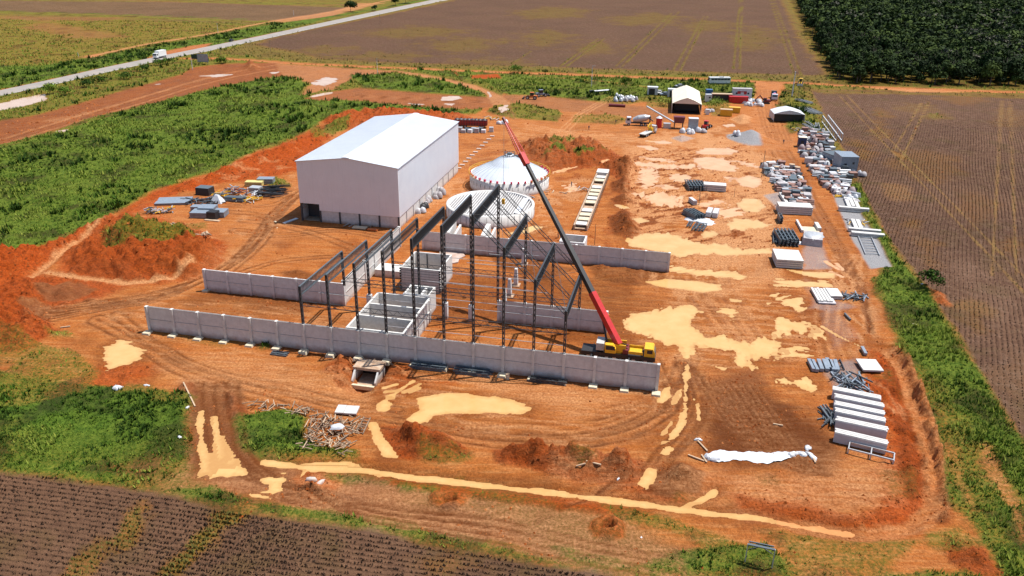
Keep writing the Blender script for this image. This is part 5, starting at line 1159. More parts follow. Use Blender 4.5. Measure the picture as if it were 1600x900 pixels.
s_ = (.07+.22*rg.random(n)**3)*(1+np.clip((cy_-90)/160, 0, 1.2)); a_ = rg.uniform(0, 6.28, n); tri = []; rd_ = [s_*rg.uniform(.6, 1.2, n) for _ in range(4)]
rim_ = [np.stack([cx_+rd_[k]*np.cos(a_+k*1.571), cy_+rd_[k]*np.sin(a_+k*1.571), cz_-.04], -1) for k in range(4)]; tp_ = np.stack([cx_, cy_, cz_+s_*rg.uniform(.5, .9, n)], -1)
for k in range(4): tri.append(np.stack([rim_[k], rim_[(k+1) % 4], tp_], 1))
CMt = foliage_mat('soil_clods', (.12, .028, .006), (.30, .075, .014), (.50, .20, .07))
o_ = bpy.data.objects.new('clods', quads_mesh('clods', np.concatenate(tri), np.tile(np.clip(.3+.3*(1-CH['red'][j, i])+rg.uniform(-.3, .4, n), 0, 1), 4), CMt, 3)); scene.collection.objects.link(o_)
tag(o_, 'loose red clods and stones scattered over the dug soil and spoil banks', 'clods', kind='stuff')
outs = []; tns = []
for poly, an, sp_, st_, hg, lim in ((BL, TH+R(1.5), .78, .25, .25, 200), (RF, R(63), .85, .62, .2, 330)):
    x, y, z, yl = stubble(poly, an, sp_, st_, hg, rg, lim); n = len(x)
    for b_ in range(3):
        a = rg.uniform(0, 6.28, n); h = hg*rg.uniform(.6, 1.2, n)*(1+.6*yl); s = h*1.0; o = rg.uniform(0, .16, n)
        bx, by = x+np.cos(a*3)*o, y+np.sin(a*3)*o; dx, dy = -np.sin(a)*s/2, np.cos(a)*s/2
        outs.append(np.stack([np.stack([bx-dx, by-dy, z-.03], -1), np.stack([bx+dx, by+dy, z-.03], -1), np.stack([bx+np.cos(a)*h*.4, by+np.sin(a)*h*.4, z+h], -1)], 1))
        tns.append(np.where(yl > .5, -1, rg.uniform(0, .9, n)))
co = np.concatenate(outs); tn = np.concatenate(tns); yk = tn < 0
for nm, k, m_, lb in (('crop_stubble', ~yk, SM, 'brown cut crop stubble standing in rows over the fields'), ('yellow_weeds', yk, DM, 'yellow-green weeds growing in streaks across the stubble')):
    o_ = bpy.data.objects.new(nm, quads_mesh(nm, co[k], np.abs(tn[k])*.6, m_, 3)); scene.collection.objects.link(o_); tag(o_, lb, nm.replace('_', ' '), kind='stuff')
print('tufts', na, nb, 'stubble', len(co), 'trees', len(xx))
# ================================================================ vehicles and machines
def wheel(root, x, y, r=.5, w=.35):
    s = 1 if y > 0 else -1
    t = MB().tube((x, y-w/2, r), (x, y+w/2, r), r, n=16).build('wheel', M['tyre'], root)
    MB().tube((x, y+s*(w/2-.02), r), (x, y+s*(w/2+.03), r), r*.55, n=12).build('rim', M['galv'], t)
def heading(a, b):
    p_, q_ = G(*a), G(*b); return math.atan2(q_.y-p_.y, q_.x-p_.x)
def cab(root, x0, x1, w, z0, z1, m, name='cab'):
    f = MB(); l = x1-x0; f.prism([(x0, z0), (x1, z0), (x1, z0+(z1-z0)*.5), (x1-l*.22, z1), (x0, z1)], 'y', -w/2, w/2)
    c = f.build(name, m, root)
    g = MB(); h = z1-z0
    g.prism([(x1+.02, z0+h*.5), (x1+.03, z0+h*.52), (x1-l*.2, z1-.12), (x1-l*.22-.02, z1-.14)], 'y', -w/2+.12, w/2-.12); g.build('windscreen', M['glass'], c)
    for s in (-1, 1): MB().box((x0+l*.5, s*(w/2+.005), z0+h*.5), (l*.5, .03, h*.36)).build('side_window', M['glass'], c)
    return c
# ---- mobile crane with raised boom
cr = thing('mobile_crane', 'yellow and black truck crane behind the long wall with its red and black boom raised', 'crane', W(82.3, 9.6), TH+R(0))
MB().box((0, 0, .7), (12.4, 2.75, .68)).build('chassis', M['black'], cr)
for x in (-5.0, -3.6, -1.9, -.6, 2.6, 4.6):
    for y in (-1.05, 1.05): wheel(cr, x, y, .55, .42)
cab(cr, 4.3, 6.1, 2.5, 1.15, 2.9, M['yellow'])
f = MB(); f.box((2.9, .1, 1.38), (2.2, 1.7, .3)); f.box((2.9, -1.2, 1.6), (2.4, .12, .5)); f.box((2.9, 1.2, 1.6), (2.4, .12, .5)); f.build('engine_deck', M['yellow'], cr)
MB().box((1.2, 0, 1.3), (.9, 2.4, .9)).build('tool_box', M['darkred'], cr)
sup = MB(); sup.lathe([(1.1, 1.3), (1.1, 1.65)], n=20); sup.box((-.6, -.9, 1.65), (3.6, .2, 1.3)); sup.box((-.6, .9, 1.65), (3.6, .2, 1.3)); sup.box((-.3, 0, 1.65), (3.0, 1.6, .5))
sup = sup.build('superstructure', M['yellow'], cr)
MB().box((-3.1, 0, 1.7), (1.3, 2.5, 1.3)).build('counterweight', M['cloth_w'], cr)
c2 = MB().prism([(-2.2, 1.7), (-.4, 1.7), (-.4, 2.5), (-.9, 3.2), (-2.2, 3.2)], 'y', -1.9, -1.0).build('operator_cab', M['yellow'], cr)
MB().box((-1.3, -1.92, 2.3), (1.5, .04, .7)).build('window', M['glass'], c2)
for x, y in ((-4.4, -2.3), (-4.4, 2.3), (1.9, -2.3), (1.9, 2.3)):
    f = MB(); f.bar((x, y*.3, .9), (x, y, .9), .25); f.tube((x, y, .05), (x, y, 1.0), .12, n=8); f.tube((x, y, 0), (x, y, .08), .4, n=12); f.build('outrigger', M['black'], cr)
inv = (Matrix.Translation(cr.location) @ Matrix.Rotation(TH, 4, 'Z')).inverted()
foot = inv @ Vector((17.68, 120.70, 3.4)); tip = inv @ Vector((-2.07, 146.75, 35.0))
bd = (tip-foot)
def B(s): return foot+bd*s
for s0, s1, w_, h_, m_ in ((-.02, .2, .95, 1.1, 'red'), (.19, .42, .78, .9, 'black'), (.40, .62, .66, .76, 'black'), (.60, .80, .54, .62, 'black')):
    MB().bar(B(s0), B(s1), w_, h_).build('boom_section', M[m_], cr)
f = MB()
for k in range(5): f.bar(B(.06+.022*k)+Vector((0, -.42, .05)), B(.072+.022*k)+Vector((0, -.42, .05)), .02, .35)
f.build('boom_lettering', M['cloth_w'], cr)
MB().bar(B(.775), B(.83), .95, .9).build('jib_head', M['red'], cr)
f = MB(); up = Vector((0, 0, 1)); side = bd.cross(up).normalized(); un = side.cross(bd).normalized()
for sx in (-1, 1):
    for sz in (-1, 1):
        f.bar(B(.82)+side*sx*.45+un*sz*.45, B(.985)+side*sx*.12+un*sz*.12, .1)
for k in range(16):
    s = .82+.165*k/16; s2 = .82+.165*(k+1)/16; q = .45-.33*k/16; q2 = .45-.33*(k+1)/16
    for sx in (-1, 1):
        f.bar(B(s)+side*sx*q+un*q, B(s2)+side*sx*q2-un*q2, .05); f.bar(B(s)-side*q+un*q*sx, B(s2)+side*q2+un*q2*sx, .05)
f.build('jib', M['red'], cr); MB().bar(B(.98), B(1.0), .35, .5).build('jib_tip', M['darkred'], cr)
MB().tube(B(.99), B(.99)-Vector((0, 0, 15.0)), .03, n=5).build('hoist_rope', M['galv'], cr)
hb = MB().box(B(.99)-Vector((0, 0, 16.0)), (.5, .5, 1.0)).build('hook_block', M['yellow'], cr)
MB().tube(foot+Vector((-1.4, 0, -1.2)), B(.13), .2, .14, 10).build('lift_cylinder', M['black'], cr)
for y in (-.5, .5): MB().bar((1.5, y, 2.2), (-.2, y, 2.9), .12).build('boom_guard', M['black'], cr)

# ---- box truck, car, bus
hd = heading((270, 87), (230, 96))
bt = thing('box_truck', 'white box truck driving along the highway past the red lay-by', 'truck', G(250, 90.5, .3), hd)
MB().box((-1.2, 0, 1.0), (6.6, 2.5, 2.9)).build('cargo_box', M['paint_w'], bt); cab(bt, 2.4, 4.4, 2.4, .7, 2.9, M['paint_w']); MB().box((0, 0, .6), (8.4, .9, .3)).build('chassis', M['black'], bt)
MB().box((-4.52, 0, 1.1), (.04, 2.2, 2.6)).build('rear_door', M['galv'], bt)
for x in (3.2, -2.4, -3.5):
    for y in (-1.05, 1.05): wheel(bt, x, y)
def car(px, py, hd, m, label, lift=.0, group=None):
    c = thing('car', label, 'car', gz(px, py, lift), hd, group)
    MB().prism([(-2.1, .35), (2.1, .35), (2.1, .8), (1.2, .95), (-2.0, 1.0)], 'y', -.85, .85).build('body', m, c)
    g = MB().prism([(-1.7, .97), (1.05, .93), (.45, 1.42), (-1.3, 1.46)], 'y', -.76, .76).build('greenhouse', M['glass'], c); MB().box((-.4, 0, 1.42), (1.5, 1.4, .05)).build('roof', m, g)
    for x in (-1.3, 1.3):
        for y in (-.75, .75): wheel(c, x, y, .32, .2)
    return c
c_ = car(362, 66, hd+math.pi, M['black'], 'dark car on the highway, ahead of the box truck'); c_.location = G(362, 64.5, .3)
bus = thing('bus', 'white coach parked on the green strip beside the haul road', 'bus', gz(1123, 131.5), heading((1140, 131.5), (1108, 131.5)))
f = MB(); f.prism([(-5.2, .4), (5.0, .4), (5.3, 1.4), (5.0, 3.1), (-5.2, 3.1)], 'y', -1.25, 1.25); f.build('body', M['paint_w'], bus)
for s in (-1, 1):
    for k in range(6): MB().box((-4.2+k*1.55, s*1.26, 1.85), (1.4, .03, .75)).build('side_window', M['glass'], bus)
MB().prism([(5.17, 1.5), (5.32, 1.45), (5.08, 2.85), (4.95, 2.85)], 'y', -1.1, 1.1).build('windscreen', M['glass'], bus)
MB().box((-1, 0, 3.1), (1.8, 1.4, .25)).build('roof_unit', M['galv'], bus); MB().box((5.3, 0, .45), (.15, 2.4, .35)).build('bumper', M['black'], bus)
for x in (-3.2, 3.2):
    for y in (-1.1, 1.1): wheel(bus, x, y, .5, .3)
# ---- concrete mixer, crane lorry
mx = thing('mixer_truck', 'concrete mixer lorry with a white cab and a grey drum', 'truck', gz(998, 196), heading((1010, 196), (982, 195)))
cab(mx, 3.0, 5.0, 2.4, .8, 3.1, M['tarp']); MB().box((-.5, 0, .8), (7.6, 1.0, .4)).build('chassis', M['black'], mx)
f = MB(); f.tube((2.3, 0, 2.0), (.2, 0, 2.5), .7, 1.35, 18); f.tube((.2, 0, 2.5), (-2.2, 0, 3.0), 1.35, 1.25, 18); f.tube((-2.2, 0, 3.0), (-3.9, 0, 3.4), 1.25, .55, 18); f.build('drum', M['galv'], mx)
f = MB(); f.box((-4.0, 0, 1.2), (.4, 1.6, 2.4)); f.prism([(-5.2, 1.6), (-4.1, 2.4), (-4.1, 2.7), (-5.2, 2.0)], 'y', -.35, .35); f.build('chute', M['steel'], mx)
for x in (3.8, -1.0, -2.4):
    for y in (-1.05, 1.05): wheel(mx, x, y, .52)
fl = thing('crane_lorry', 'flatbed lorry with a folded yellow loader crane behind its white cab', 'truck', gz(1012, 211), heading((1000, 215), (1026, 204)))
cab(fl, 3.2, 5.0, 2.4, .8, 2.9, M['tarp']); MB().box((-1.8, 0, 1.0), (6.4, 2.4, .25)).build('flatbed', M['cloth_w'], fl); MB().box((-.4, 0, .7), (8.5, .9, .3)).build('chassis', M['black'], fl)
f = MB(); f.box((2.3, 0, 1.0), (.9, 1.6, 1.2)); f.bar((2.3, 0, 2.2), (2.2, 0, 3.9), .4); f.bar((2.2, .3, 3.9), (.2, .3, 2.8), .32); f.bar((.2, -.1, 2.8), (2.6, -.1, 2.3), .26); f.build('loader_crane', M['yellow'], fl)
for x in (4.1, -2.4, -3.6):
    for y in (-1.05, 1.05): wheel(fl, x, y, .5)
# ---- maroon tipper trailer behind the hall
tr = thing('tipper_trailer', 'long maroon tipping trailer behind the hall, loaded with dark scrap', 'trailer', gz(736, 199), TH+R(8))
f = MB(); L_ = 12.0
for y in (-1.25, 1.25): f.box((0, y, 1.0), (L_, .1, 1.9))
for x in (-L_/2, L_/2): f.box((x, 0, 1.0), (.1, 2.4, 1.9))
f.box((0, 0, 1.0), (L_, 2.4, .12)); f.build('body', M['darkred'], tr)
f = MB()
for k in range(13):
    for y in (-1.34, 1.34): f.box((-5.7+k*.95, y, 1.0), (.12, .1, 1.9))
f.box((0, -1.34, 2.1), (L_, .08, .12)); f.build('body_ribs', M['red'], tr)
f = MB()
for k in range(8): f.lump((-5+k*1.4, 0, 2.3), (2.0, 2.2, 1.0), k)
f.build('load', M['steel'], tr); MB().box((0, 0, .6), (11, 1, .4)).build('chassis', M['black'], tr)
for x in (-4.4, -3.2, -2, 3.4, 4.6):
    for y in (-1.05, 1.05): wheel(tr, x, y, .5)
# ---- earth machines
def loader(px, py, hd, m, label, name='wheel_loader', canopy=True, sc=1.0, cat=None):
    c = thing(name, label, cat or name.replace('_', ' '), gz(px, py), hd); c.scale = (sc, sc, sc)
    MB().prism([(-2.6, .8), (1.2, .8), (1.2, 1.4), (-.6, 1.7), (-2.6, 1.7)], 'y', -.7, .7).build('body', m, c)
    k = MB().box((-.3, 0, 1.4), (1.5, 1.3, 1.5)).build('cab', M['glass'], c)
    MB().box((-.3, 0, 2.9), (1.8, 1.6, .12)).build('roof', m, k)
    for x, r in ((-1.7, .75), (1.5, .75)):
        for y in (-.95, .95): wheel(c, x, y, r, .4)
    f = MB()
    for y in (-.55, .55): f.bar((1.0, y, 1.4), (3.2, y, .6), .18, .3)
    f.build('lift_arm', m, c); MB().prism([(3.0, .15), (4.1, .1), (3.4, .9), (3.0, 1.0)], 'y', -1.3, 1.3).build('bucket', M['steel'], c); return c
def excavator(px, py, hd, m, label, sc=1.0):
    c = thing('excavator', label, 'excavator', gz(px, py), hd); c.scale = (sc, sc, sc)
    for y in (-1.0, 1.0): MB().prism([(-1.8, .2), (-1.5, 0), (1.5, 0), (1.8, .2), (1.8, .6), (1.5, .8), (-1.5, .8), (-1.8, .6)], 'y', y-.28, y+.28).build('track', M['black'], c)
    MB().prism([(-2.1, .95), (1.2, .95), (1.2, 1.5), (-.2, 1.9), (-2.1, 1.9)], 'y', -1.1, 1.1).build('body', m, c)
    k = MB().box((.6, .55, 1.2), (1.3, 1.0, 1.5)).build('cab', M['glass'], c); MB().box((.6, .55, 2.7), (1.4, 1.1, .1)).build('roof', m, k)
    MB().bar((.9, -.2, 1.5), (3.0, -.2, 3.8), .35, .5).build('boom', m, c); MB().bar((3.0, -.2, 3.8), (4.9, -.2, 1.8), .3, .4).build('dipper', m, c)
    MB().prism([(4.6, 1.0), (5.3, 1.3), (5.2, 2.0), (4.8, 1.9)], 'y', -.7, .3).build('bucket', M['steel'], c); return c
loader(830, 155, R(170), M['orange'], 'orange backhoe loader on the muddy strip under the meadow')
t_ = loader(846, 151, R(20), M['blueg'], 'dark blue-green tractor standing right behind the orange backhoe loader', 'tractor')
loader(1250, 134, R(250), M['yellow'], 'dark roller with a yellow canopy on the haul road near the wood', 'road_roller')
excavator(1196, 162, R(180), M['darkred'], 'dark red loader at the foot of the loaded lorry on the access road', .9)
loader(1103, 201, R(60), M['red'], 'red forklift by the white sacks at the mixing plant', 'forklift')
ld = thing('loaded_lorry', 'lorry coming down the access road with a pink and blue load', 'truck', gz(1209, 155), heading((1206, 145), (1211, 165)))
cab(ld, 3.0, 4.8, 2.4, .8, 2.9, M['white']); MB().box((-1.4, 0, .9), (7.2, 2.4, .35)).build('flatbed', M['black'], ld)
MB().lump((.8, 0, 1.2), (3.0, 2.3, 1.7), 3, .15).build('pink_load', M['pink'], ld); MB().lump((-1.5, 0, 1.2), (2.6, 2.3, 1.6), 4, .15).build('blue_load', M['blue'], ld); MB().box((-4, 0, 1.2), (1.8, 2.3, 1.8)).build('tailboard', M['steel'], ld)
for x in (3.8, -2.2, -3.4):
    for y in (-1.05, 1.05): wheel(ld, x, y, .5)
pk = thing('pickup', 'silver pickup parked at the left end of the small white tent', 'pickup', gz(1212, 182), R(170))
MB().prism([(-2.5, .5), (2.4, .5), (2.4, 1.0), (1.3, 1.15), (-2.5, 1.15)], 'y', -.9, .9).build('body', M['galv'], pk); MB().prism([(-.9, 1.15), (1.1, 1.15), (.5, 1.75), (-.7, 1.8)], 'y', -.8, .8).build('cab', M['glass'], pk)
for x in (-1.5, 1.5):
    for y in (-.8, .8): wheel(pk, x, y, .36, .25)
car(1038, 150, R(200), M['blueg'], 'blue-grey pickup-sized car between the two white cabins'); car(1030, 148, R(250), M['cloth_w'], 'pale car with an orange tail beside the left white cabin'); car(1061, 138, R(190), M['galv'], 'silver car behind the large tent, nearest the haul road')

# ================================================================ tents, cabins, containers
def tent(name, px, py, rz, w, l, he, hr, label, m, front=True):
    t = thing(name, label, 'tent', gz(px, py), rz)
    f = MB()
    for s in (-1, 1): f.sheet([[(s*w/2, y, he), (s*w/4, y, (he+hr)/2+.18*math.cos(y*2*math.pi/ (l/3))), (0, y, hr)] for y in np.linspace(0, l, 25)])
    f.build('canopy', m, t)
    f = MB(); f.prism([(-w/2, he), (w/2, he), (0, hr)], 'y', -.03, .03); f.build('gable', m, t)
    f = MB(); f.prism([(-w/2, 0), (w/2, 0), (w/2, he), (0, hr), (-w/2, he)], 'y', l-.05, l); f.build('rear_wall', M['paper'], t)
    for s in (-1, 1): MB().box((s*w/2, l/2, .4), (.06, l-.2, he-.4)).build('side_wall', m, t)
    for x in (-w/2, w/2):
        for y in np.linspace(0, l, 4): MB().box((x, y, 0), (.15, .15, he)).build('pole', M['galv'], t)
    return t
tn = tent('large_tent', 1072, 178, TH+R(2), 11.5, 30, 4.0, 6.4, 'large cream tent with an open dark front at the back of the yard', M['cream'])
MB().box((0, 9, .05), (10.8, 17, .1)).build('ground_sheet', M['black'], tn)  # black floor puts the tent's inner shade into colour
MB().box((0, 6, .1), (9.5, .2, 3.4)).build('inner_curtain', M['black'], tn)  # black panel stands in for the shade behind the open front
t2 = tent('white_tent', 1232, 192, TH+R(6), 11.5, 9, 3.0, 4.5, 'small bright white tent with a black open front beside the access road', M['tarp'])
MB().box((0, 1.2, .1), (10.6, .15, 2.8)).build('inner_curtain', M['black'], t2)  # black panel added to paint the tent's shaded inside
def cabin(name, px, py, rz, d, m, label, cat, door=None, win=(), roof=None, ribs=0):
    c = thing(name, label, cat, gz(px, py), rz); w, l, h = d
    MB().box((0, 0, .1), d).build('body', m, c)
    if roof: MB().box((0, 0, h+.1), (w+.15, l+.15, .14)).build('roof', roof, c)
    if door: MB().box((door[0], -l/2-.02, .15), (door[1], .06, door[2])).build('door', M['black'], c)  # black panel: doors, and the dark inside painted on open fronts
    for x in win: MB().box((x, -l/2-.02, h*.5), (.8, .05, .7)).build('window', M['glass'], c)
    if ribs:
        f = MB()
        for k in range(ribs): f.box((-w/2+(k+.5)*w/ribs, -l/2-.04, .15), (.1, .06, h-.15))
        f.build('corrugation', m, c)
    return c
cabin('site_cabin', 1019, 149, R(-8), (4.5, 3, 3.2), M['tarp'], 'white cabin with a dark opening, left end of the row beyond the tent', 'cabin', (-.3, 2.6, 2.6), (), M['tarp'])
cabin('site_cabin', 1050, 152, R(-8), (4.0, 3, 3.2), M['tarp'], 'white cabin with a dark opening, just left of the large tent', 'cabin', (0, 2.4, 2.6), (), M['tarp'])
cabin('container', 1127, 158, R(-4), (8.6, 2.5, 2.6), M['darkred'], 'dark brown open container right of the large tent', 'container', (0, 8.0, 2.2), (), M['wood2'])
cabin('container', 1153, 161, R(-4), (8.0, 2.5, 2.7), M['red'], 'bright red container with a white patch', 'container', None, (), None, 20)
k_ = cabin('office_cabin', 1158, 155, R(-4), (8.2, 2.8, 4.2), M['tarp'], 'white office cabin with red markings behind the red container', 'cabin', None, (-2.5, 2.5), M['paper'])
f = MB(); f.box((-1.5, -1.45, 2.2), (1.4, .04, 1.2)); f.box((1.2, -1.45, 2.0), (1.2, .04, 1.4)); f.box((0, -1.45, 2.9), (3.4, .04, .4)); f.build('red_marking', M['red'], k_)
cabin('water_tank_box', 1107, 152, R(0), (2.8, 2.4, 3.0), M['blue'], 'blue-topped box right of the large tent', 'tank'); cabin('cabinet', 1106, 160, R(0), (2.6, 1.8, 3.0), M['tarp'], 'white cabinet under the blue box beside the tent', 'cabinet', None, (.4,))
cabin('skip', 1134, 181, R(-12), (4.6, 2.4, 2.4), M['yellow'], 'left, nearer one of the two ochre skips', 'skip', None, (), M['wood2'], 9); cabin('skip', 1147, 176, R(-12), (4.4, 2.2, 2.0), M['yellow'], 'right, farther one of the two ochre skips', 'skip', None, (), M['yellow'], 9)
cabin('drum_tank', 1105, 179, 0, (1.3, 1.3, 2.0), M['tarp'], 'white plastic cube tank at the corner of the large tent', 'tank')
cabin('kiosk', 1252, 229, TH, (2.6, 2.6, 3.2), M['navy'], 'dark blue kiosk with a flat beige roof at the edge of the storage row', 'kiosk', (0, 1.0, 2.2), (), M['cream'])
cabin('steel_crate', 1319, 264, TH+R(10), (5.2, 7, 4.2), M['blueg'], 'big blue-grey ribbed crate standing above the storage row', 'crate', (-1.2, 1.0, 2.2), (1.2,), M['blueg'], 7); cabin('steel_crate', 1303, 252, TH+R(30), (6, 5, 2.6), M['blueg'], 'lower tilted blue-grey crate left of the big ribbed one', 'crate', None, (), M['steel2'], 6)
# mixing plant
pl = thing('mixing_plant', 'small batching plant with a red and white hopper, brown bin and sloping belt', 'plant', gz(1046, 200), R(-6))
f = MB(); f.tube((-4, 0, 0), (-4, 0, 3.6), 1.1, n=14); f.build('silo_body', M['red'], pl); MB().tube((-4, 0, 3.6), (-4, 0, 4.3), 1.2, .3, 14).build('silo_cap', M['tarp'], pl)
MB().prism([(1.5, 2.2), (4.9, 2.2), (5.3, 4.4), (1.2, 4.4)], 'y', -1.4, 1.4).build('bin', M['darkred'], pl)
for x, y in ((1.7, -1), (4.7, -1), (1.7, 1), (4.7, 1)): MB().bar((x, y, 0), (x, y, 2.3), .2).build('leg', M['steel'], pl)
MB().bar((2.2, 1.5, 1.6), (-8.5, 9, 6.0), .7, .35).build('belt', M['galv'], pl); f = MB(); f.box((-1, 0, 0), (2.6, 2, 1.8)); f.build('pump', M['galv'], pl)
cabin('control_cabin', 1082, 204, R(-6), (3.4, 2.6, 4.4), M['blueg'], 'blue-grey cabin with a white roof among the white sacks', 'cabin', None, (), M['tarp'])
def sacks(px, py, w, l, n, m, label, name='sack_heap', hh=1.0, group=None):
    h_ = thing(name, label, name.replace('_', ' '), gz(px, py), TH, group); rr = random.Random(px*3+py)
    for k in range(n):
        f = MB(); f.lump((rr.uniform(-w/2, w/2), rr.uniform(-l/2, l/2), rr.uniform(-.1, .4)*hh), (rr.uniform(1.3, 2.4), rr.uniform(1.3, 2.2), rr.uniform(.9, 1.7)*hh), k+px, .18, 9, 4)
        f.build('sack', m if rr.random() < .7 else M['paper'], h_)
    return h_
sacks(1073, 208, 4, 5, 9, M['tarp'], 'heap of white bulk sacks left of the blue-grey cabin'); sacks(1092, 206, 4.5, 3, 8, M['tarp'], 'heap of white bulk sacks right of the blue-grey cabin')
sacks(978, 157, 9, 10, 26, M['galv'], 'wide heap of grey-white sacks on the grass beyond the mixer'); sacks(1173, 162, 9, 12, 26, M['tarp'], 'grey and white sacks piled right of the red container'); sacks(1153, 216, 2.5, 2, 3, M['tarp'], 'white sack lying on the gravel heap')
sacks(787, 193, 3.5, 4, 6, M['tarp'], 'white sacks below the tip of the jib'); sacks(1108, 176, 3, 3, 5, M['paper'], 'pale bags beside the corner of the large tent')
lg = thing('steel_pipe', 'rusty brown pipe lying on the grass below the sack heap', 'pipe', gz(964, 167), TH); MB().tube((-3.4, 0, .6), (3.4, 0, .6), .6, n=14).build('pipe', M['darkred'], lg); MB().tube((3.3, 0, .6), (3.42, 0, .6), .45, n=12).build('pipe_mouth', M['black'], lg)
wp = thing('pole_bundle', 'bundle of white poles on the grass below the lamp post', 'poles', gz(935, 145), R(18))
for k in range(4): MB().tube((-3+k*.3, k*.5, .3), (5+k*.4, k*.5, .5), .22, n=6).build('pole', M['tarp'], wp)
MB().box((-3.5, 0, 0), (1.6, 1.2, .9)).build('base', M['steel'], wp)

# ================================================================ poles and boards
def pole(px, py, top, label, r=.16, m=None, arms=0, name='utility_pole', lamp=False):
    b_ = gz(px, py); c = thing(name, label, name.replace('_', ' '), b_)
    # height from the survey: where the top sight line passes over the base
    g_ = G(px, top); h_ = H*(1-math.hypot(b_.x, b_.y)/math.hypot(g_.x, g_.y))
    MB().tube((0, 0, -.3), (0, 0, h_), r, r*.6, 8).build('shaft', m or M['conc'], c)
    for k in range(arms): MB().bar((-1, 0, h_-.4-k*.7), (1, 0, h_-.4-k*.7), .12).build('crossarm', M['steel'], c)
    if lamp: MB().bar((0, 0, h_), (1.0, 0, h_+.05), .14).build('lamp_arm', M['galv'], c); MB().box((1.1, 0, h_-.05), (.6, .3, .15)).build('lamp_head', M['galv'], c)
    return c
pole(590, 117, 92, 'pale utility pole at the orange road behind the green oval', arms=1); pole(924, 137, 104, 'tall lamp post in the meadow above the mixer', lamp=True, name='lamp_post'); pole(1237, 152, 112, 'thick concrete pole where the access road meets the haul road', .32, arms=1)
pole(1246, 160, 135, 'thin dark pole on the grass above the small white tent', .12, M['wood']); pole(1190, 277, 235, 'thin dark pole at the corner of the left storage row', .13, M['wood']); pole(1269, 242, 205, 'thin dark pole standing in the storage row by the kiosk', .13, M['wood'])
pole(1092, 320, 290, 'thin pole between the two black steel bundles in the yard', .1, M['wood']); pole(301, 110, 90, 'pale post carrying the dark sign board near the highway', .2); pole(341, 53, 37, 'grey pole between the far field and the highway', arms=1)
pole(123, 90, 82, 'pale post at the end of the sandy track', .15); pole(594, 37, 21, 'thin dark pole at the field side of the highway', .15, M['wood']); pole(423, 82, 63, 'thin dark pole left of the brown field', .15, M['wood'], 1); pole(459, 25, 16, 'grey pole in the verge at the top left')
pole(347, 98, 79, 'thin dark pole behind the billboards', .12, M['wood'], 1); pole(929, 383, 350, 'thin steel pole right of the open concrete box', .07, M['steel']); pole(1147, 308, 294, 'short thin stake beside the big puddles', .06, M['steel'])
bb = thing('billboard', 'grey billboard with a printed plan beside the junction', 'billboard', gz(318, 102), R(-8))
MB().box((0, 0, 1.4), (6.0, .15, 4.0)).build('panel', M['blueg'], bb); f = MB(); f.box((0, -.09, 1.8), (5.2, .03, 3.2)); f.build('printed_sheet', M['paper'], bb)
for x in (-2.4, 2.4): MB().box((x, .15, 0), (.2, .2, 4.8)).build('leg', M['wood'], bb)
bs = thing('sign_board', 'small dark green board mounted beside the post, left of the billboard', 'sign', gz(305, 101), R(-8)); MB().box((0, 0, 2.6), (3.2, .12, 2.4)).build('panel', mat('dark_green_board', (.03, .05, .03), .6), bs)
for x in (-1.2, 1.2): MB().box((x, .12, 0), (.15, .15, 4.6)).build('leg', M['wood'], bs)
gq = thing('goal_frame', 'dark rusty frame on posts standing in the weeds at the bottom edge', 'frame', gz(1163, 884), heading((1163, 884), (1205, 893)))
f = MB(); L2 = (G(1163, 884)-G(1205, 893)).length
MB().bar((0, 0, 2.6), (L2, 0, 2.6), .3, .12).build('beam', M['steel2'], gq); MB().bar((.1, .5, 2.6), (L2-.1, .5, 2.6), .12).build('beam', M['steel2'], gq)
for x in (0, L2): MB().bar((x, 0, 0), (x, 0, 2.6), .12).build('post', M['galv'], gq)
MB().bar((.2, 0, 1.9), (L2*.7, .5, 2.6), .08).build('brace', M['steel'], gq); MB().bar((L2-.2, 0, 1.9), (L2*.3, .5, 2.6), .08).build('brace', M['steel'], gq)
# ================================================================ stored material
def at_(px, py, dz=0): return gz(px, py, dz)
def slab_stack(px, py, rz, w, l, n, th, m, label, split=1, gap=.12, name='panel_stack', group=None, cat='panels'):
    c = thing(name, label, cat, at_(px, py), rz, group); z = .12
    for k in range(n):
        for s in range(split):
            MB().box((random.uniform(-.06, .06), (s-(split-1)/2)*(l/split+.04), z), (w, l/split-.06, th)).build('panel', m, c)
        z += th
        if k < n-1:
            for x in (-w*.35, w*.35): MB().box((x, 0, z), (.14, l*.96, gap)).build('spacer', M['wood'], c)
            z += gap
    for x in (-w*.38, w*.38): MB().box((x, 0, 0), (.16, l*.98, .12)).build('bearer', M['wood'], c)
    return c
def beam_row(px, py, rz, l, n, w, h, m, label, layers=1, jit=.15, name='beam_stack', group=None, cat='beams'):
    c = thing(name, label, cat, at_(px, py), rz, group); rr = random.Random(px+py)
    for k in range(layers):
        for i in range(n-k):
            x = (i-(n-1-k)/2)*w*1.25; MB().box((x, rr.uniform(-jit, jit)*l*.3, .15+k*(h+.05)), (w, l*rr.uniform(.94, 1), h), rr.uniform(-.01, .01)*jit*6).build('beam', m, c)
    for y in (-l*.3, l*.3): MB().box((0, y, 0), (n*w*1.25, .15, .15)).build('bearer', M['wood'], c)
    return c
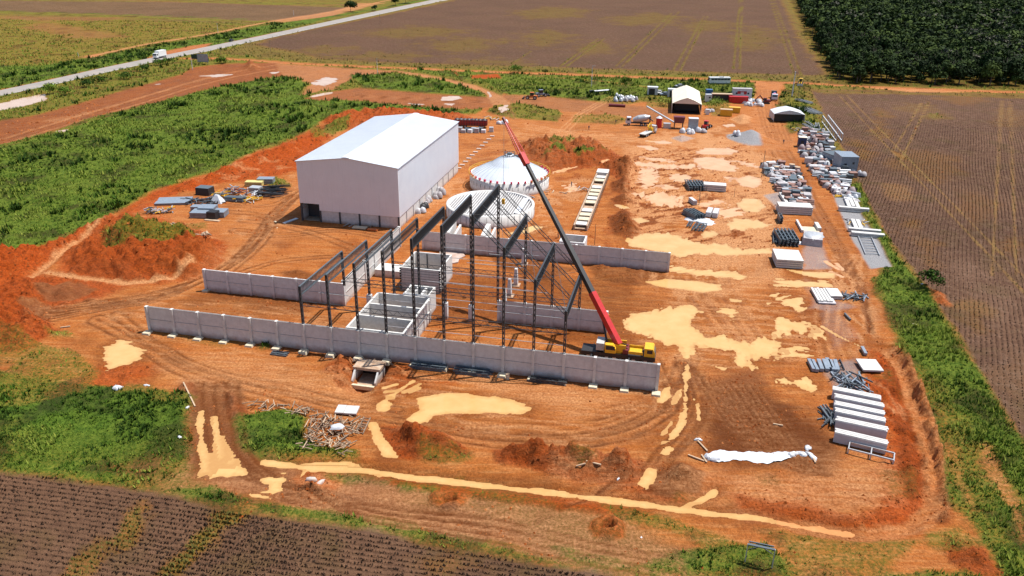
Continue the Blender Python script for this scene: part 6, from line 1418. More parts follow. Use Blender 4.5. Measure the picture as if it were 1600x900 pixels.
def truss_stack(px, py, rz, l, n, label, m=None, layers=3, w=.7, name='truss_stack', group=None, h=.28):
    m = m or M['steel']; c = thing(name, label, 'trusses', at_(px, py), rz, group); rr = random.Random(px*2+py)
    for k in range(layers):
        for i in range(n):
            f = MB(); x = (i-(n-1)/2)*(w+.12)+rr.uniform(-.05, .05); z = .15+k*(h+.08); o = rr.uniform(-.4, .4); a, b = -l/2+o, l/2+o
            for sx in (-w/2, w/2): f.bar((x+sx, a, z), (x+sx, b, z), .12, h)
            nn = max(4, int(l/.9))
            for q in range(nn+1):
                y = a+(b-a)*q/nn; f.bar((x-w/2, y, z), (x+w/2, y+(0 if q % 2 else (b-a)/nn if q < nn else 0), z), .09)
            f.build('truss', m, c)
    return c
def jumble(px, py, rz, l, n, spread, m, label, name='steel_pile', hh=.8, ws=.16, cat='steel', group=None, tilt=.35):
    c = thing(name, label, cat, at_(px, py), rz, group); rr = random.Random(px*5+py)
    for i in range(n):
        a = rr.gauss(0, tilt); x, y = rr.uniform(-spread[0], spread[0])/2, rr.uniform(-spread[1], spread[1])/2; z = rr.uniform(.05, hh); q = l*rr.uniform(.5, 1)/2
        MB().bar((x-math.sin(a)*q, y-math.cos(a)*q, max(.06, z+rr.uniform(-.2, .2))), (x+math.sin(a)*q, y+math.cos(a)*q, max(.06, z+rr.uniform(-.2, .2))), ws*rr.uniform(.7, 1.5), ws*rr.uniform(.7, 1.5)).build('piece', m if not isinstance(m, (list, tuple)) else rr.choice(m), c)
    return c
wht = mat('white_precast', (.56, .55, .54), .8, (.46, .45, .43), 1.5); grp = mat('grey_precast', (.50, .49, .51), .85, (.42, .41, .43), 1.2)
# precast stacks near the right front
pos = [(1336, 628, 9.2), (1339, 640, 9.4), (1339, 652, 9.2), (1341, 663, 9.0), (1343, 677, 9.2), (1342, 697, 9.0)]
a_st = heading((1303, 620), (1362, 632))
for k, (px, py, L_) in enumerate(pos):
    c = thing('precast_stack', f'long precast block with white ribbed top, {("farthest", "second farthest", "third farthest", "third nearest", "second nearest", "nearest")[k]} of the six in a row', 'concrete blocks', at_(px, py), a_st+(R(-2) if k == 5 else 0), 'row of precast blocks by the trench')
    MB().box((0, 0, .1), (6.9, 1.3, 1.5)).build('block', grp, c)
    for j in range(3): MB().box((random.uniform(-.15, .15), -.42+j*.42, 1.6), (6.9, .34, .13)).build('rib', wht, c)
    MB().box((-2.5, 0, 0), (.2, 1.4, .1)).build('bearer', M['wood'], c); MB().box((2.5, 0, 0), (.2, 1.4, .1)).build('bearer', M['wood'], c)
slab_stack(1357, 576, heading((1345, 562), (1370, 563)), 3.3, 3.9, 1, .3, wht, 'square white slab lying on bearers beside the trench'); b_ = beam_row(1349, 552, heading((1344, 541), (1355, 561))-math.pi/2, 2.8, 1, .5, .45, M['blueg'], 'short grey steel beam just above the square white slab')
beam_row(1324, 497, heading((1316, 490), (1330, 505))-math.pi/2, 2.8, 1, .28, .3, M['steel2'], 'thin dark steel bar lying alone right of the white beams')
slab_stack(1287, 466, heading((1261, 447), (1279, 479))-math.pi/2, 3.3, 6.2, 1, .25, grp, 'low grey slab under the long white beams', name='slab')
beam_row(1283, 464, heading((1261, 447), (1279, 479))-math.pi/2, 6.6, 5, .48, .5, wht, 'row of five long white precast beams on dark sheeting', 1)
slab_stack(1302, 462, heading((1282, 450), (1295, 470))-math.pi/2, 2.4, 4.0, 2, .3, wht, 'small stack of white slabs tight against the five white beams')
gang = heading((1264, 560), (1273, 585))-math.pi/2
for k, (px, py) in enumerate(((1267, 573), (1272, 574), (1281, 574), (1289, 573), (1294, 571), (1299, 574), (1306, 575))):
    beam_row(px, py, gang+R((4, 4, 0, 0, 0, 0, -3)[k]), 3.6, 1, .62, .55, M['blueg'], f'blue-grey box beam, {("first", "second", "third", "fourth", "fifth", "sixth", "seventh")[k]} from the left in the row above the rubble', 1, group='row of blue-grey box beams')
truss_stack(1313, 572, gang, 3.6, 1, 'small dark lattice lying at the right end of the blue-grey beams', layers=1)
jumble(1330, 600, gang, 4.5, 36, (4.5, 4.5), [M['steel2'], M['blueg'], M['steel']], 'heap of dark steel offcuts above the precast blocks', hh=.7, tilt=.7)
jumble(1296, 655, gang, 5.5, 22, (1.8, 3), [M['steel2'], M['steel']], 'narrow heap of dark steel bars along the left end of the precast blocks', hh=.6)
jumble(1335, 465, gang, 3.5, 24, (5, 3), [M['steel2'], M['blueg'], M['black']], 'crumpled dark sheeting and steel right of the five white beams', hh=.4, tilt=.9)
rk = thing('roller_rack', 'grey steel rack on short legs below the nearest precast block', 'rack', at_(1360, 712), heading((1335, 705), (1386, 718)))
for y in (-.9, .9): MB().bar((-2.9, y, .8), (2.9, y, .8), .16, .2).build('rail', M['galv'], rk)
for x in (-2.9, 0, 2.9): MB().bar((x, -.9, .8), (x, .9, .8), .14).build('crossbar', M['galv'], rk); MB().box((x, -.9, 0), (.2, .2, .8)).build('leg', M['galv'], rk); MB().box((x, .9, 0), (.2, .2, .8)).build('leg', M['galv'], rk)
# long white tarpaulin
tp = thing('tarpaulin', 'long crumpled white tarpaulin stretched over the dark earth near the right front', 'tarpaulin', at_(1108, 716), heading((1108, 716), (1275, 712)))
L_ = (G(1108, 716)-G(1240, 722)).length; rows_ = []
rr = random.Random(9)
for j in range(7):
    v = (j-3)/3; rows_.append([(L_*i/44, v*(1.15+.2*math.sin(i*.3)+.1*math.sin(i*.9))*min(1, .5+i/8, .45+(44-i)/10)+.35*math.sin(i*.16), .12+.25*(1-v*v)*(.5+.5*math.sin(i*.9+j))+rr.uniform(0, .12)) for i in range(45)])
f = MB(); f.sheet(rows_); f.build('sheet', M['tarp'], tp)
for k, (x, y) in enumerate(((-.1, .2), (.7, -.5), (L_+.3, .2))): MB().lump((x, y, 0), (1.5, .9, .6), k, .5, 12, 4).build('bunched_end', M['tarp'], tp)
for k, (px, py, s_) in enumerate(((1252, 710, 1.6), (1262, 700, 1.3), (1268, 713, 1.7), (1091, 688, .9))):
    c = thing('tarp_scrap', ('white tarp scrap nearest the end of the long tarpaulin', 'small white tarp scrap farthest back at its right end', 'rightmost white tarp scrap past the long tarpaulin', 'tiny white cloth scrap left of the long tarpaulin')[k], 'tarp scrap', at_(px, py), k, 'scraps of white tarpaulin'); MB().lump((0, 0, 0), (s_, s_*.6, .35), k+5, .55, 12, 4).build('scrap', M['tarp'], c)
for k, (a, b, lb) in enumerate((((1075, 712), (1100, 722), 'leftmost timber pole at the left end of the tarpaulin'), ((1096, 712), (1104, 724), 'short timber pole touching the left end of the tarpaulin'), ((1090, 690), (1105, 706), 'thin pole running from the white scrap to the tarpaulin'), ((1208, 664), (1223, 667), 'pale stick lying alone on the dark levelled earth'), ((1268, 712), (1274, 724), 'stick standing out from the rightmost tarp scrap'), ((915, 736), (938, 742), 'pale plank by the canal under the red bank'), ((900, 738), (914, 739), 'thin plank left on the red bank'), ((288, 605), (305, 636), 'pale rail along the left edge of the muddy ruts'), ((95, 513), (110, 511), 'pale board at the foot of the red bank on the left'))):
    p_, q_ = at_(*a), at_(*b); c = thing('timber_pole', lb, 'timber', p_, 0); MB().bar((0, 0, .15), q_-p_+Vector((0, 0, .15)), .2, .16).build('pole', M['wood2'], c)
# timber debris
for k, (px, py, n, sp_, lb) in enumerate(((524, 670, 100, (8, 5), 'big heap of broken timber beside the green bushes'), (512, 700, 60, (7, 3), 'smaller heap of timber offcuts nearest the canal'), (432, 640, 26, (9, 2), 'loose planks along the far edge of the bushes'), (470, 645, 16, (3, 2), 'few planks between the bushes and the big timber heap'))):
    jumble(px, py, TH, 1.9, n, sp_, [M['wood'], M['wood'], M['wood2']], lb, 'timber_heap', 1.1, .10, 'timber', tilt=1.0)
for k, (px, py) in enumerate(((533, 642), (550, 643))): slab_stack(px, py, TH+R(8), 1.9 if k else 1.3, 2.2, 1, .25, wht, ('narrower left', 'wider right')[k]+' one of two pale boards beyond the timber heap', name='board', group='two pale boards')
sc_ = thing('white_sheet_scrap', 'white sheet lying on top of the timber heap', 'sheet', at_(528, 676, .9), .3); MB().lump((0, 0, 0), (1.9, 1.5, .5), 3, .3, 9, 3).build('sheet', M['tarp'], sc_)
ld_ = thing('ladder_frame', 'wooden ladder-like frame leaning at the right of the timber heap', 'ladder', at_(568, 668), heading((562, 675), (578, 648))-math.pi/2)
for x in (-.5, .5): MB().bar((x, -1.8, .1), (x, 1.8, .6), .14).build('rail', M['wood'], ld_)
for k in range(6): MB().bar((-.5, -1.6+k*.62, .14+k*.09), (.5, -1.6+k*.62, .14+k*.09), .1).build('rung', M['wood'], ld_)
for k, (px, py, s_, lb) in enumerate(((183, 609, 2.2, 'white rubbish bag at the edge of the green on the left'), (293, 639, .9, 'small white bag beside the muddy ruts'), (281, 685, 1.0, 'small white bag in the grass left of the deep ruts'), (229, 603, 1.2, 'pale rock-like bag at the grass edge above the white bag'), (966, 753, .7, 'white can on the red bank right of centre'), (1002, 840, .6, 'white stone beside the right-hand red pit'), (286, 368, 1.6, 'white bag beside the grassy mound on the left'), (252, 318, 1.2, 'white scrap at the back of the grey sheets on the left'), (1440, 452, 1.0, 'white bag under the shrub in the green strip'), (1428, 510, 1.0, 'grey stone in the green strip'), (430, 346, .9, 'pale stone on the tracks in front of the hall'), (433, 356, .7, 'small pale stone on the tracks below the other'))):
    c = thing('rubbish_bag', lb, 'rubbish', at_(px, py), k); MB().lump((0, 0, -.1), (s_*.8, s_*.5, s_*.26), k, .45, 12, 4).build('bag', M['tarp'] if 'white' in lb else M['conc_warm'], c)
for k, (px, py) in enumerate(((487, 752), (501, 757))):
    c = thing('concrete_lump', ('left', 'right')[k]+' pale lump on the orange ring of spoil', 'lump', at_(px, py), k, 'lumps on the orange ring'); MB().lump((0, 0, 0), (1.5, .8, .5), k+3, .2, 9, 4).build('lump', M['conc_new'], c)
jumble(318, 378, R(20), 2.4, 9, (3, 1.5), [M['wood'], M['wood2']], 'scatter of planks right of the white bag on the left mound', 'timber_heap', .4, .2, 'timber', tilt=.8)
jumble(274, 362, R(60), 3.2, 7, (2, 1.5), [M['wood2'], M['wood']], 'small stack of reddish planks behind the white bag', 'timber_heap', .7, .25, 'timber', tilt=.15)
jumble(560, 346+8, TH, 3.0, 10, (7, 1.5), [M['wood'], M['galv']], 'planks and scrap along the foot of the hall', 'timber_heap', .3, .18, 'timber', tilt=.9)
# black trusses by the long wall
for k, (px, py, lb, l) in enumerate(((668, 573, 'flat stack of slate trusses at the wall foot, nearest the culvert', 5.8), (739, 583, 'slate-blue trusses with open webs at the wall foot, middle of three', 5.8), (854, 597, 'narrow black truss at the wall foot, farthest right of three', 6.0), (438, 554, 'small black grating left of the culvert by the wall', 3.0))):
    truss_stack(px, py, TH+math.pi/2, l, (3, 2, 1, 2)[k], lb, M['steel2'] if k != 2 else M['steel'], (2, 2, 2, 1)[k], (.7, .8, .9, .5)[k])
# ---- middle yard
truss_stack(1086, 293, TH+R(12), 6.5, 6, 'bundle of black trusses left of the white block in the yard', M['steel2'], 4, .7)
slab_stack(1116, 297, TH, 6.2, 3.0, 3, .5, wht, 'long white block right of the farther black trusses', name='block')
truss_stack(1083, 338, TH+R(35), 5.5, 4, 'black trusses heaped beside the white sheeting, centre of the yard', M['steel2'], 4, .7)
truss_stack(1093, 356, TH+R(-12), 5.0, 3, 'black trusses lying nearest in the centre of the yard', M['steel2'], 2, .8); truss_stack(1078, 352, TH+R(-10), 4.0, 1, 'single black truss left of the nearest centre ones', M['steel2'], 2, .8)
beam_row(1113, 336, TH+R(-8), 4.6, 2, 1.3, 1.2, grp, 'pair of grey-white concrete blocks right of the centre black trusses', 1); slab_stack(1082, 318, TH+R(24), 1.0, 3.5, 3, .3, grp, 'small grey stack between the two black truss bundles')
sc_ = thing('white_sheeting', 'torn white sheeting under the centre black trusses', 'sheeting', at_(1096, 345), TH); MB().lump((0, 0, -.1), (7, 6, .35), 12, .45, 14, 4).build('sheet', M['tarp'], sc_)
# ---- left storage row by the gravel
slab_stack(1240, 332, TH+R(5), 8.4, 4.0, 4, .42, wht, 'stack of long white panels in front of the left storage row', 1)
beam_row(1224, 313, heading((1216, 322), (1212, 300))-math.pi/2+R(8), 10, 1, .8, .7, wht, 'long white beam along the left side of the storage row')
slab_stack(1229, 411, TH+R(4), 5.6, 6.6, 4, .38, wht, 'square stack of white panels in two halves, nearest of the left row', 1, name='panel_pile')
truss_stack(1227, 376, TH+R(6), 8.0, 5, 'large cluster of black trusses in the left row', M['steel2'], 5, .75); truss_stack(1212, 372, TH+R(-4), 8.5, 2, 'pair of black trusses along the left side of the large black cluster', M['steel2'], 2, .6); truss_stack(1218, 346, TH+R(4), 4.0, 1, 'black trusses standing out behind the large cluster', M['steel2'], 5, .7)
fr_ = thing('channel_frame', 'open white U-shaped frame behind the wrapped glass', 'frame', at_(1262, 356), TH+R(4)); MB().box((-2.0, 0, 0), (.5, 8, .7)).build('side', wht, fr_); MB().box((2.3, 0, 0), (.9, 4.5, .9)).build('side', wht, fr_); MB().box((.2, -1.5, 0), (4.0, 4, .15)).build('base', M['conc_warm'], fr_)
gl = thing('wrapped_crate', 'bulky crate wrapped in clear grey film right of the black cluster', 'crate', at_(1269, 378), TH+R(-8)); MB().box((0, 0, 0), (4.6, 6.2, 1.7), taper=.92).build('crate', M['paper'], gl); MB().lump((0, 0, 1.5), (4.4, 5.8, .7), 4, .12, 12, 4).build('film', M['galv'], gl)
ds = thing('white_dish', 'white rounded cover beside the black trusses', 'cover', at_(1248, 381), 0); MB().lump((0, 0, 0), (2.2, 1.6, .6), 2, .1).build('cover', M['tarp'], ds)
# ---- right gravel strip
sa = heading((1372, 395), (1338, 320))-math.pi/2
for k, (px, py, w_, l_, n_, lb) in enumerate(((1330, 318, 4.5, 9, 3, 'white beams laid lengthwise at the far end of the gravel strip'), (1333, 331, 1.4, 6.5, 1, ''), (1338, 352, 2.2, 7, 2, 'short white beams lying lengthwise in the middle of the gravel strip'))):
    if k == 1: slab_stack(px, py, sa+math.pi/2, 1.2, 7.5, 2, .5, wht, 'white panels laid across the strip below the far lengthwise beams', 1); continue
    beam_row(px, py, sa, l_, n_, .9, .5, wht, lb)
slab_stack(1350, 363, sa+math.pi/2, 1.1, 7.5, 2, .35, wht, 'farther of two white panels across the gravel strip', group='pair of cross panels'); slab_stack(1355, 370, sa+math.pi/2, 1.3, 7.5, 2, .4, wht, 'nearer of two white panels across the gravel strip', group='pair of cross panels')
truss_stack(1357, 385, sa, 12, 1, 'pale galvanised lattice lying on the near end of the gravel strip', M['galv'], 1, 3.0, h=.5)
jumble(1337, 347, sa, 3, 14, (6, 4), [M['galv'], M['yellow'], M['paper']], 'loose grey and yellow bits between the beams on the gravel strip', hh=.3, tilt=1)
# lattice frames standing by the field edge and galvanised roof trusses by the white tent
for k, (a, b) in enumerate((((1284, 192), (1306, 222)), ((1292, 191), (1315, 222)))):
    p_, q_ = at_(*a), at_(*b); d_ = q_-p_; c = thing('lattice_frame', ('left', 'right')[k]+' of two long pale lattice frames standing at the field edge', 'frame', p_, math.atan2(d_.y, d_.x), 'pale lattice frames by the field'); l_ = d_.length
    for z in (.3, 2.6): MB().bar((0, 0, z), (l_, 0, z), .25).build('chord', M['tarp'], c)
    for q in range(9): MB().bar((l_*q/8, 0, .3), (l_*q/8, 0, 2.6), .16).build('upright', M['tarp'], c)
for k, (px, py, rz, l_, n_, w_) in enumerate(((1265, 175, 20, 12, 3, 1.6), (1256, 160, 35, 9, 1, 2.2), (1277, 200, -4, 12, 1, 1.2), (1268, 198, 12, 12, 1, 1.0), (1262, 200, 16, 9, 1, .8))):
    truss_stack(px, py, TH+R(rz), l_, n_, f'galvanised roof truss group right of the small white tent, {("widest, in the middle", "farthest, pointed one", "rightmost long one", "centre long one", "leftmost short one")[k]}', M['galv'], 2, w_)

# ---- left storage area beside the hall
hb_ = heading((265, 318), (300, 320))
c = slab_stack(272, 316, TH+R(20), 8.5, 5.5, 2, .18, M['blueg'], 'low stack of blue-grey sheets, leftmost flat stack on the left', 1, name='sheet_stack', cat='sheets')
for k, (px, py, w_, l_, n_, lb) in enumerate(((316, 338, 4.8, 3.6, 4, 'grey bundle of panels in front, left part of the nearest group'), (326, 333, 4.0, 3.4, 5, 'tall grey panel bundle, back middle of the nearest group'), (345, 337, 3.0, 3.4, 4, 'grey panel bundle at the right end of the nearest group'), (308, 330, 2.4, 2.2, 4, 'small grey panel bundle standing behind the nearest group'))):
    slab_stack(px, py, TH+R(10), w_, l_, n_, .26, M['blueg'], lb, 1, .1, name='sheet_stack', cat='sheets')
c = thing('black_tarp_stack', 'black covered stack at the front of the nearest group on the left', 'covered stack', at_(334, 341), TH); MB().box((0, 0, 0), (2.6, 2.4, 1.9), taper=.9).build('cover', M['black'], c); MB().box((.6, -1.7, 0), (4, .9, .2)).build('pallet', M['wood2'], c)
c = thing('black_tarp_stack', 'black box-like covered stack at the back of the left storage area', 'covered stack', at_(321, 303), TH); MB().box((0, 0, 0), (4.0, 3, 1.9), taper=.95).build('cover', M['black'], c); MB().box((0, 0, 1.9), (3.8, 2.8, .12)).build('lid', M['steel2'], c)
jumble(316, 317, TH, 6, 34, (9, 3), [M['black'], M['steel'], M['steel2']], 'heap of black pipes and straps between the grey sheets and the pale pyramid', hh=1.0, tilt=1.2)
jumble(343, 308, TH, 4, 24, (4, 3), [M['steel2'], M['galv'], M['yellow']], 'mixed dark steel and yellow pieces behind the pale pyramid', hh=1.4, tilt=.9)
c = thing('white_pyramid', 'pale sheeted pyramid among the dark steel on the left', 'covered stack', at_(340, 316), TH); MB().box((0, 0, 0), (3.4, 2.6, 2.0), taper=.25).build('cover', M['tarp'], c)
jumble(373, 303, TH, 3, 36, (6, 3), [M['galv'], M['steel2'], M['darkred']], 'stack of mixed steel parts in the middle of the left storage area', hh=1.9, tilt=.8)
c = slab_stack(400, 300, TH, 3, 2.4, 3, .4, M['galv'], 'small grey crate bundle right of the mixed steel parts', 1, .1, name='crate_bundle', cat='crates')
slab_stack(398, 290, TH+R(10), 4.8, 2.2, 2, .5, mat('pale_yellow_board', (.62, .52, .20), .7), 'pale yellow boards at the back of the left storage area', 1, .15, name='board_stack'); slab_stack(416, 287, TH+R(12), 4.5, 2.6, 3, .4, M['blueg'], 'grey boards right of the pale yellow ones', 1, .1, name='board_stack')
beam_row(368, 314, TH+math.pi/2, 5.5, 5, .35, .5, M['steel2'], 'dark grey beams lying at the front of the left storage area', 2)
jumble(388, 314, TH, 4, 26, (5, 3), [M['yellow'], M['yellow'], M['cloth_w']], 'tangle of bright yellow frames beside the pale props', hh=.9, tilt=1.0, name='yellow_frames')
jumble(400, 308, TH, 4.5, 8, (2.5, 1), [M['galv'], M['tarp']], 'pale steel props leaning beside the yellow frames', hh=1.6, tilt=.3)
jumble(424, 303, TH+R(-60), 8, 46, (9, 4), [M['black'], M['steel']], 'big heap of black bars in front of the grassy hump near the hall', hh=1.2, tilt=.3)
for k, (px, py) in enumerate(((236, 332), (245, 333), (263, 332))):
    jumble(px, py, TH, 2.2, 20, (2.4, 1.6), [M['yellow'], M['galv'], M['paper'], M['steel2']], f'yellow and grey formwork parts at the edge of the ditch, {("leftmost", "middle", "rightmost")[k]} of three heaps', hh=1.4, tilt=.6, name='formwork_heap', cat='formwork', group='formwork heaps on the left')
c = thing('door_ramp', 'pale metal ramp lying beside the dark doorway of the hall', 'ramp', at_(454, 346), heading((440, 350), (468, 340))); MB().box((0, 0, .05), (4.4, .9, .2)).build('ramp', M['galv'], c)
slab_stack(562, 357, TH, 3.4, 1.6, 1, .25, M['conc_warm'], 'beige pallet of boards at the foot of the hall front', name='board_stack'); slab_stack(583, 360, TH, 2.6, 1.2, 1, .2, M['orange'], 'reddish board lying right of the beige pallet', name='board_stack')
# along the hall's right side and behind it
for k, (px, py, m_, lb) in enumerate(((655, 331, 'tarp', 'nearest white bag heap along the hall side'), (664, 325, 'black', 'black container among the bags along the hall side'), (672, 316, 'galv', 'grey bag heap along the hall side'), (682, 308, 'tarp', 'second white bag heap from the far end of the hall side'), (690, 302, 'paper', 'farthest bag heap along the hall side'))):
    sacks(px, py, 2.4, 2.4, 4, M[m_], lb)
for k in range(11):
    t_ = k/10; c = thing('marker_block', f'pale footing block beside the hall, {ORD(k+1)} in line from the maroon trailer', 'block', at_(769-52*t_, 213+50*t_), TH, 'line of pale footing blocks beside the hall'); MB().box((0, 0, -.1), (1.5, 1.1, .35)).build('block', M['conc_new'], c)
for k in range(9):
    c = thing('pallet_load', f'bundled load in front of the maroon trailer, {ORD(k+1)} from the left', 'pallet', at_(719+k*5.2+(7 if k == 8 else 0), 206+(k % 2)*1.5), TH+R(random.uniform(-12, 12)), 'grey loads in front of the trailer'); MB().box((0, 0, .15), (1.6, 1.8, random.uniform(.9, 1.6)), taper=.93).build('load', M[('galv', 'paper', 'steel2', 'tarp')[k % 4]], c); MB().box((0, 0, 0), (1.7, 1.9, .15)).build('pallet', M['wood'], c)
jumble(770, 186, TH, 5, 14, (6, 3), [M['yellow'], M['cloth_w'], M['wood2']], 'pale and yellow scrap behind the maroon trailer', hh=.8, tilt=.6)
jumble(820, 300+30, TH, 2, 3, (3, 3), [M['wood']], 'few planks on the soil right of the ribbed base', hh=.2)
jumble(822, 310, TH+R(70), 4, 12, (3.5, 2), [M['conc'], M['wood'], M['galv']], 'grey formwork heap between the two silos', hh=.8, tilt=.3)
jumble(862, 300, TH, 2, 10, (8, 3), [M['conc'], M['wood2']], 'scattered rubble left of the concrete channel', hh=.3, tilt=1.2); jumble(912, 296, TH, 2, 12, (5, 4), [M['conc'], M['wood']], 'rubble pile beside the far part of the channel', hh=.6, tilt=1.2)
jumble(590, 568, TH, 2, 8, (9, 1.0), [M['wood'], M['conc']], 'rubble along the wall foot right of the culvert', hh=.3, tilt=1.3)

# ---- the two crowded storage rows: bundles of different kinds, copied
def proto_bundle(kind, m):
    r = bpy.data.objects.new(kind, None); scene.collection.objects.link(r); r.empty_display_size = .3
    rr = random.Random(sum(map(ord, kind+m.name)))
    if kind == 'wrapped_bale':
        MB().lump((0, 0, 0), (2.3, 2.0, 1.5), rr.randint(0, 99), .14, 10, 5).build('bale', m, r); MB().bar((-1.1, 0, .75), (1.1, 0, .75), .05, 1.3).build('strap', M['black'], r)
    elif kind == 'crate':
        MB().box((0, 0, .15), (2.0, 1.7, 1.1)).build('box', m, r); MB().box((0, 0, 1.25), (2.1, 1.8, .1)).build('lid', m if m is not M['galv'] else M['paper'], r); MB().box((0, 0, 0), (2.0, 1.7, .15)).build('pallet', M['wood'], r)
    elif kind == 'pipe_bundle':
        for j in range(3):
            for i in range(4-j): MB().tube((-1.6, (i-(3-j)/2)*.42, .22+j*.36), (1.6, (i-(3-j)/2)*.42, .22+j*.36), .2, n=7).build('pipe', m, r)
    elif kind == 'sheet_bundle':
        for j in range(4): MB().box((rr.uniform(-.1, .1), rr.uniform(-.1, .1), .1+j*.26), (2.7, 1.5, .16), rr.uniform(-.04, .04)).build('sheet', m, r)
    elif kind == 'frame_bundle':
        for j in range(6): MB().bar((-1.3+j*.1, -.7+j*.27, .2+.1*(j % 3)), (1.2+j*.05, -.6+j*.25, .5+.2*(j % 2)), .15).build('bar', m, r)
        MB().box((0, 0, 0), (2.2, .3, .2)).build('bearer', M['wood'], r)
    else:
        MB().tube((0, 0, 0), (0, 0, 1.2), .75, n=12).build('reel', m, r); MB().tube((0, 0, 1.2), (0, 0, 1.28), .8, n=12).build('rim', M['wood2'], r)
    return r
rust = mat('brown_plastic', (.17, .075, .06), .6, (.30, .17, .13), 1.5); mauve = mat('faded_mauve_wrap', (.36, .29, .30), .7, (.22, .16, .16), 1.2)
KINDS = [('wrapped_bale', 'paper', 'pale wrapped bale', 3), ('wrapped_bale', 'tarp', 'white wrapped bale', 2), ('wrapped_bale', 'mauve', 'mauve-grey bale', 6), ('crate', 'galv', 'grey crate', 4), ('crate', 'tarp', 'white crate', 1), ('crate', 'rust', 'brown crate', 6), ('pipe_bundle', 'galv', 'bundle of grey pipes', 4),
         ('pipe_bundle', 'rust', 'bundle of brown pipes', 4), ('sheet_bundle', 'galv', 'stack of grey sheets', 3), ('sheet_bundle', 'tarp', 'stack of white sheets', 1), ('frame_bundle', 'yellow', 'bundle of yellow frames', 3), ('frame_bundle', 'steel2', 'bundle of dark frames', 7), ('cable_reel', 'paper', 'pale reel', 2), ('crate', 'steel2', 'dark crate', 5)]
mm = lambda n_: {'mauve': mauve, 'rust': rust}.get(n_) or M[n_]
PB = [[None, k, m_, d_] for k, m_, d_, w_ in KINDS]
wts = [w_ for *_, w_ in KINDS]
def yard(quad, nu, nv, where, grp_, seed, miss=.1):
    """quad: far-left, far-right, near-right, near-left of the strip"""
    rr = random.Random(seed); A_, B_, C_, D_ = [G(*q) for q in quad]
    for j in range(nv):
        for i in range(nu):
            if rr.random() < miss: continue
            s, t = (i+.5+rr.uniform(-.3, .3))/nu, (j+.5+rr.uniform(-.3, .3))/nv
            p_ = (A_.lerp(B_, s)).lerp(D_.lerp(C_, s), t); k = rr.choices(range(len(PB)), wts)[0]; e = PB[k]
            first = e[0] is None
            if first: e[0] = proto_bundle(e[1], mm(e[2]))
            z = max(zat(p_.x, p_.y), 0)-.02; sc = rr.uniform(.75, 1.2)
            o = e[0] if first else copy_tree(e[0])
            o.location = (p_.x, p_.y, z); o.rotation_euler = (0, 0, TH+rr.choice((0, 0, math.pi/2, .3, -.4))+rr.uniform(-.2, .2)); o.scale = (sc, sc, sc*rr.uniform(.8, 1.25))
            tag(o, f'{e[3]}, {ORD(i+1)} from left, {ORD(nv-j)} rank from near, {where}', e[3].split()[-1] if e[1] != 'frame_bundle' else 'frames', grp_)
yard([(1190, 257), (1222, 252), (1226, 272), (1196, 276)], 4, 5, 'pile by the pole', 'mixed bundles at the dark pole', 1, .15)
yard([(1200, 268), (1245, 262), (1262, 302), (1212, 300)], 7, 10, 'left storage row', 'mixed bundles in the left storage row', 2, .06)
yard([(1225, 300), (1262, 300), (1266, 322), (1228, 322)], 6, 6, 'behind the long white panels', 'mixed bundles behind the white panel stack', 3, .08)
yard([(1250, 205), (1288, 204), (1304, 240), (1250, 240)], 7, 9, 'row by the kiosk', 'mixed bundles by the kiosk', 4, .08)
yard([(1250, 240), (1300, 240), (1312, 272), (1268, 272)], 7, 9, 'middle of right row', 'mixed bundles in the right storage row', 5, .06)
yard([(1272, 272), (1312, 270), (1326, 296), (1294, 297)], 6, 8, 'near part of right row', 'mixed bundles at the near part of the right row', 6, .06)
yard([(1300, 296), (1328, 296), (1336, 310), (1306, 308)], 5, 4, 'above the gravel strip', 'mixed bundles above the gravel strip', 7, .08)
yard([(1314, 262), (1332, 262), (1336, 280), (1318, 280)], 3, 4, 'bits at the green verge', 'bits at the edge of the green verge', 8, .3)
sacks(1327, 312, 5, 5, 6, M['tarp'], 'white crumpled covers at the top of the gravel strip'); sacks(1346, 276, 1.5, 1.5, 2, M['tarp'], 'white bag on the path beside the field'); sacks(1320, 306, 5, 4, 4, M['galv'], 'grey rounded covers beside the white ones on the strip')
jumble(1243, 205, TH, 2, 14, (3, 2), [M['yellow'], M['yellow'], M['tarp']], 'yellow parts on the green in front of the small white tent', hh=.9, tilt=1.1, name='yellow_frames')

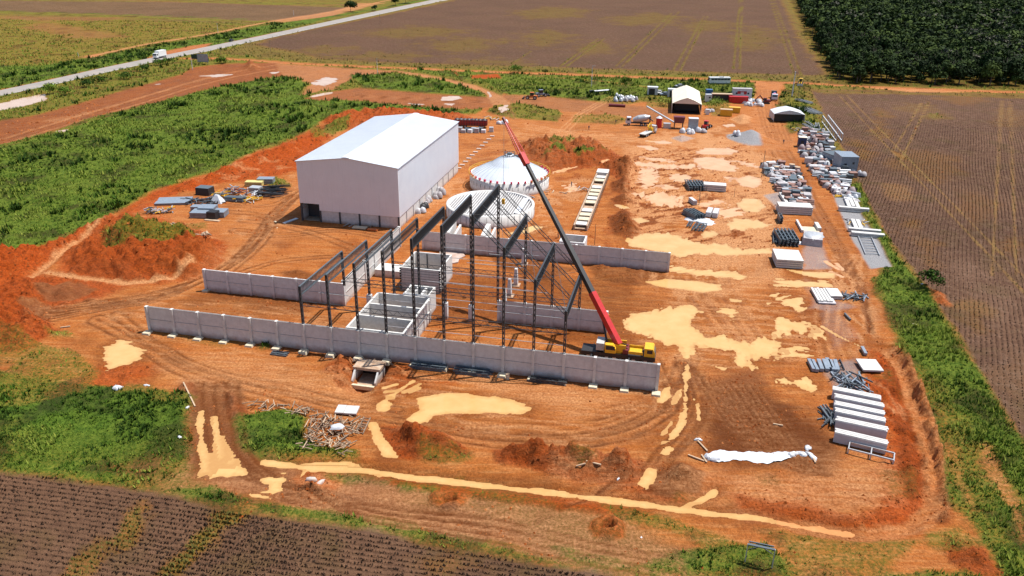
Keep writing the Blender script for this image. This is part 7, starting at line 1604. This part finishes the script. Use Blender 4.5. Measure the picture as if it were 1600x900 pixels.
# ================================================================ people
def person(px, py, rz, top, legs, label, stride=.25, arm=.2):
    sk = [(0, 0, .95), (0, 0, 1.2), (0, 0, 1.42), (0, 0, 1.52), (0, .01, 1.68), (-.1, 0, .9), (-.12, stride*.5, .5), (-.12, stride*.3, .08), (-.12, stride*.3+.14, .04), (.1, 0, .9), (.12, -stride*.4, .5), (.12, -stride, .08), (.12, -stride+.14, .04),
          (-.2, 0, 1.4), (-.27, -.05, 1.12), (-.27, arm, .9), (.2, 0, 1.4), (.27, .05, 1.12), (.27, arm*1.2, .92)]
    ed = [(0, 1), (1, 2), (2, 3), (3, 4), (0, 5), (5, 6), (6, 7), (7, 8), (0, 9), (9, 10), (10, 11), (11, 12), (2, 13), (13, 14), (14, 15), (2, 16), (16, 17), (17, 18)]
    rd = [.15, .14, .16, .065, .11, .1, .075, .055, .045, .1, .075, .055, .045, .07, .05, .04, .07, .05, .04]
    me_ = bpy.data.meshes.new('person'); me_.from_pydata(sk, ed, []); o_ = bpy.data.objects.new('person', me_); scene.collection.objects.link(o_)
    sm = o_.modifiers.new('skin', 'SKIN'); 
    for i, r_ in enumerate(rd): me_.skin_vertices[0].data[i].radius = (r_, r_*.8)
    me_.skin_vertices[0].data[0].use_root = True
    ss = o_.modifiers.new('sub', 'SUBSURF'); ss.levels = 1; ss.render_levels = 1
    dg = bpy.context.evaluated_depsgraph_get(); ev = o_.evaluated_get(dg); nm = bpy.data.meshes.new_from_object(ev); o_.modifiers.clear(); o_.data = nm
    nm.materials.clear()
    for m_ in (legs, top, M['skin']): nm.materials.append(m_)
    for p_ in nm.polygons:
        z = p_.center.z; p_.material_index = 0 if z < .95 and abs(p_.center.x) < .22 else (2 if z > 1.5 or (z < 1.12 and abs(p_.center.x) > .22) else 1); p_.use_smooth = True
    o_.location = at_(px, py, .0); o_.rotation_euler = (0, 0, rz); tag(o_, label, 'person')
    MB().lathe([(.13, 0), (.12, .06), (.07, .11), (.005, .13)], (0, .01, 1.72), 10).build('helmet', M['yellow'] if top is not M['cloth_w'] else M['tarp'], o_)
person(920, 203, .3, M['navy'], M['navy'], 'person in dark clothes walking on the open soil right of the jib'); person(962, 194, 2, M['navy'], M['navy'], 'person standing left of the mixer lorry cab', .1)
person(893, 292, 1, M['navy'], M['navy'], 'person standing on pale rubble left of the channel', .1); person(1224, 225, 3, M['navy'], M['navy'], 'person standing on the access road near the kiosk', .15)
person(872, 372, 1.4, M['cloth_o'], M['navy'], 'person in orange behind the rear wall beside the open box', .1); person(876, 376, -.6, M['cloth_w'], M['navy'], 'person in a pale shirt behind the rear wall next to the one in orange', .1)
person(768, 600-7, .6, M['cloth_w'], M['navy'], 'person in pale clothes standing in front of the long wall', .1) if False else None
person(1206, 183, 2.5, M['navy'], M['navy'], 'person standing at the left end of the small white tent', .1)
c = thing('water_drum', 'pale drum standing in front of the long wall', 'drum', at_(793, 592), 0); MB().tube((0, 0, 0), (0, 0, .9), .3, n=12).build('drum', M['conc_warm'], c); MB().tube((0, 0, .9), (0, 0, .95), .32, n=12).build('lid', M['wood2'], c)
